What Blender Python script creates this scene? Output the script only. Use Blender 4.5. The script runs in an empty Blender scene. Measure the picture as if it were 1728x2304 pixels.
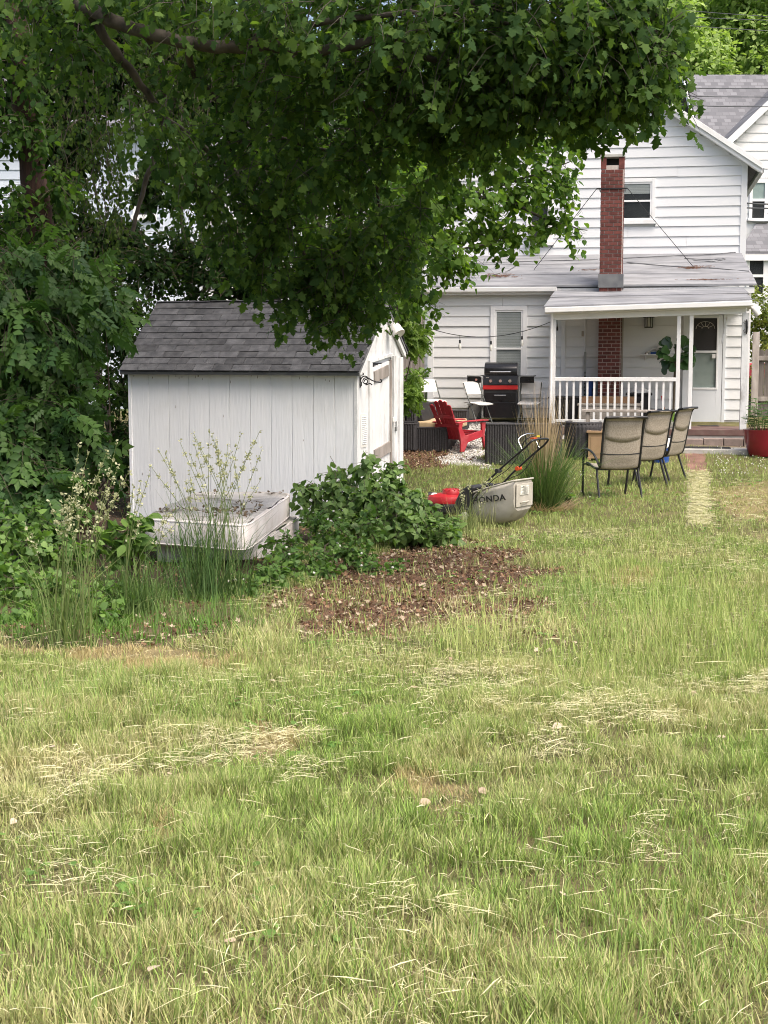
import bpy, math, random
import numpy as np
from mathutils import Vector, Matrix

R = math.radians
rnd = random.Random(11)
rng = np.random.default_rng(11)
scene = bpy.context.scene
COL = scene.collection

# ------------------------------------------------------------------ camera
FPX, PW, PH = 3300.0, 1728.0, 2304.0          # focal length in photo pixels, photo size
HORIZON = 790.0
PITCH = math.atan((PH / 2 - HORIZON) / FPX)
EYE = Vector((0.0, 0.0, 2.2))
cam_data = bpy.data.cameras.new('camera')
cam = bpy.data.objects.new('camera', cam_data)
COL.objects.link(cam)
cam_data.sensor_fit = 'VERTICAL'
cam_data.sensor_height = 36.0
cam_data.lens = 36.0 * FPX / PH
cam_data.clip_start = 0.05
cam_data.clip_end = 1500.0
cam.location = EYE
cam.rotation_euler = (math.pi / 2 - PITCH, 0, 0)
scene.camera = cam

# ------------------------------------------------------------------ sky, sun, exposure
SUN_EL, SUN_AZ = R(58), R(134)                # azimuth clockwise from +Y: behind the camera, to the right
world = bpy.data.worlds.new('World')
scene.world = world
world.use_nodes = True
wn = world.node_tree
wn.nodes.clear()
w_out = wn.nodes.new('ShaderNodeOutputWorld')
w_bg = wn.nodes.new('ShaderNodeBackground')
w_sky = wn.nodes.new('ShaderNodeTexSky')
w_sky.sky_type = 'NISHITA'
w_sky.sun_disc = False
w_sky.sun_elevation = SUN_EL
w_sky.sun_rotation = SUN_AZ
w_sky.air_density = 1.0
w_sky.dust_density = 6.5
w_sky.ozone_density = 0.6
w_bg.inputs['Strength'].default_value = 0.15
wn.links.new(w_sky.outputs[0], w_bg.inputs['Color'])
wn.links.new(w_bg.outputs[0], w_out.inputs['Surface'])
sun_data = bpy.data.lights.new('sun', 'SUN')
sun_data.energy = 1.5
sun_data.angle = R(36)
sun_data.color = (1.0, 0.94, 0.84)
sun = bpy.data.objects.new('sun', sun_data)
COL.objects.link(sun)
sun_dir = Vector((math.sin(SUN_AZ) * math.cos(SUN_EL), math.cos(SUN_AZ) * math.cos(SUN_EL), math.sin(SUN_EL)))
sun.rotation_euler = (-sun_dir).to_track_quat('-Z', 'Y').to_euler()
sun.location = sun_dir * 60
vs = scene.view_settings
vs.view_transform = 'Standard'
vs.look = 'None'
vs.gamma = 1.0
vs.use_curve_mapping = False
vs.exposure = 0.90
scene.cycles.use_denoising = True
scene.cycles.denoising_input_passes = 'RGB_ALBEDO_NORMAL'
scene.cycles.denoising_prefilter = 'ACCURATE'
scene.cycles.filter_width = 1.0
scene.cycles.max_bounces = 8
scene.cycles.transparent_max_bounces = 8

# ------------------------------------------------------------------ pixel -> place helpers
CP, SP = math.cos(PITCH), math.sin(PITCH)

def ray(px, py):
    a = (px - PW / 2) / FPX
    b = (PH / 2 - py) / FPX
    return Vector((a, CP + b * SP, -SP + b * CP))

def at_y(px, py, Y):
    d = ray(px, py)
    return EYE + d * (Y / d.y)

_tab = np.random.default_rng(5).random((128, 128))

def vn(x, y, s=1.0, o=0.0):
    """smooth value noise, 0..1"""
    x = np.asarray(x, float) * s + 40.3 + o
    y = np.asarray(y, float) * s + 71.7 + o * 1.7
    i = np.floor(x).astype(int)
    j = np.floor(y).astype(int)
    fx, fy = x - i, y - j
    fx = fx * fx * (3 - 2 * fx)
    fy = fy * fy * (3 - 2 * fy)
    t = lambda a, b: _tab[a % 128, b % 128]
    return (t(i, j) * (1 - fx) + t(i + 1, j) * fx) * (1 - fy) + (t(i, j + 1) * (1 - fx) + t(i + 1, j + 1) * fx) * fy

GY = [-30, 0, 3.5, 7, 10, 13, 16, 19, 22, 25, 27, 28, 29, 30, 31, 36, 60, 110, 300, 700]
GZ = [0.7, .58, .52, .36, .2, .09, .02, 0, .03, .10, .20, .31, .50, .70, .78, .85, 1.6, 5.0, 18, 24]

def gz(x, y):
    z = np.interp(y, GY, GZ)
    return z + 0.07 * (vn(x, y, .55) - .5) * np.clip((26 - np.asarray(y)) / 10, 0, 1) + .025 * (vn(x, y, 2.1, 9) - .5) * np.clip((26 - np.asarray(y)) / 10, 0, 1)

def ground(px, py):
    d = ray(px, py)
    t = 1.0
    lo, hi = 1.0, 60.0
    prev = None
    for k in range(600):
        t = 1.0 + k * 0.1
        p = EYE + d * t
        if p.z <= float(gz(p.x, p.y)):
            break
        prev = t
    lo, hi = (prev or 1.0), t
    for _ in range(20):
        m = (lo + hi) / 2
        p = EYE + d * m
        if p.z <= float(gz(p.x, p.y)):
            hi = m
        else:
            lo = m
    p = EYE + d * hi
    return Vector((p.x, p.y, float(gz(p.x, p.y))))

def gpt(x, y):
    return Vector((x, y, float(gz(x, y))))

# ------------------------------------------------------------------ object helpers
def link(o, parent=None):
    COL.objects.link(o)
    if parent is not None:
        o.parent = parent
    return o

def tag(o, label=None, cat=None, group=None, kind=None):
    if label: o['label'] = label
    if cat: o['category'] = cat
    if group: o['group'] = group
    if kind: o['kind'] = kind
    return o

def thing(name, loc, label, cat, rz=0.0, group=None):
    o = bpy.data.objects.new(name, None)
    o.empty_display_size = 0.1
    COL.objects.link(o)
    o.location = loc
    o.rotation_euler = (0, 0, rz)
    return tag(o, label, cat, group)

def mtx(loc, rz):
    return Matrix.Translation(Vector(loc)) @ Matrix.Rotation(rz, 4, 'Z')

class MB:
    """collects shapes for ONE mesh"""
    def __init__(s):
        s.v = []
        s.f = []
    def add(s, vs_, fs_):
        b = len(s.v)
        s.v += [tuple(p) for p in vs_]
        s.f += [tuple(b + i for i in f) for f in fs_]
        return s
    def box(s, x0, x1, y0, y1, z0, z1):
        return s.add([(x0, y0, z0), (x1, y0, z0), (x1, y1, z0), (x0, y1, z0), (x0, y0, z1), (x1, y0, z1), (x1, y1, z1), (x0, y1, z1)],
                     [(0, 3, 2, 1), (4, 5, 6, 7), (0, 1, 5, 4), (1, 2, 6, 5), (2, 3, 7, 6), (3, 0, 4, 7)])
    def bar(s, p, q, w, t, up=(0, 0, 1)):
        """box from p to q, w wide (across), t thick (along up)"""
        p, q, up = Vector(p), Vector(q), Vector(up)
        d = (q - p).normalized()
        a = d.cross(up)
        if a.length < 1e-4:
            a = d.cross(Vector((0, 1, 0)))
        a.normalize()
        b = a.cross(d).normalized()
        a, b = a * w / 2, b * t / 2
        return s.add([p - a - b, p + a - b, p + a + b, p - a + b, q - a - b, q + a - b, q + a + b, q - a + b],
                     [(0, 1, 2, 3), (4, 7, 6, 5), (0, 4, 5, 1), (1, 5, 6, 2), (2, 6, 7, 3), (3, 7, 4, 0)])
    def tube(s, pts, r, n=8, cap=True, squash=1.0):
        pts = [Vector(p) for p in pts]
        m = len(pts)
        rs = r if isinstance(r, (list, tuple)) else [r] * m
        b = len(s.v)
        ref = None
        for i in range(m):
            d = (pts[min(i + 1, m - 1)] - pts[max(i - 1, 0)])
            if d.length < 1e-9: d = Vector((0, 0, 1))
            d.normalize()
            if ref is None:
                ref = Vector((0, 0, 1)) if abs(d.z) < .9 else Vector((1, 0, 0))
            a = (ref - d * ref.dot(d))
            if a.length < 1e-6:
                a = d.orthogonal()
            a.normalize()
            ref = a
            c = d.cross(a)
            for k in range(n):
                t = 2 * math.pi * k / n
                s.v.append(tuple(pts[i] + (a * math.cos(t) * squash + c * math.sin(t)) * rs[i]))
        for i in range(m - 1):
            for k in range(n):
                k2 = (k + 1) % n
                s.f.append((b + i * n + k, b + i * n + k2, b + (i + 1) * n + k2, b + (i + 1) * n + k))
        if cap:
            s.f.append(tuple(b + k for k in reversed(range(n))))
            s.f.append(tuple(b + (m - 1) * n + k for k in range(n)))
        return s
    def lathe(s, prof, n=20, c=(0, 0, 0), cap=True):
        b = len(s.v)
        for (r, z) in prof:
            for k in range(n):
                t = 2 * math.pi * k / n
                s.v.append((c[0] + r * math.cos(t), c[1] + r * math.sin(t), c[2] + z))
        for i in range(len(prof) - 1):
            for k in range(n):
                k2 = (k + 1) % n
                s.f.append((b + i * n + k, b + i * n + k2, b + (i + 1) * n + k2, b + (i + 1) * n + k))
        if cap:
            s.f.append(tuple(b + k for k in reversed(range(n))))
            s.f.append(tuple(b + (len(prof) - 1) * n + k for k in range(n)))
        return s
    def prism(s, poly, ext):
        """poly: list of 3D points, ext: extrusion vector"""
        n = len(poly)
        e = Vector(ext)
        P = [Vector(p) for p in poly]
        return s.add(P + [p + e for p in P],
                     [tuple(range(n))[::-1], tuple(range(n, 2 * n))] + [(i, (i + 1) % n, n + (i + 1) % n, n + i) for i in range(n)])
    def grid(s, rows, thick=None):
        """rows of points -> sheet, optional thickness vector function"""
        b = len(s.v)
        m, n = len(rows), len(rows[0])
        for r_ in rows:
            s.v += [tuple(p) for p in r_]
        for i in range(m - 1):
            for j in range(n - 1):
                s.f.append((b + i * n + j, b + i * n + j + 1, b + (i + 1) * n + j + 1, b + (i + 1) * n + j))
        return s
    def mesh(s, name='m', smooth=None):
        me = bpy.data.meshes.new(name)
        me.from_pydata(s.v, [], s.f)
        import bmesh
        bm = bmesh.new()
        bm.from_mesh(me)
        bmesh.ops.recalc_face_normals(bm, faces=bm.faces)
        bm.to_mesh(me)
        bm.free()
        if smooth:
            me.polygons.foreach_set('use_smooth', [True] * len(me.polygons))
            me.set_sharp_from_angle(angle=R(smooth))
        return me
    def build(s, name, mat, parent=None, bevel=0, smooth=None, solid=0, segs=2):
        me = s.mesh(name, smooth)
        me.materials.append(mat)
        o = bpy.data.objects.new(name, me)
        link(o, parent)
        if solid:
            m = o.modifiers.new('thickness', 'SOLIDIFY')
            m.thickness = solid
            m.offset = 0
        if bevel:
            m = o.modifiers.new('bevel', 'BEVEL')
            m.width = bevel
            m.segments = segs
            m.limit_method = 'ANGLE'
            m.angle_limit = R(35)
        return o

def inst(name, me, parent, loc=(0, 0, 0), rot=(0, 0, 0), scl=(1, 1, 1)):
    o = bpy.data.objects.new(name, me)
    link(o, parent)
    o.location = loc
    o.rotation_euler = rot
    o.scale = scl
    return o

def copy_tree(o, parent=None):
    c = o.copy()
    COL.objects.link(c)
    if parent is not None: c.parent = parent
    for ch in o.children:
        copy_tree(ch, c)
    return c

def raw_mesh(name, V, F, C=None, mat=None, smooth=True):
    """numpy arrays -> mesh; F is (n,k)"""
    me = bpy.data.meshes.new(name)
    n, k = F.shape
    me.vertices.add(len(V))
    me.vertices.foreach_set('co', np.ascontiguousarray(V, dtype=np.float32).ravel())
    me.loops.add(n * k)
    me.loops.foreach_set('vertex_index', np.ascontiguousarray(F, dtype=np.int32).ravel())
    me.polygons.add(n)
    me.polygons.foreach_set('loop_start', np.arange(0, n * k, k, dtype=np.int32))
    if smooth:
        me.polygons.foreach_set('use_smooth', np.ones(n, dtype=bool))
    me.update(calc_edges=True)
    if C is not None:
        a = me.color_attributes.new('col', 'FLOAT_COLOR', 'POINT')
        c4 = np.ones((len(V), 4), dtype=np.float32)
        c4[:, :3] = C
        a.data.foreach_set('color', c4.ravel())
    if mat: me.materials.append(mat)
    return me

# ------------------------------------------------------------------ materials
def nodes_of(m):
    m.use_nodes = True
    nt = m.node_tree
    return nt, nt.nodes, nt.links, nt.nodes['Principled BSDF']

_mats = {}
def pm(name, c1, c2=None, scale=6.0, rough=.6, bump=0.0, bscale=None, stretch=(1, 1, 1), metal=0.0, spec=.4, rand=0.0,
       dirt=None, dscale=1.5, damount=.5, detail=5.0, world_space=False, dstretch=(1, 1, 1)):
    """procedural material: two-tone noise, optional dirt/stain layer, bump, per-object variation"""
    if name in _mats: return _mats[name]
    m = bpy.data.materials.new(name)
    nt, N, Lk, B = nodes_of(m)
    c2 = c2 or tuple(min(1, x * 1.18) for x in c1)
    tc = N.new('ShaderNodeTexCoord')
    if world_space:
        src = N.new('ShaderNodeNewGeometry').outputs['Position']
    else:
        src = tc.outputs['Object']
    mp = N.new('ShaderNodeMapping')
    mp.inputs['Scale'].default_value = stretch
    Lk.new(src, mp.inputs[0])
    oi = N.new('ShaderNodeObjectInfo')
    ad = N.new('ShaderNodeVectorMath'); ad.operation = 'ADD'
    sc_ = N.new('ShaderNodeVectorMath'); sc_.operation = 'SCALE'; sc_.inputs['Scale'].default_value = 37.0 if not world_space else 0.0
    cmb = N.new('ShaderNodeCombineXYZ')
    for i in range(3): Lk.new(oi.outputs['Random'], cmb.inputs[i])
    Lk.new(cmb.outputs[0], sc_.inputs[0])
    Lk.new(mp.outputs[0], ad.inputs[0]); Lk.new(sc_.outputs[0], ad.inputs[1])
    no = N.new('ShaderNodeTexNoise')
    no.inputs['Scale'].default_value = scale; no.inputs['Detail'].default_value = detail
    Lk.new(ad.outputs[0], no.inputs['Vector'])
    rp = N.new('ShaderNodeValToRGB')
    rp.color_ramp.elements[0].position = .32; rp.color_ramp.elements[1].position = .68
    rp.color_ramp.elements[0].color = (*c1, 1); rp.color_ramp.elements[1].color = (*c2, 1)
    Lk.new(no.outputs['Fac'], rp.inputs['Fac'])
    col = rp.outputs['Color']
    if dirt:
        mp2 = N.new('ShaderNodeMapping'); mp2.inputs['Scale'].default_value = dstretch
        Lk.new(src, mp2.inputs[0])
        n2 = N.new('ShaderNodeTexNoise'); n2.inputs['Scale'].default_value = dscale; n2.inputs['Detail'].default_value = 8
        n2.inputs['Roughness'].default_value = .65
        Lk.new(mp2.outputs[0], n2.inputs['Vector'])
        r2 = N.new('ShaderNodeValToRGB')
        r2.color_ramp.elements[0].position = .52; r2.color_ramp.elements[1].position = .72
        r2.color_ramp.elements[0].color = (0, 0, 0, 1); r2.color_ramp.elements[1].color = (damount,) * 3 + (1,)
        Lk.new(n2.outputs['Fac'], r2.inputs['Fac'])
        mx = N.new('ShaderNodeMixRGB')
        Lk.new(r2.outputs['Color'], mx.inputs['Fac']); Lk.new(col, mx.inputs['Color1']); mx.inputs['Color2'].default_value = (*dirt, 1)
        col = mx.outputs['Color']
    if rand:
        hs = N.new('ShaderNodeHueSaturation')
        mr = N.new('ShaderNodeMapRange')
        mr.inputs['To Min'].default_value = 1 - rand; mr.inputs['To Max'].default_value = 1 + rand
        Lk.new(oi.outputs['Random'], mr.inputs['Value']); Lk.new(mr.outputs[0], hs.inputs['Value'])
        Lk.new(col, hs.inputs['Color'])
        col = hs.outputs['Color']
    Lk.new(col, B.inputs['Base Color'])
    B.inputs['Roughness'].default_value = rough
    B.inputs['Metallic'].default_value = metal
    B.inputs['Specular IOR Level'].default_value = spec
    if bump:
        bn = N.new('ShaderNodeTexNoise'); bn.inputs['Scale'].default_value = bscale or scale * 4; bn.inputs['Detail'].default_value = 6
        Lk.new(ad.outputs[0], bn.inputs['Vector'])
        bp = N.new('ShaderNodeBump'); bp.inputs['Strength'].default_value = bump; bp.inputs['Distance'].default_value = .01
        Lk.new(bn.outputs['Fac'], bp.inputs['Height']); Lk.new(bp.outputs[0], B.inputs['Normal'])
    _mats[name] = m
    return m

def leaf_mat(name, trans=.35, rough=.5, spec=.35, tint=(1.5, 1.7, .7)):
    m = bpy.data.materials.new(name)
    nt, N, Lk, B = nodes_of(m)
    at = N.new('ShaderNodeAttribute'); at.attribute_name = 'col'
    Lk.new(at.outputs['Color'], B.inputs['Base Color'])
    B.inputs['Roughness'].default_value = rough
    B.inputs['Specular IOR Level'].default_value = spec
    tr = N.new('ShaderNodeBsdfTranslucent')
    ml = N.new('ShaderNodeMixRGB'); ml.blend_type = 'MULTIPLY'; ml.inputs['Fac'].default_value = 1
    ml.inputs['Color2'].default_value = (*tint, 1)
    Lk.new(at.outputs['Color'], ml.inputs['Color1']); Lk.new(ml.outputs[0], tr.inputs['Color'])
    mx = N.new('ShaderNodeMixShader'); mx.inputs['Fac'].default_value = trans
    Lk.new(B.outputs[0], mx.inputs[1]); Lk.new(tr.outputs[0], mx.inputs[2])
    Lk.new(mx.outputs[0], N['Material Output'].inputs['Surface'])
    return m

def attr_mat(name, rough=.85, spec=.2, bump=0, bscale=40):
    m = bpy.data.materials.new(name)
    nt, N, Lk, B = nodes_of(m)
    at = N.new('ShaderNodeAttribute'); at.attribute_name = 'col'
    geo = N.new('ShaderNodeNewGeometry')
    no = N.new('ShaderNodeTexNoise'); no.inputs['Scale'].default_value = bscale; no.inputs['Detail'].default_value = 6
    Lk.new(geo.outputs['Position'], no.inputs['Vector'])
    mr = N.new('ShaderNodeMapRange'); mr.inputs['To Min'].default_value = .55; mr.inputs['To Max'].default_value = 1.45
    Lk.new(no.outputs['Fac'], mr.inputs['Value'])
    ml = N.new('ShaderNodeMixRGB'); ml.blend_type = 'MULTIPLY'; ml.inputs['Fac'].default_value = 1
    Lk.new(at.outputs['Color'], ml.inputs['Color1']); Lk.new(mr.outputs[0], ml.inputs['Color2'])
    Lk.new(ml.outputs[0], B.inputs['Base Color'])
    B.inputs['Roughness'].default_value = rough
    B.inputs['Specular IOR Level'].default_value = spec
    if bump:
        bp = N.new('ShaderNodeBump'); bp.inputs['Strength'].default_value = bump; bp.inputs['Distance'].default_value = .02
        Lk.new(no.outputs['Fac'], bp.inputs['Height']); Lk.new(bp.outputs[0], B.inputs['Normal'])
    return m

def glass_mat(name, tint=(.05, .06, .07), rough=.06):
    m = bpy.data.materials.new(name)
    nt, N, Lk, B = nodes_of(m)
    B.inputs['Base Color'].default_value = (*tint, 1)
    B.inputs['Roughness'].default_value = rough
    B.inputs['Specular IOR Level'].default_value = .6
    gl = N.new('ShaderNodeBsdfTransparent'); gl.inputs['Color'].default_value = (.94, .96, .96, 1)
    mx = N.new('ShaderNodeMixShader'); mx.inputs['Fac'].default_value = .86
    Lk.new(B.outputs[0], mx.inputs[1]); Lk.new(gl.outputs[0], mx.inputs[2])
    Lk.new(mx.outputs[0], N['Material Output'].inputs['Surface'])
    return m

M_white_paint = pm('white_paint', (.74, .75, .76), (.80, .80, .80), 5, .55, .12, 60, dirt=(.45, .42, .36), dscale=2.2, damount=.25)
M_peel_paint = pm('peeling_white_paint', (.62, .635, .65), (.70, .705, .71), 4, .6, .25, 50, dirt=(.18, .165, .15), dscale=4.5, damount=.7, dstretch=(1, 1, .35))
M_shed_wall = pm('shed_wall_paint', (.80, .82, .85), (.85, .865, .885), 3, .6, .55, 22, stretch=(1.6, 1.6, .16), dirt=(.60, .60, .57), dscale=1.1, damount=.25, world_space=True)
M_shed_back = pm('shed_groove', (.66, .68, .70), None, 5, .8)
M_grey_wood = pm('weathered_wood', (.20, .175, .155), (.36, .325, .30), 7, .85, .8, 30, stretch=(1, 1, .3), rand=.15)
M_fence_wood = pm('fence_wood', (.10, .088, .08), (.21, .185, .165), 5, .9, .7, 25, stretch=(2, 2, .25), rand=.25)
M_shingle = pm('shed_shingle', (.032, .033, .037), (.072, .073, .078), 9, .95, .6, 220, rand=.28, dirt=(.05, .045, .04), dscale=2.2, damount=.7)
M_siding = pm('aluminium_siding', (.66, .675, .695), (.71, .72, .735), 1.2, .5, .05, 40, dirt=(.60, .58, .54), dscale=.9, damount=.35, dstretch=(.5, 1, 2))
M_siding_low = pm('lower_siding', (.66, .675, .69), (.72, .73, .735), 1.2, .55, .05, 40, dirt=(.50, .49, .46), dscale=1.1, damount=.4, dstretch=(.5, 1, 2))
M_roof_roll = pm('roll_roofing', (.16, .165, .18), (.28, .285, .30), 2.0, .9, .4, 60, stretch=(.7, 2.4, 1), dirt=(.13, .13, .13), dscale=1.6, damount=.75, dstretch=(.35, 1.2, 1))
M_brick = pm('brick', (.10, .032, .028), (.185, .056, .046), 9, .9, .6, 70, rand=.28, dirt=(.10, .05, .045), dscale=8, damount=.5)
M_mortar = pm('mortar', (.42, .36, .33), (.54, .48, .45), 30, .95, .5, 120)
M_lead = pm('lead_flashing', (.11, .115, .125), (.17, .175, .18), 6, .6, .2, 30)
M_black_metal = pm('black_metal', (.012, .012, .013), (.022, .022, .024), 12, .42, .08, 80)
M_black_gloss = pm('black_enamel', (.010, .010, .012), (.016, .016, .018), 8, .25, 0)
M_black_plastic = pm('black_plastic', (.016, .016, .018), (.028, .028, .030), 14, .55, .15, 120)
M_chrome = pm('chrome', (.65, .65, .66), (.72, .72, .73), 10, .25, 0, metal=1.0)
M_grey_metal = pm('grey_metal', (.22, .23, .235), (.30, .31, .31), 10, .45, .05, 60, metal=.4)
M_green_metal = pm('folding_frame_paint', (.055, .065, .06), (.09, .10, .095), 10, .45, .05, 60)
M_red_paint = pm('red_enamel', (.42, .02, .022), (.48, .03, .03), 8, .35, .05, 60)
M_red_plastic = pm('red_resin', (.33, .018, .030), (.42, .035, .050), 5, .5, .12, 60, dirt=(.42, .14, .14), dscale=3, damount=.6)
M_mower_red = pm('mower_red', (.30, .010, .016), (.38, .018, .024), 8, .4, .03, 50)
M_wicker = pm('dark_wicker', (.022, .021, .024), (.05, .048, .052), 26, .6, .9, 90, stretch=(1, 1, 3.5))
M_tan_fabric = pm('tan_cushion', (.42, .31, .18), (.52, .40, .25), 7, .9, .3, 120)
M_sling = pm('sling_fabric', (.27, .235, .19), (.40, .355, .295), 60, .85, .5, 160, stretch=(1, 1, 1))
M_bag = pm('grass_bag_fabric', (.37, .35, .30), (.48, .455, .40), 4, .92, .35, 150, dirt=(.15, .13, .10), dscale=3, damount=.5)
M_white_plastic = pm('white_plastic', (.62, .61, .58), (.72, .71, .69), 5, .5, .05, 80, dirt=(.42, .40, .36), dscale=4, damount=.3)
M_ottoman = pm('tan_resin', (.40, .26, .15), (.47, .32, .19), 5, .6, .1, 60)
M_blue = pm('blue_fabric', (.02, .06, .22), (.035, .09, .30), 9, .7, .3, 60)
M_blue_plastic = pm('blue_plastic', (.02, .07, .30), (.03, .09, .36), 9, .4, 0)
M_porch_floor = pm('red_porch_floor', (.11, .065, .058), (.17, .098, .088), 3, .75, .3, 60, dirt=(.22, .19, .15), dscale=2.5, damount=.6)
M_paver = pm('pink_paver', (.21, .165, .145), (.30, .235, .21), 7, .9, .5, 60, rand=.15, dirt=(.16, .14, .11), dscale=5, damount=.5)
M_concrete = pm('concrete', (.36, .35, .33), (.46, .45, .42), 5, .9, .4, 50, dirt=(.22, .21, .19), dscale=3, damount=.5)
M_mat = pm('rubber_mat', (.022, .022, .024), (.05, .05, .052), 60, .85, .8, 90)
M_card = pm('cardboard', (.22, .13, .075), (.28, .17, .10), 6, .85, .1, 60)
M_taupe = pm('taupe_resin', (.36, .33, .29), (.43, .40, .36), 5, .7, .1, 60)
M_bark = pm('maple_bark', (.040, .034, .028), (.085, .072, .058), 9, .95, .9, 30, stretch=(1, 1, .4), dirt=(.13, .13, .11), dscale=5, damount=.35)
M_cedar = pm('red_bark', (.026, .014, .011), (.062, .031, .022), 8, .95, .9, 30, stretch=(2.5, 2.5, .22))
M_stem = pm('green_stem', (.10, .14, .04), (.16, .20, .07), 9, .7)
M_twig = pm('brown_twig', (.055, .042, .03), (.10, .08, .055), 9, .9)
M_mattress = pm('mattress_fabric', (.76, .70, .67), (.82, .775, .75), 4, .95, .4, 45, dirt=(.50, .43, .36), dscale=2.2, damount=.5, spec=.1)
M_mattress_top = pm('mattress_stained_top', (.42, .39, .35), (.56, .53, .49), 4, .95, .7, 45, dirt=(.085, .068, .045), dscale=2.6, damount=.97)
M_wire = pm('wire', (.012, .012, .012), (.02, .02, .02), 5, .6)
M_line = pm('utility_line_sheath', (.07, .075, .08), (.09, .095, .10), 5, .6)
M_redpot = pm('glazed_red_pot', (.20, .008, .022), (.27, .014, .03), 4, .22, .06, 20, spec=.6)
M_soil = pm('potting_soil', (.03, .022, .015), (.06, .045, .03), 30, .95, .8, 60)
M_blind = pm('blind_slats', (.52, .53, .52), (.60, .60, .59), 4, .7)
M_dark_room = pm('dark_interior', (.015, .016, .018), (.03, .03, .032), 4, .9)
M_door = pm('storm_door_paint', (.66, .69, .72), (.70, .73, .76), 3, .45, .03, 40, dirt=(.55, .56, .55), dscale=2, damount=.3)
M_screen = pm('screen_mesh', (.035, .033, .033), (.05, .048, .048), 60, .9, .2, 200)
M_frost = pm('curtain_glass', (.50, .56, .51), (.58, .63, .58), 4, .35)
M_glass = glass_mat('window_glass')
M_bulb = pm('bulb_glass', (.62, .62, .58), (.7, .7, .66), 8, .15, spec=.6)
M_label = pm('label_print', (.68, .67, .60), (.74, .73, .66), 6, .6)
M_ink = pm('ink', (.015, .015, .016), (.03, .03, .03), 6, .7)
M_yellow = pm('yellow_plastic', (.55, .42, .02), (.6, .48, .03), 6, .5)
M_orange = pm('orange_plastic', (.60, .07, .015), (.65, .09, .02), 6, .45)
M_grey_shingle = None
LM_maple = leaf_mat('maple_leaf', .46, .7, .10, (1.7, 1.8, .6))
LM_leaf = leaf_mat('shrub_leaf', .32, .50, .30)
LM_far = leaf_mat('far_leaf', .35, .65, .2)
LM_grass = leaf_mat('grass_blade', .26, .6, .25, (1.2, 1.25, .85))
LM_dry = leaf_mat('dry_leaf', .12, .85, .15, (1.1, 1.0, .9))
LM_fig = leaf_mat('fig_leaf', .12, .32, .5)
# ------------------------------------------------------------------ ground zones (world polygons from places on the ground)
def gpoly(pts):
    return np.array([(p.x, p.y) for p in (ground(a, b) for a, b in pts)])

def inside(poly, x, y):
    x = np.asarray(x, float); y = np.asarray(y, float)
    c = np.zeros(x.shape, bool)
    n = len(poly)
    for i in range(n):
        x0, y0 = poly[i]; x1, y1 = poly[(i + 1) % n]
        cond = ((y0 > y) != (y1 > y))
        xi = (x1 - x0) * (y - y0) / ((y1 - y0) if abs(y1 - y0) > 1e-9 else 1e-9) + x0
        c ^= cond & (x < xi)
    return c

def soft(poly, x, y, amp=.45, s=2.3):
    jx = (vn(x, y, s, 3) - .5) * amp * 2 + (vn(x, y, s * 4, 5) - .5) * amp
    jy = (vn(x, y, s, 13) - .5) * amp * 2.6 + (vn(x, y, s * 4, 15) - .5) * amp
    return inside(poly, x + jx, y + jy)

Z_litter = gpoly([(620, 1330), (700, 1285), (790, 1245), (900, 1205), (1030, 1200), (1120, 1250), (1200, 1275), (1225, 1330), (1150, 1385), (1060, 1420), (900, 1432), (760, 1425), (660, 1400), (600, 1370)])
Z_litterB = gpoly([(540, 1350), (640, 1270), (780, 1215), (900, 1190), (1080, 1185), (1220, 1235), (1330, 1310), (1420, 1390), (1330, 1445), (1100, 1450), (900, 1462), (700, 1450), (560, 1420)])
Z_litter2 = gpoly([(880, 1000), (960, 1000), (1010, 1012), (1050, 1030), (1010, 1055), (930, 1062), (880, 1060)])
Z_litter3 = gpoly([(-200, 1330), (150, 1330), (330, 1330), (560, 1330), (560, 1430), (420, 1440), (200, 1452), (-200, 1450)])
Z_dark_soil = gpoly([(-500, 1060), (300, 1060), (660, 1090), (720, 1200), (620, 1280), (560, 1330), (300, 1340), (-500, 1340)])
Z_gravel = gpoly([(985, 1036), (1000, 1010), (1030, 962), (1060, 950), (1130, 945), (1270, 952), (1270, 985), (1110, 1000), (1100, 1052), (1040, 1048)])
Z_path = gpoly([(1547, 1185), (1600, 1185), (1594, 1100), (1590, 1060), (1548, 1060), (1545, 1120)])
Z_pathred = gpoly([(1547, 1062), (1592, 1062), (1590, 1012), (1540, 1012)])
Z_porch_bare = gpoly([(1300, 960), (1330, 1000), (1540, 1012), (1728, 1010), (1728, 960)])
Z_dry = [gpoly(p) for p in (
    [(-60, 1462), (160, 1455), (330, 1462), (520, 1470), (640, 1485), (420, 1505), (200, 1500), (-60, 1492)],
    [(540, 1655), (640, 1640), (700, 1680), (600, 1730), (520, 1700)],
    [(230, 1840), (330, 1830), (380, 1870), (290, 1890)],
    [(900, 1740), (1040, 1750), (1030, 1830), (920, 1830)],
    [(1600, 1100), (1760, 1080), (1760, 1180), (1640, 1170)],
    [(1380, 1290), (1500, 1290), (1480, 1330), (1400, 1330)])]
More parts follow.
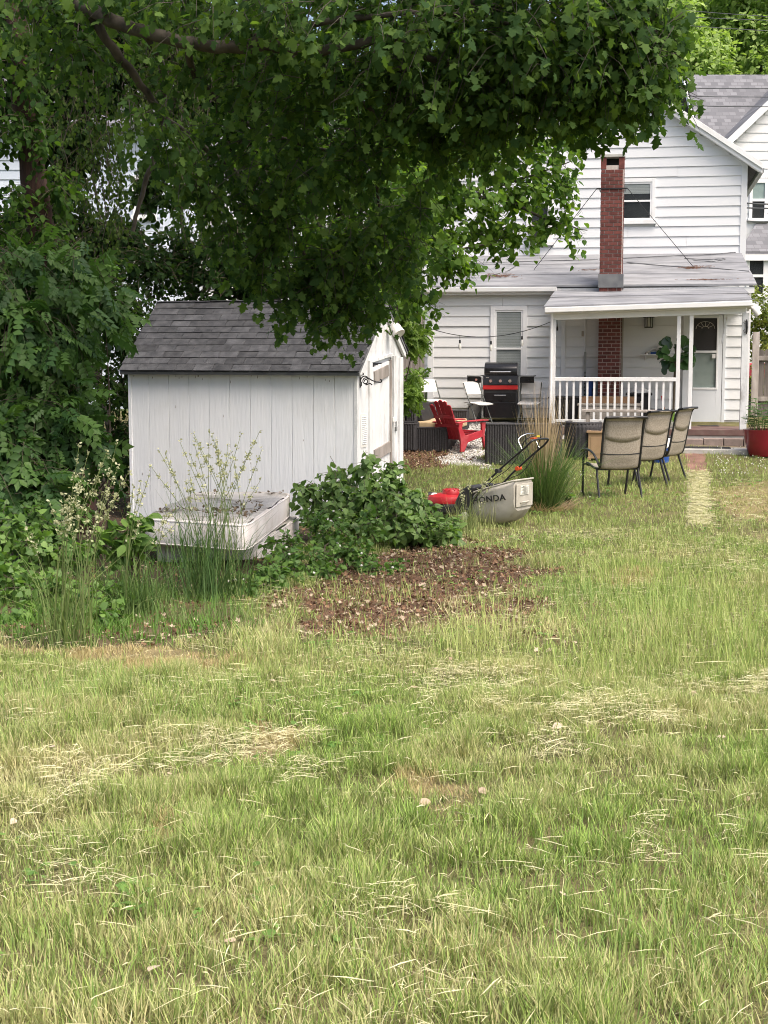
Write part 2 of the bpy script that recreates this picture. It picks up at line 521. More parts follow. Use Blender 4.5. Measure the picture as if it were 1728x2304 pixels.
Z_hay = [gpoly(p) for p in (
    [(60, 1690), (180, 1672), (310, 1690), (300, 1740), (190, 1780), (100, 1750)],
    [(370, 1660), (470, 1655), (680, 1650), (690, 1700), (560, 1725), (420, 1710)],
    [(560, 1745), (700, 1735), (720, 1790), (600, 1790)],
    [(-20, 1780), (90, 1775), (130, 1850), (-20, 1870)],
    [(960, 1540), (1180, 1535), (1230, 1570), (1060, 1600), (960, 1585)],
    [(1270, 1590), (1520, 1600), (1560, 1660), (1420, 1680), (1290, 1640)],
    [(1140, 1690), (1300, 1680), (1290, 1740), (1160, 1750)],
    [(1600, 1540), (1760, 1520), (1760, 1590), (1640, 1600)],
    [(1430, 1870), (1560, 1880), (1580, 1940), (1480, 1960)],
    [(920, 2200), (1200, 2210), (1240, 2300), (1000, 2320)],
    [(-20, 1960), (120, 1960), (150, 2040), (-20, 2060)],
    [(650, 1990), (900, 1990), (880, 2050), (700, 2050)])]

def zone_fields(x, y):
    z = {}
    z['litter'] = soft(Z_litter, x, y, .62, 1.8)
    z['litterB'] = soft(Z_litterB, x, y, .6, 1.8) & ~z['litter']
    z['litter2'] = soft(Z_litter2, x, y, .35)
    z['litter3'] = soft(Z_litter3, x, y, .3)
    z['shade'] = soft(Z_dark_soil, x, y, .3)  # dark soil around the thicket, shed and mattresses
    z['gravel'] = soft(Z_gravel, x, y, .25, 3)
    z['path'] = soft(Z_path, x, y, .09, 4)
    z['pathred'] = soft(Z_pathred, x, y, .06, 4)
    z['bare'] = soft(Z_porch_bare, x, y, .2, 3)
    d = np.zeros(np.shape(x), bool)
    for p in Z_dry: d |= soft(p, x, y, .22, 3)
    z['dry'] = d
    h = np.zeros(np.shape(x), bool)
    for p in Z_hay: h |= soft(p, x, y, .34, 3.6)
    z['hay'] = h
    return z

# ------------------------------------------------------------------ ground sheet
def axis(lo, hi, step, far):
    a = list(np.arange(lo, hi, step))
    s, v, b = step, hi, []
    while v < far:
        b.append(v); s *= 1.35; v += s
    b.append(far)
    s, v, c = step, lo, []
    while v > -far:
        s *= 1.35; v -= s; c.append(max(v, -far))
    return np.array(c[::-1] + a + b)

gx = axis(-7, 9, .09, 600)
gy = axis(2.5, 33, .09, 600)
GX, GYY = np.meshgrid(gx, gy)
gxf, gyf = GX.ravel(), GYY.ravel()
gzf = gz(gxf, gyf) + np.where((gyf < 33) & (gyf > 2), .018 * (vn(gxf, gyf, 9, 2) - .5), 0)
zf = zone_fields(gxf, gyf)
n1 = vn(gxf, gyf, 1.3, 21)[:, None]
n2 = vn(gxf, gyf, 6.0, 31)[:, None]
C = np.array([.085, .085, .036]) * (1 - n1) + np.array([.16, .14, .068]) * n1
C = C * (.75 + .5 * n2)
def paint(mask, c, k=1.0):
    C[mask] = (np.array(c) * (.7 + .6 * n2[mask])) * k + C[mask] * (1 - k)
paint(zf['dry'], (.24, .19, .10), .8)
paint(zf['shade'], (.055, .042, .028))  # dark soil colour
paint(zf['litter'] | zf['litter2'], (.115, .070, .047))
paint(zf['litter3'], (.11, .08, .05), .8)
paint(zf['gravel'], (.36, .35, .33))
paint(zf['bare'], (.16, .13, .09))
paint(zf['path'], (.26, .24, .15))
paint(zf['pathred'], (.22, .13, .10))
far = (gyf > 34) | (np.abs(gxf) > 9)
C[far] = (.07, .09, .035)
ny, nx = GX.shape
idx = np.arange(nx * ny).reshape(ny, nx)
Fg = np.stack([idx[:-1, :-1], idx[:-1, 1:], idx[1:, 1:], idx[1:, :-1]], -1).reshape(-1, 4)
M_ground = attr_mat('ground_soil', .95, .1, .8, 55)
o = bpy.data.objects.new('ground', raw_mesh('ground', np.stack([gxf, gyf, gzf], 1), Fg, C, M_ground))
link(o)
tag(o, 'yard ground sloping gently from the camera down to the shed', kind='structure')

# ------------------------------------------------------------------ grass blades
def frustum_points(n, y0, y1, xlim=None, power=1.0):
    """random ground points inside the view (with a margin), uniform per area"""
    y = np.sqrt(rng.random(n) * (y1 ** 2 - y0 ** 2) + y0 ** 2)
    half = .2618 * y * 1.12 + .25
    x = (rng.random(n) * 2 - 1) * half
    return x, y

def blades(x, y, h, w, lean, curve, cbase, ctip, az=None, lift=0.0, z=None):
    """arrays -> 3-triangle blades"""
    n = len(x)
    z = (gz(x, y) - .004 + lift) if z is None else z
    az = rng.random(n) * 2 * math.pi if az is None else az
    fa = az + math.pi / 2 + rng.normal(0, .5, n)
    dx, dy = np.cos(az), np.sin(az)
    sx, sy = np.cos(fa) * w / 2, np.sin(fa) * w / 2
    base = np.stack([x, y, z], 1)
    side = np.stack([sx, sy, np.zeros(n)], 1)
    def pt(t):
        off = h * (np.sin(lean) * t + curve * t * t)
        up = h * t * np.cos(lean) * np.sqrt(np.clip(1 - (curve * t) ** 2, .05, 1))
        return base + np.stack([dx * off, dy * off, up], 1)
    m, t_ = pt(.55), pt(1.0)
    V = np.stack([base - side, base + side, m - side * .8, m + side * .8, t_], 1).reshape(-1, 3)
    k = np.arange(n)[:, None] * 5
    F = np.concatenate([k + np.array([[0, 1, 3]]), k + np.array([[0, 3, 2]]), k + np.array([[2, 3, 4]])], 0)
    cm = cbase * .4 + ctip * .6
    Cc = np.stack([cbase, cbase, cm, cm, ctip], 1).reshape(-1, 3)
    return V, F, Cc

def join(parts):
    Vs, Fs, Cs, b = [], [], [], 0
    for V, F, C_ in parts:
        Vs.append(V); Fs.append(F + b); Cs.append(C_); b += len(V)
    return np.concatenate(Vs), np.concatenate(Fs), np.concatenate(Cs)

def mixc(a, b, t):
    return np.asarray(a)[None, :] * (1 - t[:, None]) + np.asarray(b)[None, :] * t[:, None]

G1, G2, G3 = (.150, .300, .042), (.345, .475, .100), (.10, .19, .045)
STRAW, STRAW2 = (.72, .66, .38), (.56, .48, .25)

def in_footprint(x, y):
    """shed, house and porch footprints: nothing grows there"""
    sx, sy = x + .336, y - 18.2
    lx, ly = sx * math.cos(R(18)) - sy * math.sin(R(18)), sx * math.sin(R(18)) + sy * math.cos(R(18))
    a = (lx > -3.2) & (lx < .05) & (ly > -.05) & (ly < 1.9)
    hx, hy = x - .967, y - 31.59
    hlx, hly = hx * math.cos(R(10)) - hy * math.sin(R(10)), hx * math.sin(R(10)) + hy * math.cos(R(10))
    b = (hlx > -.1) & (hly > -.1) | ((hlx > 2.5) & (hlx < 6.9) & (hly > -2.4))
    return a | b

def lawn_part(n, y0, y1, hmul, wmul):
    x, y = frustum_points(n, y0, y1)
    zf = zone_fields(x, y)
    n1 = vn(x, y, .9, 41); n2 = vn(x, y, 3.1, 51); n3 = vn(x, y, 11, 61)
    n4 = vn(x, y, 7.0, 17)
    dens = .26 + 1.4 * np.clip(n2 * .35 + n3 * .4 + n4 * .6 - .35, 0, 1)
    dens = np.where(zf['litter'], .03 + .5 * np.clip(n2 - .62, 0, 1) + .3 * np.clip(n3 - .75, 0, 1), dens)
    dens = np.where(zf['litterB'], dens * .5, dens)
    dens = np.where(zf['litter2'], .07, dens)
    dens = np.where(zf['litter3'], .12 + .5 * np.clip(n2 - .4, 0, 1), dens)
    dens = np.where(zf['shade'], .03 + .3 * np.clip(n2 - .5, 0, 1), dens)
    dens = np.where(zf['gravel'], .03, dens)
    dens = np.where(zf['path'] | zf['pathred'], .08, dens)
    dens = np.where(zf['bare'], .28, dens)
    dens = np.where(zf['hay'], dens * .45, dens)
    dens = np.where(in_footprint(x, y), 0, dens)
    keep = rng.random(n) < dens
    x, y, n1, n2, n3, n4 = x[keep], y[keep], n1[keep], n2[keep], n3[keep], n4[keep]
    zf = {k: v[keep] for k, v in zf.items()}
    m = len(x)
    tall = vn(x, y, 1.7, 71)
    h = (.018 + .045 * rng.random(m) + .085 * np.clip(tall - .5, 0, 1) * 2 * n4 + .10 * np.clip(n4 - .4, 0, 1) + .04 * np.clip(n2 - .5, 0, 1)) * hmul
    h *= np.where(zf['dry'], .6, 1) * np.where(zf['litter3'] | zf['shade'], 1.25, 1)
    w = (.0020 + .0026 * rng.random(m)) * wmul
    t = np.clip(.27 + .9 * (n1 - .5) + .6 * (n2 - .5) + rng.normal(0, .34, m), 0, 1)
    ctip = mixc(G1, G2, rng.random(m)) * (.42 + 1.0 * rng.random((m, 1)) ** 1.3)
    ctip = ctip * (1 - .9 * t[:, None]) + mixc(STRAW, STRAW2, rng.random(m)) * (.9 * t[:, None])
    ctip[zf['dry']] = mixc(STRAW2, (.46, .31, .17), rng.random(int(zf['dry'].sum()))) * .8 + ctip[zf['dry']] * .2
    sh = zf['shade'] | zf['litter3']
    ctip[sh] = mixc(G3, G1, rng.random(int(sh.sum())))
    mow = y > 17
    ctip[mow] = ctip[mow] * .45 + mixc((.18, .29, .06), (.32, .41, .11), rng.random(int(mow.sum()))) * .55
    cbase = ctip * .5 + np.array(STRAW) * .38 * (.2 + .8 * rng.random((m, 1)))  # straw-toned blade foot, darkened to imitate shadow between blades
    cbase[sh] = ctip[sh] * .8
    lean = np.abs(rng.normal(0, .38, m)); curve = rng.random(m) * .42
    return blades(x, y, h, w, lean, curve, cbase, ctip)

parts = [lawn_part(270000, 3.0, 9.0, 1.0, 1.25), lawn_part(170000, 9.0, 17.0, 1.1, 1.9), lawn_part(120000, 17.0, 29.3, 1.05, 2.6)]
V, F, C = join(parts)
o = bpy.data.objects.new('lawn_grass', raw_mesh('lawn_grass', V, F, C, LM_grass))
link(o); tag(o, 'patchy mown grass, green and straw yellow, covering the yard', 'grass', kind='stuff')

# taller uncut grass stems standing in the middle lawn
def stems(pxs, n, hmin, hmax, spread, c1, c2, wm=1.0):
    P = []
    for (a, b) in pxs:
        g = ground(a, b); P.append((g.x, g.y))
    P = np.array(P)
    i = rng.integers(0, len(P), n)
    x = P[i, 0] + rng.normal(0, spread, n); y = P[i, 1] + rng.normal(0, spread, n)
    h = hmin + (hmax - hmin) * rng.random(n) ** 1.5
    w = (.0028 + .003 * rng.random(n)) * wm
    ct = mixc(c1, c2, rng.random(n))
    return blades(x, y, h, w, np.abs(rng.normal(0, .16, n)), rng.random(n) * .5, ct * .8 + np.array(STRAW) * .2, ct)
tall = [stems([(1040, 1480), (1080, 1470), (1110, 1450), (1060, 1490), (1130, 1430)], 230, .18, .50, .13, (.34, .43, .12), (.50, .52, .20)),
        stems([(1500, 1420), (1560, 1440), (1640, 1470), (1700, 1500), (1350, 1330), (1430, 1300), (1600, 1390), (1480, 1500), (1380, 1500), (1680, 1400), (1540, 1340), (1300, 1560)], 1900, .10, .50, .28, (.22, .35, .07), (.44, .50, .16)),
        stems([(1290, 1400), (1270, 1350), (1330, 1350), (1480, 1380), (1400, 1440)], 900, .10, .32, .22, (.15, .28, .06), (.28, .40, .10)),
        stems([(830, 1350), (660, 1500), (600, 1480), (760, 1480), (900, 1450), (560, 1340)], 800, .08, .28, .26, (.17, .29, .06), (.36, .43, .13)),
        stems([(150, 1560), (60, 1600), (230, 1620), (330, 1540), (480, 1620), (700, 1560)], 1100, .07, .22, .26, (.15, .29, .06), (.32, .42, .11)),
        stems([(400, 1390), (300, 1400), (480, 1400), (350, 1360), (430, 1340), (520, 1400)], 620, .10, .30, .22, (.075, .16, .035), (.14, .23, .06)),
        stems([(60, 1330), (0, 1300), (150, 1310), (220, 1290), (100, 1380)], 420, .12, .36, .24, (.07, .15, .035), (.13, .22, .06)),
        stems([(1040, 1200), (1060, 1190), (1085, 1200), (1020, 1210), (1110, 1185)], 260, .15, .55, .07, (.18, .24, .07), (.32, .34, .14)),
        stems([(1490, 2260), (300, 2200), (1200, 2100), (800, 2150), (100, 2050), (1650, 2150), (1500, 1950)], 2600, .06, .15, .30, (.13, .27, .05), (.30, .42, .10), .8)]
V, F, C = join(tall)
o = bpy.data.objects.new('uncut_grass', raw_mesh('uncut_grass', V, F, C, LM_grass))
link(o); tag(o, 'loose uncut grass stems standing above the mown lawn', 'grass', kind='stuff')

# cut hay lying on the lawn
def lying(x, y, L, w, c, lift, tilt):
    n = len(x)
    az = rng.random(n) * 2 * math.pi
    d = np.stack([np.cos(az), np.sin(az), np.zeros(n)], 1)
    s = np.stack([-np.sin(az), np.cos(az), rng.normal(0, .6, n)], 1) * (w / 2)[:, None]
    p = np.stack([x, y, gz(x, y) + lift], 1)
    a = p - d * (L / 2)[:, None]; b = p + d * (L / 2)[:, None]
    bow = np.stack([-np.sin(az), np.cos(az), np.zeros(n)], 1) * (rng.normal(0, .012, n) * L)[:, None]
    a[:, 2] = gz(a[:, 0], a[:, 1]) + lift + tilt * rng.random(n); b[:, 2] = gz(b[:, 0], b[:, 1]) + lift + tilt * rng.random(n) * .4
    p = p + bow
    p[:, 2] = np.maximum((a[:, 2] + b[:, 2]) / 2 + .004, p[:, 2])
    V = np.stack([a - s * .5, a + s * .5, p - s, p + s, b], 1).reshape(-1, 3)
    k = np.arange(n)[:, None] * 5
    F = np.concatenate([k + np.array([[0, 1, 3]]), k + np.array([[0, 3, 2]]), k + np.array([[2, 3, 4]])], 0)
    return V, F, np.repeat(c, 5, 0)

x, y = frustum_points(230000, 3.0, 17.5)
zf = zone_fields(x, y)
bare_ = zf['shade'] | zf['litter3'] | zf['litter']
k = rng.random(len(x)) < np.where(zf['hay'], .95, np.where(bare_, .004, .05 + .40 * np.clip(vn(x, y, 1.2, 81) - .5, 0, 1)))
x, y = x[k], y[k]; n = len(x)
hay = [lying(x, y, .025 + .13 * rng.random(n) ** 2, .0014 + .0014 * rng.random(n), mixc((.78, .73, .48), (.60, .55, .33), rng.random(n)), .035 + .055 * rng.random(n), .02)]
x, y = frustum_points(700, 3.0, 14)
zf = zone_fields(x, y)
k = ~(zf['shade'] | zf['litter3'] | zf['litter']) | (rng.random(len(x)) < .2)
k &= rng.random(len(x)) < np.where(zf['hay'], 1, .38)
x, y = x[k], y[k]; n = len(x)
hay.append(lying(x, y, .12 + .38 * rng.random(n) ** 2.5, .0018 + .0014 * rng.random(n), mixc((.80, .74, .46), (.64, .62, .32), rng.random(n)), .055 + .045 * rng.random(n), .05))
x, y = [], []
for (a0, a1, b0, b1, q) in ((1552, 1594, 1062, 1183, 3600), (1600, 1720, 1080, 1190, 500)):
    for _ in range(q):
        g = ground(rnd.uniform(a0, a1), rnd.uniform(b0, b1)) if _ % 8 == 0 else g
        x.append(g.x + rnd.gauss(0, .035)); y.append(g.y + rnd.gauss(0, .12))
x, y = np.array(x), np.array(y); n = len(x)
hay.append(lying(x, y, .06 + .10 * rng.random(n), .004 + .004 * rng.random(n), mixc((.60, .57, .37), (.44, .43, .24), rng.random(n)), .012 + .02 * rng.random(n), .01))
V, F, C = join(hay)
o = bpy.data.objects.new('cut_hay', raw_mesh('cut_hay', V, F, C, LM_grass))
link(o); tag(o, 'pale dry grass clippings lying in drifts across the lawn and path', 'hay', kind='stuff')
# ------------------------------------------------------------------ leaf templates and scatter
def fan(outline, centre):
    V = np.array([centre] + outline, float)
    n = len(outline)
    F = np.array([(0, 1 + i, 1 + (i + 1) % n) for i in range(n)])
    return V, F
def mirror(half):
    out = [(x, y) for x, y in half]
    return out + [(x, -y) for x, y in half[-2:0:-1]]
def shape3(o2, fold=.12, droop=.18):
    return [(x, y, abs(y) * fold - droop * x * x - .35 * y * y) for x, y in o2]
T_maple = fan(shape3(mirror([(0, 0), (-.04, .34), (.20, .25), (.46, .58), (.50, .27), (.70, .30), (1, 0)])), (.33, 0, -.02))
T_ovate = fan(shape3(mirror([(0, 0), (.12, .24), (.42, .36), (.74, .22), (1, 0)]), .18, .22), (.42, 0, -.04))
T_heart = fan(shape3(mirror([(.06, 0), (0, .24), (.22, .43), (.58, .34), (1, 0)]), .15, .22), (.4, 0, -.04))
T_lance = fan(shape3(mirror([(0, 0), (.25, .11), (.6, .10), (1, 0)]), .3, .35), (.4, 0, -.05))
T_fig = fan(shape3(mirror([(0, 0), (.10, .16), (.32, .25), (.52, .27), (.78, .42), (.94, .28), (1, 0)]), .22, .3), (.55, 0, -.1))
def pinnate(pairs=4, ll=.34, lw=.13):
    V, F = [], []
    def lf(p, d):
        d = np.array(d); d = d / np.linalg.norm(d)
        s = np.array([-d[1], d[0], 0])
        b = len(V)
        V.extend([p, p + d * ll * .45 + s * lw + np.array([0, 0, .02]), p + d * ll + np.array([0, 0, -.07]), p + d * ll * .45 - s * lw + np.array([0, 0, .02])])
        F.extend([(b, b + 1, b + 2), (b, b + 2, b + 3)])
    for i in range(pairs):
        t = .25 + .6 * i / (pairs - 1)
        p = np.array([t, 0, -.25 * t * t])
        lf(p, (.45, 1, -.3)); lf(p, (.45, -1, -.3))
    lf(np.array([.85, 0, -.2]), (1, 0, -.4))
    b = len(V)
    V.extend([np.array([0, .008, 0]), np.array([0, -.008, 0]), np.array([.88, 0, -.2])]); F.append((b, b + 1, b + 2))
    return np.array(V, float), np.array(F)
T_pinn = pinnate()

def unit(a):
    return a / np.maximum(np.linalg.norm(a, axis=1, keepdims=True), 1e-9)

def frame(D, N):
    D = unit(D)
    S = unit(np.cross(N, D))
    return D, S, np.cross(D, S)

def screen_of(P):
    d = P - np.array(EYE)
    depth = d[:, 1] * CP - d[:, 2] * SP
    up = d[:, 1] * SP + d[:, 2] * CP
    return PW / 2 + d[:, 0] / depth * FPX, PH / 2 - up / depth * FPX, depth

def leaves(T, P, D, N, S, C, mat, parent, origin, name='foliage', keep=0, leaf_name='leaf', minpx=10):
    """scatter a leaf template; the `keep` largest in view become single leaf objects, the rest one mesh"""
    D, Sd, Nn = frame(D, N)
    P = P - np.array(origin)
    n = len(P)
    single = np.zeros(n, bool)
    if keep:
        sx, sy, dep = screen_of(P + np.array(origin))
        px = S / dep * FPX * (.35 + .65 * np.abs((Nn * np.array([0, 1, 0])).sum(1)))
        ok = (sx > 0) & (sx < PW) & (sy > 0) & (sy < PH) & (px >= minpx)
        sc_ = np.where(ok, px * (1 + .25 * rng.random(n)) * (dep.min() / dep) ** 3, -1)
        order = np.argsort(-sc_)[:keep]
        single[order[sc_[order] > 0]] = True
    rest = ~single
    TV, TF = T
    if rest.any():
        a = P[rest][:, None, :] + S[rest][:, None, None] * (TV[None, :, 0:1] * D[rest][:, None, :] + TV[None, :, 1:2] * Sd[rest][:, None, :] + TV[None, :, 2:3] * Nn[rest][:, None, :])
        m = int(rest.sum())
        F = (np.arange(m)[:, None, None] * len(TV) + TF[None]).reshape(-1, 3)
        me = raw_mesh(name, a.reshape(-1, 3), F, np.repeat(C[rest], len(TV), 0), mat)
        o = bpy.data.objects.new(name, me)
        link(o, parent); o['kind'] = 'stuff'
    ids = np.nonzero(single)[0]
    if len(ids):
        shades = []
        q = np.argsort(C[ids].sum(1))
        groups = np.array_split(ids[q], 6)
        for g in groups:
            if not len(g): continue
            me = raw_mesh(leaf_name, TV, TF, np.repeat(C[g].mean(0)[None], len(TV), 0), mat)
            for i in g:
                o = bpy.data.objects.new(leaf_name, me)
                link(o, parent)
                s = float(S[i])
                o.matrix_basis = Matrix(((D[i, 0] * s, Sd[i, 0] * s, Nn[i, 0] * s, P[i, 0]), (D[i, 1] * s, Sd[i, 1] * s, Nn[i, 1] * s, P[i, 1]),
                                         (D[i, 2] * s, Sd[i, 2] * s, Nn[i, 2] * s, P[i, 2]), (0, 0, 0, 1)))

def rand_dir(n, zmin=-1, zmax=1):
    a = rng.random(n) * 2 * math.pi
    z = zmin + (zmax - zmin) * rng.random(n)
    r_ = np.sqrt(np.clip(1 - z * z, 0, 1))
    return np.stack([r_ * np.cos(a), r_ * np.sin(a), z], 1)

def blob_clusters(blobs, shell=2.2):
    """blobs: (centre, (rx,ry,rz), n) -> twig centres and outward directions"""
    P, O = [], []
    for c, r_, n in blobs:
        u = rand_dir(n)
        rr = rng.random(n) ** (1 / shell)
        p = np.array(c) + u * rr[:, None] * np.array(r_)
        P.append(p); O.append(u)
    return np.concatenate(P), np.concatenate(O)

def sprays(P, O, per, twig, droop=.5, spread=.5):
    """each cluster is a drooping twig carrying `per` leaves; returns leaf positions, directions, normals, twig ends"""
    n = len(P)
    td = unit(O * np.array([1, 1, .4]) + rand_dir(n) * spread + np.array([0, 0, -droop]))
    L = twig * (.6 + .8 * rng.random(n))
    A = P - td * (L * .5)[:, None]
    t = rng.random((n, per))
    sag = np.array([0, 0, -1.0]) * (droop * .35)
    Q = A[:, None, :] + td[:, None, :] * (t * L[:, None])[..., None] + sag * (t ** 2 * L[:, None])[..., None] + rng.normal(0, .045, (n, per, 3)) * twig * 2
    Dl = td[:, None, :] * .7 + rand_dir(n * per).reshape(n, per, 3) * .9 + np.array([0, 0, -droop * .9])
    Nl = np.array([0, 0, 1.0]) * .9 + rand_dir(n * per).reshape(n, per, 3) * .75 + O[:, None, :] * .35
    return Q.reshape(-1, 3), Dl.reshape(-1, 3), Nl.reshape(-1, 3), A, A + td * L[:, None]

def twig_mesh(A, B, r0, name, mat, parent, origin, sag=.1):
    """three-sided thin twigs from A to B"""
    n = len(A)
    A = A - np.array(origin); B = B - np.array(origin)
    M_ = (A + B) / 2 + np.array([0, 0, sag]) * np.linalg.norm(B - A, axis=1, keepdims=True)
    d = unit(B - A)
    u = unit(np.cross(d, np.array([.13, .31, .94])))
    v = np.cross(d, u)
    ring = []
    for (Q, k) in ((A, 1.0), (M_, .8), (B, .35)):
        for j in range(3):
            t = 2 * math.pi * j / 3
            ring.append(Q + (u * math.cos(t) + v * math.sin(t)) * r0 * k)
    V = np.stack(ring, 1).reshape(-1, 3)
    f = []
    for s in range(2):
        for j in range(3):
            j2 = (j + 1) % 3
            f.append((s * 3 + j, s * 3 + j2, s * 3 + 3 + j2, s * 3 + 3 + j))
    F = (np.arange(n)[:, None, None] * 9 + np.array(f)[None]).reshape(-1, 4)
    o = bpy.data.objects.new(name, raw_mesh(name, V, F, None, mat))
    link(o, parent); o['kind'] = 'stuff'
    return o

def spline(pts, n=6):
    """Catmull-Rom through points"""
    P = [Vector(p) for p in pts]
    P = [P[0] * 2 - P[1]] + P + [P[-1] * 2 - P[-2]]
    out = []
    for i in range(1, len(P) - 2):
        for k in range(n):
            t = k / n
            a, b, c, d = P[i - 1], P[i], P[i + 1], P[i + 2]
            out.append(.5 * ((2 * b) + (c - a) * t + (2 * a - 5 * b + 4 * c - d) * t * t + (3 * b - a - 3 * c + d) * t ** 3))
    out.append(P[-2])
    return out

def wood(name, pts, r0, r1, mat, parent, origin, n=8, seg=5, wob=.0):
    q = spline(pts, seg)
    m = len(q)
    o_ = Vector(origin)
    q = [p - o_ + Vector((rnd.gauss(0, wob), rnd.gauss(0, wob), rnd.gauss(0, wob))) for p in q]
    rs = [r0 + (r1 - r0) * i / (m - 1) for i in range(m)]
    rs = [r_ * (1 + rnd.gauss(0, .05)) for r_ in rs]
    return MB().tube(q, rs, n).build(name, mat, parent, smooth=60)
# ------------------------------------------------------------------ shed
SA = R(18)
SHX, SHY = -0.336, 18.2
shed = thing('garden_shed', (SHX, SHY, -.03), 'white wooden garden shed with dark grey shingle roof and weathered plank door', 'shed', -SA)
SL, SD, SE, SR, SRY = 3.13, 1.8, 2.03, 2.86, 1.0      # length, depth, front eave, ridge height, ridge position
SBE = 2.27                                            # back eave
MB().box(-SL + .012, -.012, .012, SD - .012, .06, SE - .02).build('wall_core', M_shed_back, shed)
MB().prism([(-.012, .012, SE - .02), (-.012, SRY, SR - .05), (-.012, SD - .012, SBE - .02), (-.012, SD - .012, SE - .02)], (-SL + .024, 0, 0)).build('attic_core', M_shed_back, shed)
nb = 11
bw = SL / nb
me = MB().box(0, bw - .0055, -.012, .010, 0, SE - .07).mesh('front_board'); me.materials.append(M_shed_wall)
for i in range(nb):
    o = inst('front_board', me, shed, (-SL + i * bw, rnd.uniform(-.002, .002), .07))
    m = o.modifiers.new('bevel', 'BEVEL'); m.width = .002; m.segments = 1
me = MB().box(-.012, .010, 0, bw - .009, 0, SBE - .1).mesh('back_board'); me.materials.append(M_shed_wall)
for s in (-1,):
    for i in range(6):
        inst('side_board', me, shed, (-SL, .01 + i * (SD - .02) / 6, .07), (0, 0, 0), (1, (SD - .02) / 6 / bw, 1 if i > 2 else .9))
nl = MB()
for i in range(26):
    a_, z_ = -SL + .06 + rnd.random() * (SL - .12), SE - .12 - abs(rnd.gauss(0, .05))
    if i > 16: z_ = rnd.uniform(.5, 1.7)
    w_ = rnd.uniform(.004, .010)
    nl.prism([(a_, -.0155, z_), (a_ + w_, -.0155, z_ + .006), (a_ + w_ * .8, -.0155, z_ + rnd.uniform(.02, .045)), (a_ + w_ * .1, -.0155, z_ + .02)], (0, .004, 0))
nl.build('nail_marks', M_grey_wood, shed)['kind'] = 'stuff'
# corner trims and fascia
MB().box(-.035, .014, -.020, .03, .05, SE - .06).build('corner_trim', M_peel_paint, shed, bevel=.003)
MB().box(-SL - .014, -SL + .03, -.020, .03, .05, SE - .06).build('corner_trim', M_shed_wall, shed, bevel=.003)
MB().box(-SL - .06, .06, -.09, -.065, SE - .085, SE - .02).build('fascia', M_peel_paint, shed, bevel=.003)
# roof deck (two slopes)
def slope_frame(y0, z0, y1, z1):
    d = Vector((0, y1 - y0, z1 - z0)); L_ = d.length; d.normalize()
    n = Vector((0, -d.z, d.y))
    if n.z < 0: n = -n
    return d, n, L_
ov = .075
f_y, f_z = -.13, SE - .065
MB().prism([(-SL - ov, f_y, f_z), (-SL - ov, SRY, SR - .01), (-SL - ov, SRY, SR - .05), (-SL - ov, f_y + .01, f_z - .035)], (SL + 2 * ov, 0, 0)).build('roof_deck', M_lead, shed)
b_y, b_z = SD + .11, SBE - .06
MB().prism([(-SL - ov, SRY, SR - .012), (-SL - ov, b_y, b_z), (-SL - ov, b_y, b_z - .035), (-SL - ov, SRY, SR - .052)], (SL + 2 * ov, 0, 0)).build('roof_deck', M_lead, shed)
def shingle_slope(y0, z0, y1, z1, rows, wid, name):
    d, n, L_ = slope_frame(y0, z0, y1, z1)
    ex = L_ / rows
    me = MB().box(0, wid - .006, 0, ex * 1.35, 0, .009).mesh(name); me.materials.append(M_shingle)
    ang = math.atan2(d.z, d.y)
    flip = y1 < y0
    for r_ in range(rows):
        off = (r_ % 2) * wid * .5 + rnd.uniform(-.02, .02)
        xs = -SL - ov - .01
        x = xs - off
        while x < ov:
            a, b = max(x, xs), min(x + wid, ov + .01)
            if b - a > .03:
                p = Vector((0, y0, z0)) + d * (r_ * ex) + n * (.004 + rnd.uniform(0, .003))
                tilt = rnd.uniform(.035, .075)
                o = inst(name, me, shed, (a, p.y, p.z + .012), ((ang - tilt) if not flip else 0, 0, rnd.uniform(-.006, .006)), ((b - a) / wid, 1, 1))
                if flip:
                    o.rotation_euler = (0, 0, math.pi)
                    o.location.x = b
                    o.rotation_euler = (Matrix.Rotation(math.pi, 3, 'Z') @ Matrix.Rotation(math.atan2(d.z, -d.y) - tilt, 3, 'X')).to_euler()
            x += wid
shingle_slope(f_y - .015, f_z, SRY, SR, 11, .262, 'shingle')
shingle_slope(b_y + .015, b_z, SRY, SR, 9, .262, 'shingle')
me = MB().prism([(0, -.10, -.085), (0, 0, .006), (0, .10, -.07), (0, .10, -.062), (0, 0, .016), (0, -.10, -.075)], (.30, 0, 0)).mesh('ridge_cap'); me.materials.append(M_shingle)
for i in range(12):
    inst('ridge_cap', me, shed, (-SL - ov - .01 + i * .272, SRY, SR + .022 + rnd.uniform(-.004, .008)), (rnd.uniform(-.03, .03), rnd.uniform(-.02, .035), 0))
# end wall: vertical planks following the gable
def gable_z(y):
    return (SE - .03) + (SR - .07 - SE + .03) * y / SRY if y < SRY else (SR - .07) + (SBE - .06 - SR + .07) * (y - SRY) / (SD - SRY)
ny_ = 13
for i in range(ny_):
    a, b = .02 + i * (SD - .04) / ny_, .02 + (i + 1) * (SD - .04) / ny_ - .006
    mid_door = .52 < (a + b) / 2 < 1.38
    z0 = 2.10 + .06 * (a - .5) if mid_door else .06
    MB().prism([(.002, a, z0), (.002, b, z0), (.002, b, gable_z(b)), (.002, a, gable_z(a))], (.012, 0, 0)).build('end_board', M_peel_paint, shed, bevel=.002, segs=1)
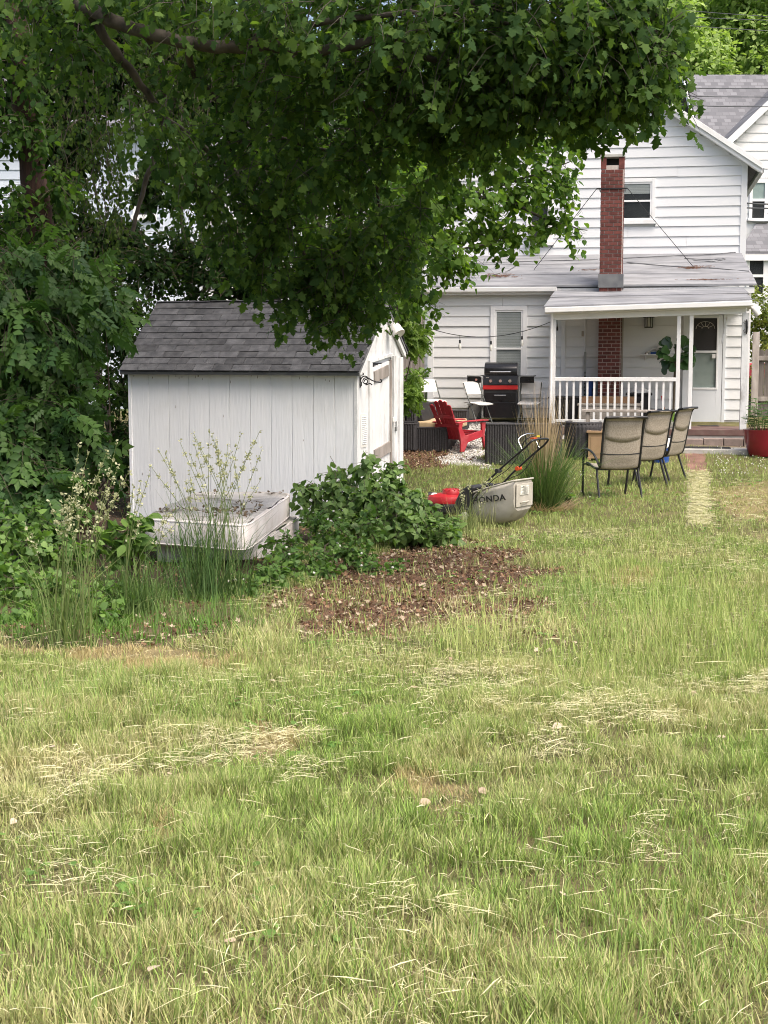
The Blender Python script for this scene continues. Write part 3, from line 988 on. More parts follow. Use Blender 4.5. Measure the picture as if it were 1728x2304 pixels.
# rakes
def rake(y0, z0, y1, z1):
    MB().bar((.045, y0, z0), (.045, y1, z1), .035, .095, (0, 0, 1)).build('rake_board', M_peel_paint, shed, bevel=.003)
rake(-.05, SE - .075, SRY, SR - .07); rake(SRY, SR - .07, SD + .06, SBE - .085)
MB().box(.016, .04, SD - .12, SD + .015, .05, SBE - .12).build('corner_trim', M_peel_paint, shed, bevel=.003)
# door jambs and door
MB().bar((.030, .44, .1), (.030, .44, 2.08), .03, .10, (0, 1, 0)).build('door_jamb', M_peel_paint, shed, bevel=.003)
MB().bar((.030, 1.47, .1), (.030, 1.43, 2.17), .03, .10, (0, 1, 0)).build('door_jamb', M_peel_paint, shed, bevel=.003)
MB().bar((.030, .39, 2.095), (.030, 1.34, 2.185), .026, .035, (0, 0, 1)).build('door_head', M_peel_paint, shed)
MB().box(.0, .012, .5, 1.42, .1, 2.08).build('door_void', M_dark_room, shed)
door = bpy.data.objects.new('door', None); link(door, shed); door.location = (.014, .50, .1)
dw = [.15, .14, .16, .13, .15]
y_ = 0
for i, w_ in enumerate(dw):
    MB().prism([(0, y_, .02 + .012 * i), (0, y_ + w_ - .006, .02 + .012 * i), (0, y_ + w_ - .006 - .015, 1.93 + .018 * i), (0, y_ - .015, 1.93 + .015 * i)], (.022, 0, 0)).build('door_plank', M_peel_paint, door, bevel=.003, segs=1)
    y_ += w_
MB().bar((.032, .05, 1.80), (.032, .63, 1.88), .02, .15, (0, 0, 1)).build('door_batten', M_grey_wood, door, bevel=.004)
MB().bar((.032, .05, .80), (.032, .70, .88), .02, .15, (0, 0, 1)).build('door_batten', M_grey_wood, door, bevel=.004)
MB().bar((.020, .775, .05), (.020, .745, 2.02), .03, .06, (0, 1, 0)).build('grey_door_edge', M_grey_wood, door, bevel=.003)
hs = MB().box(.03, .045, .80, .88, 1.20, 1.26).build('hasp', M_white_plastic, door, bevel=.004)
lk = MB().box(.03, .055, .905, .955, 1.07, 1.13)
lk.tube([(.045, .912, 1.13), (.045, .915, 1.19), (.045, .93, 1.205), (.045, .945, 1.19), (.045, .948, 1.13)], .005, 6)
lk.build('padlock', M_grey_metal, door, bevel=.003)
# louvre vent
vt = MB().box(.016, .024, .10, .31, 1.03, 1.45).build('vent', M_white_plastic, shed, bevel=.003)
me = MB().box(0, .010, 0, .075, 0, .012).mesh('louvre'); me.materials.append(M_shed_back)
for k in range(15):
    for q in (0, 1):
        inst('louvre', me, vt, (.020, .125 + q * .09, 1.07 + k * .024), (0, .5, 0))
def shed_w(x, y, z):
    return mtx((SHX, SHY, -.03), -SA) @ Vector((x, y, z))
# curled iron bracket on the end wall
br = thing('scroll_bracket', shed_w(.018, .06, 1.86), 'black wrought iron scroll bracket on the shed end wall', 'bracket', -SA - math.pi / 2)
br.scale = (.45, .45, .45)
def spiral(cx, cz, r0, r1, a0, a1, n=16):
    return [(.0, cx + (r0 + (r1 - r0) * k / n) * math.cos(a0 + (a1 - a0) * k / n), cz + (r0 + (r1 - r0) * k / n) * math.sin(a0 + (a1 - a0) * k / n)) for k in range(n + 1)]
b_ = MB()
b_.tube([(.0, .02, -.14), (.0, .05, -.12), (.0, .05, -.02)] + spiral(.16, .02, .14, .10, R(200), R(20), 12), .017, 6)
b_.tube(spiral(.17, .0, .10, .03, R(30), R(560), 22), .016, 6)
b_.tube(spiral(.08, .19, .05, .015, R(250), R(-150), 14), .014, 6)
b_.tube([(.0, .26, .08), (.0, .36, .02), (.0, .48, -.02), (.0, .60, -.03)] + spiral(.60, .02, .05, .02, R(270), R(480), 8), .017, 6)
b_.tube([(.0, .17, -.10), (.0, .30, -.06), (.0, .36, -.10)], .017, 6)
b_.tube([(.0, .012, -.18), (.0, .012, -.14), (.0, .012, .22), (0, .012, .26)], .017, 6)
b_.build('scroll', M_black_metal, br)
MB().tube([(0, -.02, .10), (0, .03, .10)], .006, 6).build('screw', M_black_metal, br)
# floodlight under the gable
fl = thing('flood_light', shed_w(.03, 1.18, 2.50), 'white round flood light under the shed gable', 'lamp', -SA)
MB().tube([(0, 0, 0), (.035, 0, 0)], .05, 14).build('base_plate', M_white_plastic, fl)
MB().tube([(.03, 0, 0), (.07, -.01, .01), (.09, -.02, .03)], .022, 10).build('swivel_arm', M_white_plastic, fl, smooth=50)
MB().tube([(.09, -.01, .09), (.10, -.02, .05), (.13, -.04, .0), (.17, -.06, -.05)], [.035, .065, .075, .082], 16, cap=True).build('lamp_shade', M_white_plastic, fl, smooth=50)

# ------------------------------------------------------------------ two old mattresses stacked in front of the shed
def mattress(name, label, corners, z0, z1, tilt_z, rnd_r):
    """corners: world XY of the four corners (front-left, front-right, back-right, back-left)"""
    c = sum((Vector((a[0], a[1], 0)) for a in corners), Vector()) / 4
    root = thing(name, (c.x, c.y, z0), label, 'mattress', 0, 'old mattresses by the shed')
    fl_, fr_, br_, bl_ = [Vector((a[0] - c.x, a[1] - c.y, 0)) for a in corners]
    n, m = 22, 30
    def ptop(u, v):
        p = (fl_ * (1 - u) + fr_ * u) * (1 - v) + (bl_ * (1 - u) + br_ * u) * v
        return p
    def rounded(u, v, k):
        # superellipse edge: pull corners in
        cu, cv = u * 2 - 1, v * 2 - 1
        q = (abs(cu) ** 14 + abs(cv) ** 14) ** (1 / 14)
        mx_ = max(abs(cu), abs(cv))
        s = (mx_ / q) if q > 0 else 1
        return ptop(.5 + cu * s * .5 * k, .5 + cv * s * .5 * k)
    h = z1 - z0
    rows = []
    top = MB(); sd = MB()
    for j in range(m + 1):
        r_ = []
        for i in range(n + 1):
            u, v = i / n, j / m
            p = rounded(u, v, .972)
            e = max(abs(u * 2 - 1), abs(v * 2 - 1))
            z = h - .008 - .03 * max(0, (e - .9) * 10) ** 2 * .5 + tilt_z * (v - .5) + .04 * float(vn(p.x * 1.0 + c.x, p.y + c.y, 3.0, 7)) - .05 * (1 - e) * .6
            r_.append((p.x, p.y, z))
        rows.append(r_)
    top.grid(rows)
    top.build('top_panel', M_mattress_top, root, smooth=60)
    ring_uv = [(i / n, 0) for i in range(n)] + [(1, j / m) for j in range(m)] + [(1 - i / n, 1) for i in range(n)] + [(0, 1 - j / m) for j in range(m)]
    prof = [(.96, .0), (.992, .012), (1.0, .04), (1.006, h * .5), (1.0, h - .03), (.992, h - .008), (.970, h - .008)]
    rows = []
    for (k, zz) in prof:
        r_ = []
        for (u, v) in ring_uv + [ring_uv[0]]:
            p = rounded(u, v, k)
            zt = (zz + tilt_z * (v - .5) * (zz / h)) + .03 * (float(vn(p.x * 3 + c.x, p.y * 3 + zz * 2, 1, 3)) - .5)
            r_.append((p.x, p.y, max(zt, 0)))
        rows.append(r_)
    sd.grid(rows)
    sd.build('side_panel', M_mattress, root, smooth=70)
    for zz in (.025, h - .02):
        pts = []
        for (u, v) in ring_uv + [ring_uv[0]]:
            p = rounded(u, v, 1.0)
            pts.append((p.x, p.y, zz + tilt_z * (v - .5) * (zz / h)))
        MB().tube(pts, .006, 6, cap=False).build('piping', M_mattress, root, smooth=60)
    return root
mz = .02
m1 = [at_y(345, 1270, 1), None]
def flat(px, py, z):
    d = ray(px, py); t = (z - EYE.z) / d.z
    p = EYE + d * t
    return (p.x, p.y)
mattress('mattress', 'bottom of the two stacked dirty white mattresses, pushed out to the right', [flat(345, 1272, .03), flat(590, 1262, .03), flat(678, 1200, .03), flat(470, 1200, .03)], .03, .25, 0, .1)
um = mattress('mattress', 'upper dirty white mattress with leaf-stained top, lying on another mattress', [flat(318, 1164, .54), flat(556, 1180, .54), flat(658, 1108, .54), flat(440, 1108, .54)], .262, .54, .0, .1)

n = 420
uu, vv = rng.random(n), rng.random(n) ** .8
cl_ = [Vector((*flat(a_, b_, .54), 0)) for a_, b_ in ((318, 1164), (556, 1180), (658, 1108), (440, 1108))]
Pd = np.array([tuple(((cl_[0] * (1 - a_) + cl_[1] * a_) * (1 - b_) + (cl_[3] * (1 - a_) + cl_[2] * a_) * b_)) for a_, b_ in zip(.06 + .88 * uu, .06 + .88 * vv)])
kk = vn(Pd[:, 0], Pd[:, 1], 2.6, 44) > .60
Pd = Pd[kk]; n = len(Pd)
Pd[:, 2] = .262 + .292 + .012 * rng.random(n)
DD = rng.normal(0, 1, (n, 3)); NN = rng.normal(0, .35, (n, 3)) + np.array([0, 0, 1.0])
Tq = fan([(-.1, .1, .05), (.15, .42, .18), (.62, .5, .2), (1, -.1, .22), (.4, -.45, .2)], (.4, 0, -.06))
leaves(Tq, Pd, DD, NN, .02 + .03 * rng.random(n), mixc((.10, .07, .045), (.26, .21, .15), rng.random(n)), LM_dry, um, tuple(um.location), 'leaf_debris')
# ------------------------------------------------------------------ house
HA = R(10)
HX, HY, HB = .967, 31.59, .62
house = thing('white_house', (HX, HY, HB), 'white sided two storey house with brick chimney and back porch', 'house', -HA)
HM = mtx((HX, HY, HB), -HA); HI = HM.inverted()
def hp(px, py, ly=0.0):
    c = HI @ EYE; d = HI.to_3x3() @ ray(px, py)
    t = (ly - c.y) / d.y
    return c + d * t
def hw(x, y, z):
    return HM @ Vector((x, y, z))
HWD = hp(1683, 800).x
PY = -1.85                                   # porch front plane
z_sid0 = .16
z_eave = hp(1100, 650).z
# wall cores
MB().box(.01, HWD - .01, .012, 2.3, -.4, z_eave).build('lower_wall_core', M_siding_low, house)
UY = 2.25
ux1 = hp(1677, 460, UY).x
ux0 = hp(985, 460, UY).x
rk0, rk1 = hp(1490, 222, UY - .25), hp(1722, 374, UY - .25)
slope = (rk0.z - rk1.z) / (rk1.x - rk0.x)
uxm = (ux0 + ux1) / 2
z_ue = rk1.z + slope * (rk1.x - ux1) - .12   # wall top at the corner
z_ap = z_ue + slope * (ux1 - uxm)
UB = 8.5
MB().prism([(ux0 + .01, UY + .012, z_eave), (ux1 - .01, UY + .012, z_eave), (ux1 - .01, UY + .012, z_ue - .02), (uxm, UY + .012, z_ap - .02), (ux0 + .01, UY + .012, z_ue - .02)], (0, UB, 0)).build('upper_wall_core', M_siding, house)
# clapboards
BH = .216
def board_mesh(name, mat, h):
    me = MB().prism([(0, -.026, 0), (0, .011, 0), (0, .011, h), (0, -.004, h), (0, -.026, .008)], (1, 0, 0)).mesh(name)
    me.materials.append(mat); return me
bm_low = board_mesh('siding_board', M_siding_low, BH)
bm_up = board_mesh('siding_board', M_siding, BH)
def boards(x0, x1, z0, z1, y, me, holes, gable=None):
    z = z0
    while z < z1 - .04:
        h = min(BH, z1 - z)
        a0, a1 = x0, x1
        if gable:
            zz = z + h * .5
            if zz > z_ue:
                a1 = uxm + (z_ap - zz) / slope; a0 = 2 * uxm - a1
                a0, a1 = max(a0, x0), min(a1, x1)
        segs = [(a0, a1)]
        for (hx0, hx1, hz0, hz1) in holes:
            if z + h > hz0 + .02 and z < hz1 - .02:
                ns = []
                for (s0, s1) in segs:
                    if hx1 <= s0 or hx0 >= s1: ns.append((s0, s1)); continue
                    if hx0 > s0: ns.append((s0, hx0))
                    if hx1 < s1: ns.append((hx1, s1))
                segs = ns
        cut = []
        for (s0, s1) in segs:
            if s1 - s0 > 3.0:
                k_ = s0 + (s1 - s0) * rnd.uniform(.25, .75)
                cut += [(s0, k_ - .002), (k_ + .002, s1)]
            else: cut.append((s0, s1))
        for (s0, s1) in cut:
            if s1 - s0 > .05:
                inst('siding_board', me, house, (s0, y + rnd.uniform(-.003, .003), z + rnd.uniform(-.004, .004)), (0, rnd.uniform(-.0012, .0012), 0), (s1 - s0, 1, h / BH))
        z += BH
def rect(px0, py0, px1, py1, ly=0.0):
    a, b = hp(px0, py1, ly), hp(px1, py0, ly)
    return a.x, b.x, a.z, b.z
w1 = rect(1103, 688, 1187, 868)
w1 = (w1[0], w1[1], w1[2] + .0, w1[3])
ch_x0, ch_x1 = hp(1346, 760, -.55).x, hp(1398, 760, -.55).x
d1 = rect(1536, 702, 1632, 934)
DZ0 = d1[2]
boards(.02, HWD - .02, z_sid0, z_eave - .02, -.012, bm_low, [w1, (ch_x0, ch_x1, -1, 9), (d1[0], d1[1], -1, d1[3])])
w2 = rect(1388, 401, 1476, 500, UY)
w3 = rect(1184, 376, 1246, 548, UY)
boards(ux0 + .02, ux1 - .02, hp(1600, 572, UY).z - .25, z_ap, UY - .012, bm_up, [w2, w3], True)
# corner boards
cb = MB().box(-.03, .10, -.045, .05, -.3, z_eave - .03).build('corner_board', M_siding_low, house, bevel=.004)
MB().box(ux1 - .10, ux1 + .03, UY - .045, UY + .05, z_eave, z_ue + .02).build('corner_board', M_siding, house, bevel=.004)
MB().box(HWD - .06, HWD + .03, -.045, .05, 0, z_eave - .03).build('corner_board', M_white_paint, house, bevel=.004)
MB().box(.0, HWD, -.03, .012, -.5, z_sid0).build('foundation', M_concrete, house)

# windows
def window(x0, x1, z0, z1, y, fw=.09, split=.52, blind=True, ac=False, deep=.10, blind_z=None):
    w = bpy.data.objects.new('window', None); link(w, house); w.location = (x0, y, z0)
    W_, H_ = x1 - x0, z1 - z0
    f = MB()
    f.box(0, fw, -.035, .02, 0, H_); f.box(W_ - fw, W_, -.035, .02, 0, H_)
    f.box(fw, W_ - fw, -.035, .02, H_ - fw, H_)
    f.build('frame', M_white_paint, w, bevel=.004)
    MB().box(-.03, W_ + .03, -.07, .02, -.05, .04).build('sill', M_white_paint, w, bevel=.005)
    MB().box(fw, W_ - fw, .012 + .0, .02, .04, H_ - fw).build('dark_backing', M_dark_room, w)
    zs = .04 + (H_ - fw - .04) * (1 - split)
    for (a, b, yy) in ((zs - .02, H_ - fw, -.018), (.04, zs + .02, -.030)):
        s = MB(); t = .04
        s.box(fw, fw + t, yy, yy + .022, a, b); s.box(W_ - fw - t, W_ - fw, yy, yy + .022, a, b)
        s.box(fw + t, W_ - fw - t, yy, yy + .022, a, a + t); s.box(fw + t, W_ - fw - t, yy, yy + .022, b - t, b)
        s.build('sash', M_white_paint, w, bevel=.003, segs=1)
        MB().box(fw + t, W_ - fw - t, yy + .008, yy + .012, a + t, b - t).build('pane', M_glass, w)
    if blind:
        bz = blind_z if blind_z is not None else .05
        bl = MB()
        k = H_ - fw - .02
        while k > bz:
            bl.box(fw + .03, W_ - fw - .03, .000, .006, k - .034, k - .004)
            k -= .033
        bl.build('blind', M_blind, w)
    if ac:
        MB().box(fw + .03, W_ - fw - .05, -.22, .0, .05, .40).build('air_conditioner', M_taupe, w, bevel=.012)
        g = MB()
        g.box(fw + .06, W_ - fw - .08, -.226, -.221, .08, .37)
        g.build('air_conditioner_grille', M_black_plastic, w)
    return w
window(w1[0], w1[1], w1[2], w1[3], -.03)
window(w2[0], w2[1], w2[2], w2[3], UY - .03, fw=.08, split=.5, blind_z=.62)
window(w3[0], w3[1], w3[2], w3[3], UY - .03, fw=.08, split=.45, ac=True, blind_z=.9)

# main roof
def slab(name, a, b, c, d, th, mat, parent, bevel=0):
    """quad a-b-c-d extruded down by th"""
    return MB().prism([a, b, c, d], (0, 0, -th)).build(name, mat, parent, bevel=bevel)
M_dark_shingle = pm('house_shingle', (.08, .08, .085), (.14, .14, .145), 8, .95, .5, 90)
oh = .33
ze = z_ap - slope * (ux1 + oh - uxm)
for s in (1, -1):
    xe = uxm + s * (ux1 + oh - uxm)
    slab('main_roof', (uxm, UY - .28, z_ap + .16), (xe, UY - .28, ze + .16), (xe, UY + UB + .3, ze + .16), (uxm, UY + UB + .3, z_ap + .16), .10, M_dark_shingle, house)
    for (dz, wd, yy) in ((.052, .13, UY - .30), (-.07, .11, UY - .26)):
        MB().prism([(uxm, yy, z_ap + .155 - .052 + dz), (xe, yy, ze + .155 - .052 + dz), (xe, yy, ze + .155 - .052 + dz - wd), (uxm, yy, z_ap + .155 - .052 + dz - wd)], (0, .035, 0)).build('rake_board', M_white_paint, house, bevel=.004)
    MB().prism([(uxm, UY - .265, z_ap - .06), (xe, UY - .265, ze - .06), (xe, UY + .0, ze - .06), (uxm, UY + .0, z_ap - .06)], (0, 0, .02)).build('rake_soffit', M_white_paint, house)
    MB().bar((xe - s * .02, UY - .26, ze + .0), (xe - s * .02, UY + UB, ze + .0), .10, .10).build('eave_gutter', M_grey_metal, house, bevel=.01)
# lean-to roof in overlapping strips
lt_top_z = hp(1500, 570, UY).z
lt_e = Vector((0, -.22, z_eave + .05))
lx0, lx1 = -.12, HWD + .12
n_st = 3
for i in range(n_st):
    t0, t1 = i / n_st, (i + 1) / n_st
    y0, y1 = lt_e.y + (UY - lt_e.y) * t0, lt_e.y + (UY - lt_e.y) * t1 + .04
    z0, z1 = lt_e.z + (lt_top_z - lt_e.z) * t0, lt_e.z + (lt_top_z - lt_e.z) * (t1 + .015)
    xr = lx1 - .18 * t0
    MB().prism([(lx0, y0, z0 + .012), (xr, y0, z0 + .012), (xr - .05, y1, z1), (lx0, y1, z1)], (0, 0, -.045)).build('lean_to_roof', M_roof_roll, house, bevel=.004)
MB().box(lx0 + .03, lx1 - .04, -.19, -.15, z_eave - .13, z_eave - .005).build('fascia', M_white_paint, house, bevel=.004)
MB().box(lx0 + .05, lx1 - .06, -.15, -.02, z_eave - .06, z_eave - .03).build('soffit', M_white_paint, house)
MB().prism([(lx0, -.19, z_eave + .02), (lx0, -.29, z_eave + .02), (lx0, -.28, z_eave - .07), (lx0, -.21, z_eave - .09)], (hp(1224, 690, PY).x - lx0 + .15, 0, 0)).build('gutter', M_white_paint, house, bevel=.008)
# porch
px0, px1 = hp(1224, 690, PY - .15).x, hp(1694, 690, PY - .15).x
pz_l, pz_r = hp(1224, 692, PY - .15).z, hp(1694, 676, PY - .15).z
pzt = z_eave - .035
for i in range(2):
    t0, t1 = i / 2, (i + 1) / 2
    yf, yb = PY - .2, -.12
    y0, y1 = yf + (yb - yf) * t0, yf + (yb - yf) * t1 + .03
    zl0, zl1 = pz_l + (pzt - pz_l) * t0, pz_l + (pzt - pz_l) * t1
    zr0, zr1 = pz_r + (pzt - pz_r) * t0, pz_r + (pzt - pz_r) * t1
    xl0 = px0 + .12 * t0; xl1 = px0 + .12 * t1
    MB().prism([(xl0, y0, zl0 + .03), (px1 - .02, y0, zr0 + .03), (px1 - .06, y1, zr1 + .015), (xl1, y1, zl1 + .015)], (0, 0, -.04)).build('porch_roof', M_roof_roll, house, bevel=.004)
def sl_bar(name, y0, y1, zt, zb, mat, bev=.005, xo=0.0):
    """strip across the porch front following its sloping eave"""
    return MB().prism([(px0 + .02 + xo, y0, pz_l + zt), (px1 - .02 - xo, y0, pz_r + zt), (px1 - .02 - xo, y0, pz_r + zb), (px0 + .02 + xo, y0, pz_l + zb)], (0, y1 - y0, 0)).build(name, mat, house, bevel=bev)
sl_bar('porch_gutter', PY - .27, PY - .17, -.005, -.105, M_white_paint, .012)
sl_bar('porch_fascia', PY - .165, PY - .135, .0, -.13, M_white_paint)
sl_bar('porch_beam', PY - .05, PY + .05, -.02, -.245, M_white_paint, xo=.1)
sl_bar('porch_soffit', PY - .134, PY - .052, -.11, -.13, M_white_paint, 0)
MB().prism([(px0 + .1, PY + .06, pz_l - .20), (px1 - .1, PY + .06, pz_r - .20), (px1 - .1, -.04, pz_r - .10), (px0 + .1, -.04, pz_l - .10)], (0, 0, .02)).build('porch_ceiling', M_white_paint, house)
pfz = hp(1600, 966, PY).z
MB().box(px0 + .12, px1 - .06, PY - .08, -.03, pfz - .12, pfz).build('porch_floor', M_porch_floor, house, bevel=.01)
MB().box(px0 + .12, px1 - .08, PY - .06, -.05, -.6, pfz - .122).build('porch_base', M_concrete, house)
def post(pxa, pxb, wdt, mat=M_white_paint, base=True, rail_top=None):
    x = hp((pxa + pxb) / 2, 830, PY).x
    zt = pz_l + (pz_r - pz_l) * (x - px0) / (px1 - px0) - .23
    o = MB().box(x - wdt / 2, x + wdt / 2, PY - wdt / 2, PY + wdt / 2, pfz + .002, zt).build('porch_post', mat, house, bevel=.006)
    return x
xp1 = post(1237, 1250, .11, M_peel_paint)
xp2 = post(1521, 1530, .075)
xp3 = post(1549, 1558, .075)
xp4 = post(1668, 1681, .13, M_peel_paint)
MB().tube([(xp1 - .02, PY - .16, pz_l - .10), (xp1 - .02, PY - .12, pz_l - .2), (xp1 - .03, PY - .09, pz_l - .45), (xp1 - .03, PY - .09, pfz + .05)], .028, 10).build('downspout', M_white_paint, house, smooth=50)
# storm door frame head + side wall sliver
rl = bpy.data.objects.new('porch_rail', None); link(rl, house); rl.location = (xp1, PY, pfz)
RL = xp2 - xp1
rz1 = hp(1385, 849, PY).z - pfz; rz0 = hp(1385, 951, PY).z - pfz
MB().box(.05, RL - .035, -.04, .04, rz1 - .075, rz1).build('top_rail', M_white_paint, rl, bevel=.006)
MB().box(.05, RL - .035, -.03, .03, rz0, rz0 + .06).build('bottom_rail', M_peel_paint, rl, bevel=.006)
me = MB().box(-.02, .02, -.018, .018, rz0 + .06, rz1 - .075).mesh('baluster'); me.materials.append(M_white_paint)
nbal = 17
for i in range(nbal):
    inst('baluster', me, rl, (.05 + (RL - .085) * (i + .75) / (nbal + .5), 0, 0), (0, 0, rnd.uniform(-.02, .02)))
# storm door
dr = bpy.data.objects.new('door', None); link(dr, house); dr.location = (d1[0], -.03, pfz)
dx = lambda p: hp(p, 820).x - d1[0]
dz = lambda p: hp(1580, p).z - pfz
Hd = dz(713)
MB().box(dx(1536), dx(1552), -.05, .02, 0, Hd + .05).build('door_frame', M_door, dr, bevel=.004)
MB().box(dx(1625), dx(1632), -.05, .02, 0, Hd + .05).build('door_frame', M_door, dr, bevel=.004)
MB().box(dx(1536), dx(1632), -.052, .02, Hd + .05, Hd + .13).build('door_frame', M_door, dr, bevel=.004)
lf = MB(); g0, g1 = dx(1559), dx(1611); a0, a1 = dx(1553), dx(1624)
gzb, gzt, gzm = dz(872), dz(716), dz(791)
lf.box(a0, g0, -.045, -.01, .03, Hd + .03); lf.box(g1, a1, -.045, -.01, .03, Hd + .03)
lf.box(g0, g1, -.045, -.01, .03, gzb); lf.box(g0, g1, -.045, -.01, gzt, Hd + .03)
lf.build('door_leaf', M_door, dr, bevel=.004)
mf = MB(); mf.box(g0 - .035, g0, -.058, -.044, gzb - .04, gzt + .02); mf.box(g1, g1 + .035, -.058, -.044, gzb - .04, gzt + .02); mf.box(g0, g1, -.058, -.044, gzb - .04, gzb)
mf.box(g0, g1, -.058, -.030, gzm - .025, gzm + .02); mf.build('glazing_bead', M_white_paint, dr, bevel=.003)
MB().box(g0, g1, -.022, -.016, gzm + .02, gzt).build('screen', M_screen, dr)
MB().box(g0, g1, -.006, -.001, gzb, gzm).build('curtain', M_frost, dr)
MB().box(g0, g1, -.026, -.022, gzb, gzm - .025).build('pane', M_glass, dr)
fn = MB(); cx_ = (g0 + g1) / 2; cz_ = gzt - .22
for k in range(0, 181, 15):
    pass
fn.tube([(cx_ + .19 * math.cos(R(k)), -.026, cz_ + .15 * math.sin(R(k))) for k in range(0, 181, 12)], .006, 6)
fn.tube([(cx_ + .07 * math.cos(R(k)), -.026, cz_ + .055 * math.sin(R(k))) for k in range(0, 181, 20)], .006, 6)
for k in (30, 60, 90, 120, 150):
    fn.tube([(cx_ + .07 * math.cos(R(k)), -.026, cz_ + .055 * math.sin(R(k))), (cx_ + .19 * math.cos(R(k)), -.026, cz_ + .15 * math.sin(R(k)))], .005, 6)
fn.build('fan_light', M_taupe, dr)
MB().box(g1 - .09, g1 - .02, -.075, -.045, gzm - .14, gzm - .05).build('door_handle', M_white_plastic, dr, bevel=.006)
MB().box(dx(1552), dx(1625), -.06, -.01, .0, .03).build('door_sill', M_black_plastic, dr)
MB().bar((HWD - .52, PY + .3, hp(1650, 712, PY).z), (HWD - .62, PY + .28, hp(1650, 775, PY).z), .03, .02).build('hanging_slat', M_white_paint, house)
# trims and conduit on the porch wall
for (a, b, mat) in ((1262, 1272, M_siding_low), (1397, 1402, M_taupe)):
    xa, xb = hp(a, 800).x, hp(b, 800).x
    MB().box(xa, xb, -.055, -.035, z_sid0, z_eave - .1).build('wall_trim', mat, house, bevel=.003)
MB().tube([(hp(1316, 800).x, -.05, hp(1316, 700).z), (hp(1316, 800).x, -.05, hp(1316, 800).z)], .014, 8).build('conduit', M_white_paint, house)
MB().box(hp(1308, 800).x, hp(1313, 800).x, -.06, -.035, hp(1310, 757).z, hp(1310, 745).z).build('outlet_box', M_taupe, house, bevel=.003)

# chimney
chm = bpy.data.objects.new('chimney', None); link(chm, house); chm.location = (ch_x0, -.56, 0)
cw = ch_x1 - ch_x0
cz_top = hp(1375, 347, -.55).z
MB().box(.012, cw - .012, .012, .53, pfz, cz_top - .22).build('mortar_core', M_mortar, chm)
RHT = .0765
nrow = int((cz_top - .24 - pfz) / RHT)
me_f = MB().box(0, 1, -.006, .10, 0, RHT - .016).mesh('brick'); me_f.materials.append(M_brick)
bl_ = (cw - .02) / 2.5
for r_ in range(nrow):
    z = pfz + r_ * RHT
    xs = [0, bl_, 2 * bl_ + .0] if r_ % 2 == 0 else [0, bl_ * .5, bl_ * 1.5]
    ws = [bl_, bl_, bl_ * .5] if r_ % 2 == 0 else [bl_ * .5, bl_, bl_]
    for x, w_ in zip(xs, ws):
        inst('brick', me_f, chm, (x + .01, rnd.uniform(-.003, .003), z), (0, 0, 0), (w_ - .016, 1, 1))
sbm = MB()
for r_ in range(nrow):
    z = pfz + r_ * RHT
    for k in range(3):
        off = .10 if r_ % 2 else .005
        sbm.box(.0, .02, off + .11 + k * .14, off + .11 + k * .14 + .128, z, z + RHT - .013)
        sbm.box(cw - .02, cw - .0, off + .11 + k * .14, off + .11 + k * .14 + .128, z, z + RHT - .013)
so = sbm.build('side_bricks', M_brick, chm); so['kind'] = 'stuff'
zt = pfz + nrow * RHT
for (a, b) in ((0.0, .11), (cw - .11, cw)):
    for k in range(2):
        MB().box(a, b, 0 + k * .4, .12 + k * .4, zt, cz_top - .06).build('brick', M_brick, chm, bevel=.004)
MB().box(.02, cw - .02, .25, .5, zt, cz_top - .06).build('flue_shade', M_dark_room, chm)  # near-black block stands in for shade inside the chimney opening
MB().box(-.015, cw + .015, -.02, .55, cz_top - .058, cz_top).build('cap_slab', M_concrete, chm, bevel=.006)
zfl = hp(1375, 645, -.6).z
MB().box(-.02, cw + .02, -.03, .56, zfl - .02, zfl + .26).build('flashing', M_lead, chm, bevel=.004)
zb = hp(1375, 424, -.6).z
st = MB(); st.box(-.08, cw + .07, -.022, -.010, zb - .014, zb + .014); st.box(-.03, -.012, -.012, .55, zb - .012, zb + .012); st.box(cw + .012, cw + .03, -.012, .55, zb - .012, zb + .012)
st.build('iron_strap', M_black_metal, chm)
def guy(pxe, pye, side):
    e = hp(pxe, pye, 1.2)
    a = Vector((ch_x0 + (cw + .07 if side > 0 else -.08), -.575, zb))
    # land on the lean-to roof
    tt = (1.0 - lt_e.y) / (UY - lt_e.y)
    e = hp(pxe, pye, 1.0); e.z = lt_e.z + (lt_top_z - lt_e.z) * tt + .01
    MB().tube([a, e], .007, 6).build('guy_wire', M_black_metal, house)
guy(1202, 606, -1); guy(1562, 604, 1)
# debris: pine needles caught on the roof
def roof_z(y):
    return lt_e.z + (lt_top_z - lt_e.z) * (y - lt_e.y) / (UY - lt_e.y)
def needles(name, spots, surf):
    m = MB()
    for (x, y, sx_, sy_, n) in spots:
        for _ in range(n):
            a, b = x + rnd.gauss(0, sx_), y + rnd.gauss(0, sy_)
            t = rnd.gauss(0, .5); L_ = rnd.uniform(.04, .09)
            m.bar((a, b, surf(a, b) + .02), (a + L_ * math.cos(t), b + L_ * math.sin(t) * .5, surf(a + L_ * math.cos(t), b + L_ * math.sin(t) * .5) + .024), .008, .005)
    o = m.build(name, pm('pine_needles', (.16, .075, .045), (.24, .13, .08), 9, .95), None)
    o.matrix_world = HM
    return tag(o, 'rust brown pine needles caught on the porch roof', 'needles', kind='stuff')
sp_ = [(hp(1560, 604, 1.0).x, 1.0, .16, .06, 120), (hp(1120, 625, .5).x, .5, .2, .08, 110), (hp(1590, 640, -.3).x, -.13 + .2, .3, .02, 60), (hp(1330, 612, .9).x, .9, .15, .04, 30)]
needles('roof_needles', sp_, lambda x, y: roof_z(y))
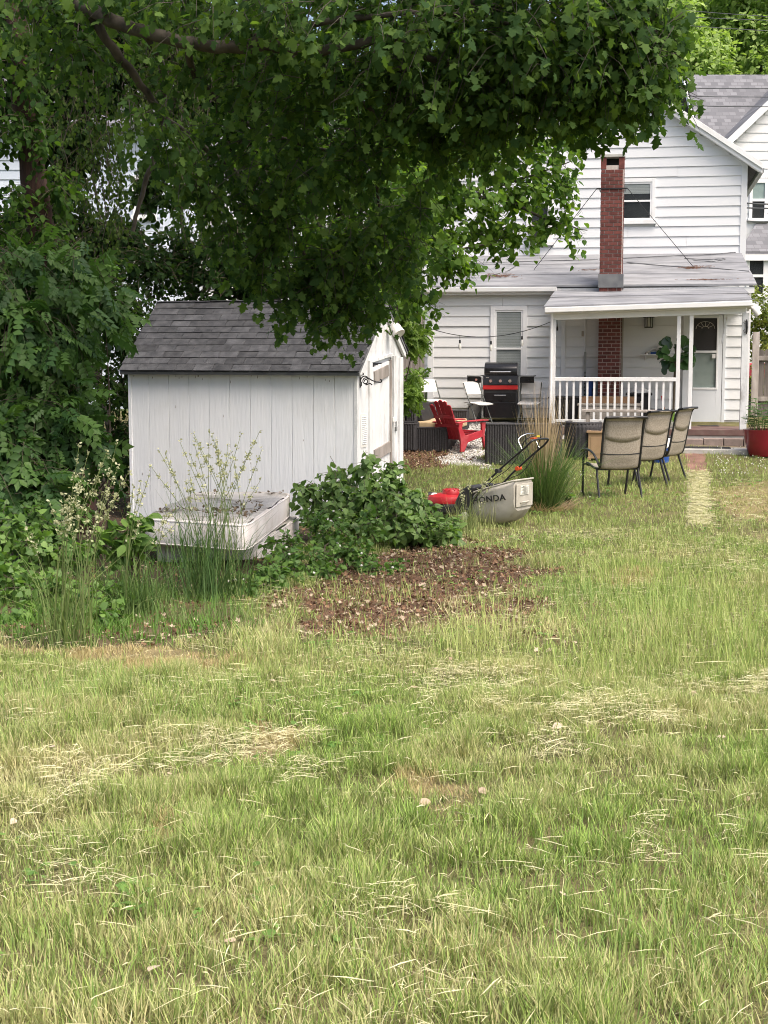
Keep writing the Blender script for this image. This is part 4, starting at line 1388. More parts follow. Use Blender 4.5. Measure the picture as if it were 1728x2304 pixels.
# seams / cracks of the roofing as thin tar ribbons
tar = MB()
for (pts) in ([(1010, 596), (1130, 592), (1250, 588), (1345, 586)], [(1400, 583), (1500, 578), (1600, 574), (1670, 568)], [(1540, 583), (1590, 586), (1632, 584), (1605, 590), (1560, 588)], [(1410, 592), (1500, 600), (1600, 605), (1685, 612)], [(1160, 600), (1140, 612), (1100, 622)]):
    q = []
    for (a, b) in pts:
        c0 = HI @ EYE; d0 = HI.to_3x3() @ ray(a, b)
        # intersect with the lean-to roof plane
        k = (lt_top_z - lt_e.z) / (UY - lt_e.y)
        t = (lt_e.z + k * (c0.y - lt_e.y) * -1 * -1 - c0.z) / (d0.z - k * d0.y) if False else (lt_e.z - c0.z + k * (c0.y - lt_e.y)) / (d0.z - k * d0.y)
        p = c0 + d0 * t
        q.append(Vector((p.x, p.y, p.z + .018)))
    q = spline(q, 6)
    q = [p + Vector((0, rnd.gauss(0, .02), 0)) for p in q]
    tar.tube(q, .010, 5)
tar.build('tar_seam', M_lead, house)
# porch corner flood lamps (twin) and iron hook
def flood(name, loc, label, rz):
    t = thing(name, loc, label, 'lamp', rz)
    MB().box(-.02, .02, -.05, .05, -.06, .06).build('base_plate', M_white_plastic, t, bevel=.006)
    for s in (-1, 1):
        MB().tube([(.0, .02 * s, 0), (.06, .05 * s, .0), (.11, .07 * s, -.01 + .03 * s)], .022, 8).build('swivel_arm', M_white_plastic, t, smooth=50)
        MB().tube([(.07, .05 * s, .04 + .04 * s), (.10, .06 * s, .02 + .03 * s), (.17, .07 * s, -.05 + .04 * s), (.20, .075 * s, -.09 + .05 * s)], [.03, .05, .065, .068], 14).build('lamp_head', M_white_plastic, t, smooth=50)
    return t
flood('flood_light', hw(px1 - .08, PY - .02, pz_r - .14), 'white twin flood light on the porch roof corner', -HA)
hk = thing('iron_hook', hw(xp4 + .02, PY - .075, hp(1680, 735, PY).z), 'black iron scroll plant hook on the porch corner post', 'hook', -HA)
k_ = MB(); k_.tube([(0, 0, -.14), (.0, -.02, -.1), (.0, -.03, 0), (0, -.02, .1), (0, 0, .14)], [.008, .018, .022, .018, .008], 8)
for s in (-1, 1):
    k_.tube([(0, -.01, .1 * s), (-.05, -.03, .11 * s), (-.06, -.04, .07 * s), (-.03, -.03, .06 * s)], .007, 6)
k_.build('scroll', M_black_metal, hk)
# steps: pavers and slab in front of the porch door
for i in range(5):
    a = xp2 - .25 + i * .38
    MB().box(a, a + .365, PY - .36, PY - .09, -.3, pfz - .17 + rnd.uniform(-.01, .01)).build('step_paver', M_paver, house, bevel=.012)
sl = MB().box(0, 2.1, -.35, .35, -.1, .035).build('concrete_slab', M_concrete, None, bevel=.01)
sp0 = hw(xp2 - .1, PY - .80, 0)
sl.location = (sp0.x, sp0.y, float(gz(sp0.x + .8, sp0.y)) - .01); sl.rotation_euler = (0, 0, -HA)
tag(sl, 'low concrete slab on the ground before the porch step', kind='structure')

# ------------------------------------------------------------------ neighbouring houses
M_far_shingle = bpy.data.materials.new('far_grey_shingles')
nt, N_, L_, B_ = nodes_of(M_far_shingle)
tc = N_.new('ShaderNodeTexCoord'); bt = N_.new('ShaderNodeTexBrick')
bt.inputs['Scale'].default_value = 1.0; bt.inputs['Brick Width'].default_value = .22; bt.inputs['Row Height'].default_value = .13
bt.inputs['Mortar Size'].default_value = .008; bt.inputs['Bias'].default_value = -.1
bt.inputs['Color1'].default_value = (.13, .132, .145, 1); bt.inputs['Color2'].default_value = (.22, .222, .24, 1); bt.inputs['Mortar'].default_value = (.13, .13, .14, 1)
mp_ = N_.new('ShaderNodeMapping'); mp_.inputs['Rotation'].default_value = (R(90), 0, 0)
L_.new(tc.outputs['Object'], mp_.inputs[0]); L_.new(mp_.outputs[0], bt.inputs['Vector']); L_.new(bt.outputs['Color'], B_.inputs['Base Color'])
B_.inputs['Roughness'].default_value = .95
M_far_white = pm('far_white_siding', (.76, .77, .77), (.82, .82, .82), 2, .6)
M_far_blue = pm('far_pale_blue_siding', (.52, .58, .66), (.58, .64, .71), 2, .6)

def far_boards(root, mat, x0, x1, z0, z1, y, bh, topf=None):
    me = MB().prism([(0, -.03, 0), (0, .0, 0), (0, .0, bh), (0, -.004, bh)], (1, 0, 0)).mesh('siding_board'); me.materials.append(mat)
    z = z0
    while z < z1:
        a, b = x0, x1
        if topf:
            a, b = topf(z + bh * .5)
        if b - a > .1:
            inst('siding_board', me, root, (a, y, z), (0, 0, 0), (b - a, 1, 1))
        z += bh
def far_window(root, x0, x1, z0, z1, y, shade=None):
    w = bpy.data.objects.new('window', None); link(w, root); w.location = (x0, y, z0)
    W_, H_ = x1 - x0, z1 - z0; f = .09
    m = MB(); m.box(0, f, -.05, .0, 0, H_); m.box(W_ - f, W_, -.05, 0, 0, H_); m.box(f, W_ - f, -.05, 0, H_ - f, H_); m.box(-.04, W_ + .04, -.08, 0, -.06, f * .7)
    m.build('frame', M_far_white, w)
    MB().box(f, W_ - f, -.055, -.01, H_ * .5 - .04, H_ * .5 + .04).build('sash', M_far_white, w)
    MB().box(f, W_ - f, -.03, -.02, f * .7, H_ - f).build('pane', M_glass, w)
    MB().box(f, W_ - f, -.012, -.006, H_ * .5, H_ - f).build('blind', shade or M_blind, w)
    MB().box(f, W_ - f, -.005, -.001, f * .7, H_ - f).build('backing', M_dark_room, w)

NY = 46.0
nb_ = thing('neighbour_house', at_y(1700, 700, NY), 'white house with grey shingled roofs behind the right side of the yard', 'house')
nz = nb_.location.z; nx = nb_.location.x
def np_(px, py, yy=0.0):
    p = at_y(px, py, NY + yy); return p.x - nx, p.z - nz
xl, zr = np_(1541, 168, 4.5)
zE = np_(1541, 330, 0)[1]
xR = xl + 11
MB().box(xl + .3, xR, 1.2, 9, -3, zE + .2).build('wall', M_far_white, nb_)
MB().prism([(xl, .9, zE - .3), (xR, .9, zE - .3), (xR, 4.5, zr), (xl, 4.5, zr)], (0, 0, -.12)).build('roof', M_far_shingle, nb_)
MB().prism([(xl, 4.5, zr), (xR, 4.5, zr), (xR, 9, zE - .3), (xl, 9, zE - .3)], (0, 0, -.12)).build('roof', M_far_shingle, nb_)
MB().prism([(xl - .03, .9, zE - .36), (xl - .03, 4.5, zr - .05), (xl - .03, 4.5, zr - .28), (xl - .03, .9, zE - .58)], (-.05, 0, 0)).build('rake_board', M_far_white, nb_)
# cross gable in front
gx0, gzv = np_(1640, 308); gx1_, gz1_ = np_(1728, 224)
sl2 = (gz1_ - gzv) / (gx1_ - gx0)
gL = np_(1605, 400)[0]
gapx = gL + 4.6
def gtop(z):
    dz_ = max(0, (z - (gzv - sl2 * (gx0 - gL) * 1.0)))
    return (gL + .25 + dz_ / sl2, 2 * gapx - gL - .25 - dz_ / sl2)
zg0 = gzv - sl2 * (gx0 - gL)
zgA = zg0 + sl2 * (gapx - gL)
MB().prism([(gL + .25, 0, -3), (2 * gapx - gL - .25, 0, -3), (2 * gapx - gL - .25, 0, zg0 - .1), (gapx, 0, zgA - .15), (gL + .25, 0, zg0 - .1)], (0, 4.5, 0)).build('gable_wall', M_far_white, nb_)
zs0 = np_(1700, 500)[1]
far_boards(nb_, M_far_white, gL + .25, 2 * gapx - gL - .25, zs0, zgA - .2, -.001, .27, gtop)
for s in (-1, 1):
    xe = gL if s < 0 else 2 * gapx - gL
    MB().prism([(xe, -.3, zg0), (gapx, -.3, zgA), (gapx, 4.6, zgA), (xe, 4.6, zg0)], (0, 0, -.12)).build('gable_roof', M_far_shingle, nb_)
    MB().prism([(xe, -.32, zg0), (gapx, -.32, zgA), (gapx, -.32, zgA - .27), (xe, -.32, zg0 - .27)], (0, .04, 0)).build('rake_board', M_far_white, nb_)
a, b = np_(1684, 496); c, d = np_(1727, 405)
far_window(nb_, a, c, b, d, -.03, pm('green_shade', (.48, .58, .55), (.52, .62, .59), 3, .6))
MB().prism([(np_(1665, 565, -1.6)[0], -1.6, np_(1665, 565, -1.6)[1]), (xR, -1.6, np_(1665, 565, -1.6)[1]), (xR, -.03, np_(1700, 503)[1]), (np_(1700, 503)[0], -.03, np_(1700, 503)[1])], (0, 0, -.1)).build('porch_roof', M_far_shingle, nb_)
zz = np_(1665, 565, -1.6)[1]
MB().box(np_(1665, 565, -1.6)[0], xR, -1.66, -1.6, zz - .28, zz - .1).build('porch_gutter', M_far_white, nb_)
x0_, zb_ = np_(1676, 668, -1.5)
MB().box(x0_, xR, -1.5, -.05, -3, zb_).build('porch_wall', M_far_white, nb_)
far_window(nb_, x0_ + .02, np_(1722, 668, -1.5)[0], zb_ + .02, np_(1676, 575, -1.5)[1], -1.5, M_dark_room)
MB().box(np_(1722, 668, -1.5)[0], np_(1740, 668, -1.5)[0], -1.55, -1.4, zb_, zz - .1).build('porch_post', M_far_white, nb_)

def simple_house(label, mat, pxl, pxr, Y, ztop, windows, bh=.22, roof=True, rz=0.0):
    a = at_y(pxl, 790, Y); b = at_y(pxr, 790, Y)
    g = float(gz(a.x, Y))
    h = thing('neighbour_house', (a.x, Y, g), label, 'house')
    W_ = b.x - a.x
    MB().box(0, W_, 0, 7, -.5, ztop).build('wall', mat, h)
    far_boards(h, mat, 0, W_, .3, ztop - .1, -.001, bh)
    for (p0, q0, p1, q1) in windows:
        u, v = at_y(p0, q1, Y), at_y(p1, q0, Y)
        far_window(h, u.x - a.x, v.x - a.x, u.z - g, v.z - g, -.03)
    MB().prism([(-.4, -.4, ztop), (W_ + .4, -.4, ztop), (W_ + .4, 3.5, ztop + 2.6), (-.4, 3.5, ztop + 2.6)], (0, 0, -.12)).build('roof', M_far_shingle, h)
    MB().prism([(-.4, 3.5, ztop + 2.6), (W_ + .4, 3.5, ztop + 2.6), (W_ + .4, 7.4, ztop), (-.4, 7.4, ztop)], (0, 0, -.12)).build('roof', M_far_shingle, h)
    MB().prism([(-.02, 0, ztop), (-.02, 7, ztop), (-.02, 3.5, ztop + 2.45)], (W_ + .04, 0, 0)).build('gable', mat, h)
    return h
simple_house('pale blue sided house glimpsed through the trees at left', M_far_blue, -260, 372, 35.0, 6.6, [(300, 395, 348, 490), (30, 560, 90, 660)])
simple_house('white clapboard house glimpsed through leaves behind the shed', M_far_white, 400, 1010, 43.0, 6.2, [(470, 470, 530, 580), (905, 480, 950, 560)])

# ------------------------------------------------------------------ fences
def board_fence(label, p, q, h, n, gate=False, mat=M_fence_wood, face=-1, th=.02):
    p, q = Vector(p), Vector(q)
    L_ = (q - p).length
    rz = math.atan2((q - p).y, (q - p).x)
    f = thing('wooden_fence', (p.x, p.y, float(gz(p.x, p.y))), label, 'fence', rz)
    w = L_ / n
    me = MB().prism([(0, 0, 0), (w - .008, 0, 0), (w - .008, 0, h - .04), (w * .5, 0, h), (0, 0, h - .04)], (0, th, 0)).mesh('fence_board'); me.materials.append(mat)
    for i in range(n):
        g = float(gz(p.x + (q - p).x * i / n, p.y + (q - p).y * i / n)) - f.location.z
        inst('fence_board', me, f, (i * w, rnd.uniform(-.004, .004), g + rnd.uniform(-.01, .02)))
    return f, L_
a = at_y(893, 790, 24.0); b = at_y(962, 790, 31.3)
f1, L1 = board_fence('dark weathered board fence with gate between shed and house', (a.x - .35, 24.5), (b.x - .06, 31.4), 2.2, 30)
MB().box(L1 - 1.25, L1 - 1.20, -.05, -.005, 1.0, 1.35).build('gate_latch', M_black_metal, f1, bevel=.006)
for z in (.5, 1.7): MB().box(0, L1, .022, .06, z, z + .09).build('fence_rail', M_fence_wood, f1)
a = at_y(1705, 790, 31.6)
f2, L2 = board_fence('grey picket fence with tall square post right of the porch', (a.x, 31.6), (a.x + 2.6, 31.3), 1.45, 17)
pz = at_y(1705, 747, 31.5).z - f2.location.z
MB().box(-.12, .02, -.10, .04 - .06, -.2, pz).build('fence_post', M_grey_wood, f2, bevel=.006)
for py in (806, 898):
    z = at_y(1705, py, 31.5).z - f2.location.z
    MB().box(-.1, L2, -.055, -.008, z - .05, z + .05).build('fence_rail', M_grey_wood, f2, bevel=.006)
# ------------------------------------------------------------------ grill
gp = hw(hp(1128, 900, -.75).x, -.72, 0)
gr = thing('gas_grill', gpt(gp.x, gp.y), 'black three burner gas grill with red front strip under the window', 'grill', -HA)
bw_ = .36
MB().box(-bw_ + .02, bw_ - .02, -.26, .26, .08, .66).build('cabinet', M_black_plastic, gr, bevel=.01)
MB().box(-bw_ + .04, bw_ - .04, -.275, -.262, .10, .40).build('cabinet_door', M_black_gloss, gr, bevel=.008)
dw_ = MB().box(-bw_ + .04, bw_ - .04, -.275, -.262, .42, .60).build('drawer', M_black_gloss, gr, bevel=.008)
MB().tube([(-.13, -.28, .55), (-.12, -.31, .55), (.12, -.31, .55), (.13, -.28, .55)], .008, 8).build('drawer_handle', M_chrome, gr, smooth=40)
MB().box(-bw_, bw_, -.285, -.24, .665, .765).build('heat_strip', M_red_paint, gr, bevel=.006)
MB().prism([(-bw_, -.30, .768), (-bw_, -.24, .95), (-bw_, .25, .95), (-bw_, .25, .70), (-bw_, -.235, .70)], (2 * bw_, 0, 0)).build('control_panel', M_black_gloss, gr, bevel=.008)
for x in (-.2, 0, .2):
    MB().tube([(x, -.27, .85), (x, -.315, .84)], .032, 16).build('knob', M_chrome, gr, smooth=40)
MB().box(-.30, -.24, -.268, -.262, .90, .912).build('badge', M_taupe, gr)
lid = MB()
prof = [(-.22, .955), (-.25, 1.0), (-.24, 1.10), (-.17, 1.18), (-.05, 1.22), (.1, 1.21), (.22, 1.12), (.25, .955)]
lid.prism([(-.34, y, z) for y, z in prof], (.68, 0, 0))
lid.build('lid', M_black_gloss, gr, bevel=.015, smooth=50)
MB().tube([(-.22, -.25, 1.03), (-.21, -.30, 1.03), (.21, -.30, 1.03), (.22, -.25, 1.03)], .013, 8).build('lid_handle', M_chrome, gr, smooth=40)
for s in (-1, 1):
    MB().box(min(s * .37, s * .70), max(s * .37, s * .70), -.24, .22, .93, .955).build('side_shelf', M_black_metal, gr, bevel=.008)
    MB().box(min(s * .38, s * .69), max(s * .38, s * .69), -.26, -.235, .80, .935).build('shelf_front', M_black_gloss, gr, bevel=.02)
    MB().tube([(s * .68, -.255, .945), (s * .44, -.262, .945), (s * .40, -.262, .93), (s * .385, -.262, .90), (s * .385, -.262, .08)], .016, 8).build('leg', M_grey_metal, gr, smooth=40)
    MB().tube([(s * .385, .2, .08), (s * .385, .2, .9)], .016, 8).build('leg', M_grey_metal, gr)
    wl = MB().tube([(s * .42, -.18, .09), (s * .46, -.18, .09)], .09, 20).build('wheel', M_black_plastic, gr, smooth=40)
MB().tube([(-.50, -.26, .87), (-.50, -.30, .865)], .026, 14).build('knob', M_chrome, gr, smooth=40)

# ------------------------------------------------------------------ folding chairs
def folding_chair(loc, rz, label):
    t = thing('folding_chair', loc, label, 'chair', rz, 'white folding chairs by the house wall')
    # local +y = facing direction
    sx = .21
    for s in (-1, 1):
        MB().tube([(s * sx, .24, 0), (s * sx, .02, .42), (s * sx, -.12, .66), (s * sx, -.20, .84)], .0125, 8).build('front_leg', M_green_metal, t, smooth=40)
        MB().tube([(s * (sx - .03), -.26, 0), (s * (sx - .03), -.04, .36), (s * (sx - .03), .10, .43)], .0125, 8).build('rear_leg', M_green_metal, t, smooth=40)
    MB().tube([(-sx, .19, .09), (sx, .19, .09)], .010, 8).build('stretcher', M_green_metal, t)
    MB().tube([(-sx + .03, -.22, .08), (sx - .03, -.22, .08)], .010, 8).build('stretcher', M_green_metal, t)
    seat = MB(); rows = []
    for j in range(9):
        v = j / 8
        yy = -.17 + .42 * v
        zz = .435 + .012 * math.cos(v * math.pi) - .03 * max(0, v - .8) * 5 * .5
        rows.append([(-.215 + .43 * i / 6 * 1.0, yy, zz - .012 * (1 - (i / 3 - 1) ** 2)) for i in range(7)])
    seat.grid(rows); seat.build('seat', M_white_plastic, t, smooth=60, solid=.022, bevel=.006)
    bk = MB(); rows = []
    for j in range(7):
        v = j / 6
        zz = .60 + .25 * v
        yb = -.095 - .12 * v
        rows.append([(-.225 + .45 * i / 8, yb - .045 * (1 - (i / 4 - 1) ** 2), zz + (.012 * (1 - (i / 4 - 1) ** 2) if j == 6 else 0)) for i in range(9)])
    bk.grid(rows); bk.build('backrest', M_white_plastic, t, smooth=60, solid=.02, bevel=.006)
    return t
def on_house(px, ly, dx_=0):
    p = hw(hp(px, 900, ly).x + dx_, ly, 0); return gpt(p.x, p.y)
folding_chair(on_house(972, -.95), R(-150), 'white folding chair behind the dark sofa corner at left')
folding_chair(on_house(1074, -1.25), R(-142), 'white folding chair between the red chair and the grill')
folding_chair(on_house(1192, -1.0), R(165), 'white folding chair behind the tall grass plumes, right of the grill')
# bucket behind the middle folding chair
bk = thing('bucket', on_house(1068, -.55), 'white plastic bucket behind the middle folding chair', 'bucket')
MB().lathe([(.12, 0), (.145, .30), (.152, .30), (.152, .33), (.138, .33), (.115, .02)], 20).build('tub', M_white_plastic, bk, smooth=40)
MB().tube([(-.15, 0, .31), (-.12, -.06, .25), (0, -.16, .2), (.12, -.06, .25), (.15, 0, .31)], .004, 6).build('handle', M_grey_metal, bk)

# ------------------------------------------------------------------ red adirondack chair
def adirondack(loc, rz):
    t = thing('adirondack_chair', loc, 'red plastic adirondack chair on the white gravel', 'chair', rz)
    # local +y facing
    back = MB()
    for i in range(5):
        pass
    n = 5
    for i in range(n):
        x0 = -.27 + .54 * i / n; x1 = -.27 + .54 * (i + 1) / n - .010
        top = .98 - .09 * (abs(i - 2) / 2) ** 2
        xm0, xm1 = x0 * .78, x1 * .78
        y0, z0, y1, z1 = -.16, .22, -.52, top
        MB().prism([(xm0, y0, z0), (xm1, y0, z0), (x1, y1, z1 - .02), ((x0 + x1) / 2, y1 - .005, z1), (x0, y1, z1 - .02)], (0, .022, .008)).build('back_slat', M_red_plastic, t, bevel=.006)
    MB().bar((-.25, -.40, .66), (.25, -.40, .66), .03, .06).build('back_brace', M_red_plastic, t, bevel=.005)
    MB().bar((-.30, -.30, .49), (.30, -.30, .49), .035, .06).build('back_brace', M_red_plastic, t, bevel=.005)
    for i in range(5):
        y = -.10 + i * .105; z = .245 + .028 * i
        MB().box(-.26, .26, y, y + .095, z, z + .022).build('seat_slat', M_red_plastic, t, bevel=.006)
    MB().box(-.26, .26, .40, .425, .27, .37).build('seat_apron', M_red_plastic, t, bevel=.006)
    for s in (-1, 1):
        x = s * .29
        MB().prism([(x - .02, -.34, .46), (x - .02, -.26, .46), (x - .02, -.12, .30), (x - .02, .40, .40), (x - .02, .43, .34), (x - .02, .40, .27), (x - .02, -.06, .17), (x - .02, -.16, .0), (x - .02, -.26, .0), (x - .02, -.26, .2)], (.04, 0, 0)).build('side_frame', M_red_plastic, t, bevel=.008)
        MB().prism([(x - .025, .34, .54), (x - .025, .46, .54), (x - .025, .42, .3), (x - .025, .50, .0), (x - .025, .44, .0), (x - .025, .36, .28)], (.05, 0, 0)).build('front_leg', M_red_plastic, t, bevel=.008)
        MB().prism([(x - .05, -.36, .535), (x + .03 * s - .03, -.10, .56), (x - .075, .30, .57), (x - .065, .49, .565), (x + .065, .49, .565), (x + .075, .30, .57), (x + .04, -.10, .56), (x + .04, -.36, .535)], (0, 0, .024)).build('arm', M_red_plastic, t, bevel=.008)
    return t
ap = ground(1030, 1014)
adirondack((ap.x, ap.y, ap.z), R(-44))

# ------------------------------------------------------------------ wicker furniture
def ribbed(m, a, b, z0, z1, step=.045, r=.016, out=(0, -1, 0)):
    """vertical wicker ribs along a-b"""
    a, b = Vector(a), Vector(b)
    n = max(2, int((b - a).length / step))
    ou = Vector(out)
    d = (b - a).normalized()
    pts = []
    rows = [[], []]
    for i in range(n * 4 + 1):
        t = i / (n * 4)
        p = a + (b - a) * t
        off = abs(math.sin(t * n * math.pi)) * r
        p = p + ou * off
        rows[0].append((p.x, p.y, z0)); rows[1].append((p.x, p.y, z1))
    k = 10
    full = []
    for j in range(k + 1):
        t = j / k
        full.append([(p[0], p[1], z0 + (z1 - z0) * t) for p in rows[0]])
    m.grid(full)
    return m
def wicker_box(root, name, x0, x1, y0, y1, z0, z1):
    core = MB().box(x0 + .01, x1 - .01, y0 + .01, y1 - .01, z0, z1).build(name, M_wicker, root, bevel=.02)
    m = MB()
    ribbed(m, (x0, y0, 0), (x1, y0, 0), z0 + .01, z1 - .02, out=(0, -1, 0))
    ribbed(m, (x1, y0, 0), (x1, y1, 0), z0 + .01, z1 - .02, out=(1, 0, 0))
    ribbed(m, (x0, y1, 0), (x0, y0, 0), z0 + .01, z1 - .02, out=(-1, 0, 0))
    m.build('wicker_weave', M_wicker, core, smooth=60)
    rim = MB().tube([(x0, y0, z1 - .015), (x1, y0, z1 - .015), (x1, y1, z1 - .015), (x0, y1, z1 - .015), (x0, y0, z1 - .015)], .02, 8).build('rim', M_wicker, core, smooth=60)
    return core
# loveseat seen from behind
a = ground(1094, 1046); b_ = at_y(1268, 790, a.y - .15)
Ls = b_.x - a.x
so = thing('wicker_sofa', gpt((a.x + b_.x) / 2, a.y), 'dark wicker loveseat seen from behind, mower handle before it', 'sofa', R(-3))
wicker_box(so, 'backrest', -Ls / 2, Ls / 2, 0, .16, .0, .74)
wicker_box(so, 'arm', -Ls / 2, -Ls / 2 + .16, .17, .75, .0, .56)
wicker_box(so, 'arm', Ls / 2 - .16, Ls / 2, .17, .75, .0, .56)
MB().box(-Ls / 2 + .17, Ls / 2 - .17, .17, .74, .0, .32).build('seat_base', M_wicker, so, bevel=.01)
MB().box(-Ls / 2 + .18, Ls / 2 - .18, .18, .76, .322, .44).build('seat_cushion', M_tan_fabric, so, bevel=.03, segs=3)
# rounded wicker armchair right of it
a = ground(1300, 1034)
ac = thing('wicker_armchair', (a.x, a.y, a.z), 'rounded dark wicker armchair beside the tan planter box', 'chair', R(-25))
m = MB()
def curved_rows(r, z0, z1, a0, a1, cx=0, cy=0, rib=.012):
    rows = []
    n = 80
    for j in range(9):
        z = z0 + (z1 - z0) * j / 8
        rows.append([(cx + (r + rib * abs(math.sin(k * math.pi / 4))) * math.cos(a0 + (a1 - a0) * k / n), cy + (r + rib * abs(math.sin(k * math.pi / 4))) * math.sin(a0 + (a1 - a0) * k / n), z) for k in range(n + 1)])
    return rows
m.grid(curved_rows(.32, .0, .66, R(150), R(390), 0, .3)); m.build('backrest_weave', M_wicker, ac, smooth=60, solid=.03)
MB().tube([(.32 * math.cos(R(k)), .3 + .32 * math.sin(R(k)), .665) for k in range(150, 391, 10)], .03, 8).build('rim', M_wicker, ac, smooth=60)
MB().lathe([(.28, 0), (.29, .3), (.27, .36), (.0, .37)], 20, (0, .3, 0)).build('seat', M_wicker, ac, smooth=40)
MB().lathe([(.0, .38), (.26, .38), (.28, .42), (.25, .47), (0, .48)], 20, (0, .3, 0), cap=False).build('seat_cushion', M_black_plastic, ac, smooth=50)
# sectional at left, facing right
a = ground(962, 1016)
sc2 = thing('wicker_sofa', (a.x, a.y, a.z), 'dark wicker sofa with tan seat cushions beside the shed', 'sofa', R(-14))
wicker_box(sc2, 'arm', -.42, .36, .0, .18, 0, .46)
wicker_box(sc2, 'backrest', -.46, -.28, .19, 1.95, 0, .88)
wicker_box(sc2, 'arm', -.27, .42, 1.80, 1.97, 0, .72)
MB().box(-.27, .40, .19, 1.79, 0, .40).build('seat_base', M_wicker, sc2, bevel=.01)
for k in range(2):
    MB().box(-.26, .43, .20 + k * .80, .985 + k * .80, .402, .56).build('seat_cushion', M_tan_fabric, sc2, bevel=.035, segs=3)
MB().prism([(-.27, .3, .562), (-.14, .3, .562), (-.22, .3, .93), (-.27, .3, .93)], (0, .72, 0)).build('back_cushion', M_black_plastic, sc2, bevel=.03, segs=3)
# low wicker block before it (ottoman)
a = ground(918, 1012)
ot = thing('wicker_ottoman', (a.x, a.y - .0, a.z), 'dark wicker ottoman block next to the shed corner', 'ottoman', R(-14))
wicker_box(ot, 'body', -.22, .18, -.2, .2, 0, .52)
MB().box(-.21, .17, -.19, .19, .522, .545).build('top', M_black_plastic, ot, bevel=.008)

# ------------------------------------------------------------------ sling patio chairs
def sling_chair(loc, rz, label):
    t = thing('patio_chair', loc, label, 'chair', rz, 'brown sling patio chairs on the lawn')
    t.scale = (1.14, 1.12, 1.12)
    hwid = .27
    # side profile (y forward, z up) of the sling rail
    prof = [(.26, .42), (.20, .445), (.0, .40), (-.17, .40), (-.225, .44), (-.26, .58), (-.30, .80), (-.335, .98), (-.375, 1.06), (-.43, 1.075)]
    pr = spline([(0, y, z) for y, z in prof], 4)
    for s in (-1, 1):
        MB().tube([(s * hwid, p.y, p.z) for p in pr], .016, 8).build('side_rail', M_black_metal, t, smooth=50)
        # rear leg and front leg with arm
        MB().tube(spline([(s * (hwid + .015), -.14, .40), (s * (hwid + .02), -.20, .22), (s * (hwid + .025), -.28, .0)], 4), .016, 8).build('rear_leg', M_black_metal, t, smooth=50)
        MB().tube(spline([(s * (hwid + .03), .30, .0), (s * (hwid + .045), .26, .25), (s * (hwid + .05), .24, .50), (s * (hwid + .05), .19, .60)], 4), .016, 8).build('front_leg', M_black_metal, t, smooth=50)
        ap_ = spline([(s * (hwid + .055), .27, .60), (s * (hwid + .055), .18, .635), (s * (hwid + .05), .02, .625), (s * (hwid + .04), -.12, .57), (s * (hwid + .02), -.20, .47), (s * hwid, -.20, .43)], 4)
        MB().tube(ap_, [.018 + .012 * max(0, 1 - k / 10) for k in range(len(ap_))], 8, squash=.6).build('arm', M_black_metal, t, smooth=50)
        MB().bar((s * hwid, .2, .43), (s * (hwid + .05), .22, .43), .02, .02).build('bracket', M_black_metal, t)
    MB().tube([(-hwid, -.17, .385), (hwid, -.17, .385)], .013, 8).build('cross_bar', M_black_metal, t)
    MB().tube([(-hwid, .22, .415), (hwid, .22, .415)], .013, 8).build('cross_bar', M_black_metal, t)
    MB().tube(spline([(-hwid - .02, -.262, .60), (-hwid * .5, -.285, .588), (0, -.29, .585), (hwid * .5, -.285, .588), (hwid + .02, -.262, .60)], 3), .008, 6).build('back_wire', M_black_metal, t)
    rows = []
    for p in pr:
        rows.append([(hwid * (i / 4 - 1) * .97, p.y - .03 * (1 - (i / 4 - 1) ** 2) * (1 if p.z > .5 else 0), p.z - .02 * (1 - (i / 4 - 1) ** 2) * (1 if p.z < .5 else 0)) for i in range(9)])
    MB().grid(rows).build('sling', M_sling, t, smooth=60, solid=.006)
    MB().tube([(-hwid - .01, -.43, 1.075), (0, -.445, 1.083), (hwid + .01, -.43, 1.075)], .017, 8).build('top_bar', M_black_metal, t, smooth=50)
    hp_ = MB(); rows = []
    for k in range(5):
        row = []
        for i in range(9):
            u_ = i / 4 - 1
            z = .80 + .22 * k / 4 - .05 * (1 - u_ ** 2) * (1 - k / 4)
            yb = float(np.interp(z, [p.z for p in pr if p.z > .5], [p.y for p in pr if p.z > .5]))
            row.append((.24 * u_, yb - .03 * (1 - (.24 * u_ / hwid) ** 2) - .007, z))
        rows.append(row)
    hp_.grid(rows); hp_.build('head_pad', M_sling, t, smooth=60, solid=.008)
    return t
def chair_at(px, py, rz, label):
    g = ground(px, py); return sling_chair((g.x, g.y, g.z), rz, label)
chair_at(1378, 1118, R(14), 'nearest brown sling patio chair, its back square to the camera')
chair_at(1436, 1094, R(40), 'middle of three brown sling patio chairs, turned to the left')
chair_at(1486, 1082, R(56), 'rightmost brown sling patio chair beside the straw path')

# ------------------------------------------------------------------ lawn mower
mg = gpt(.93, 19.0)
mw = thing('lawn_mower', mg, 'red lawn mower with grey grass bag and black folding handle', 'mower', R(144))
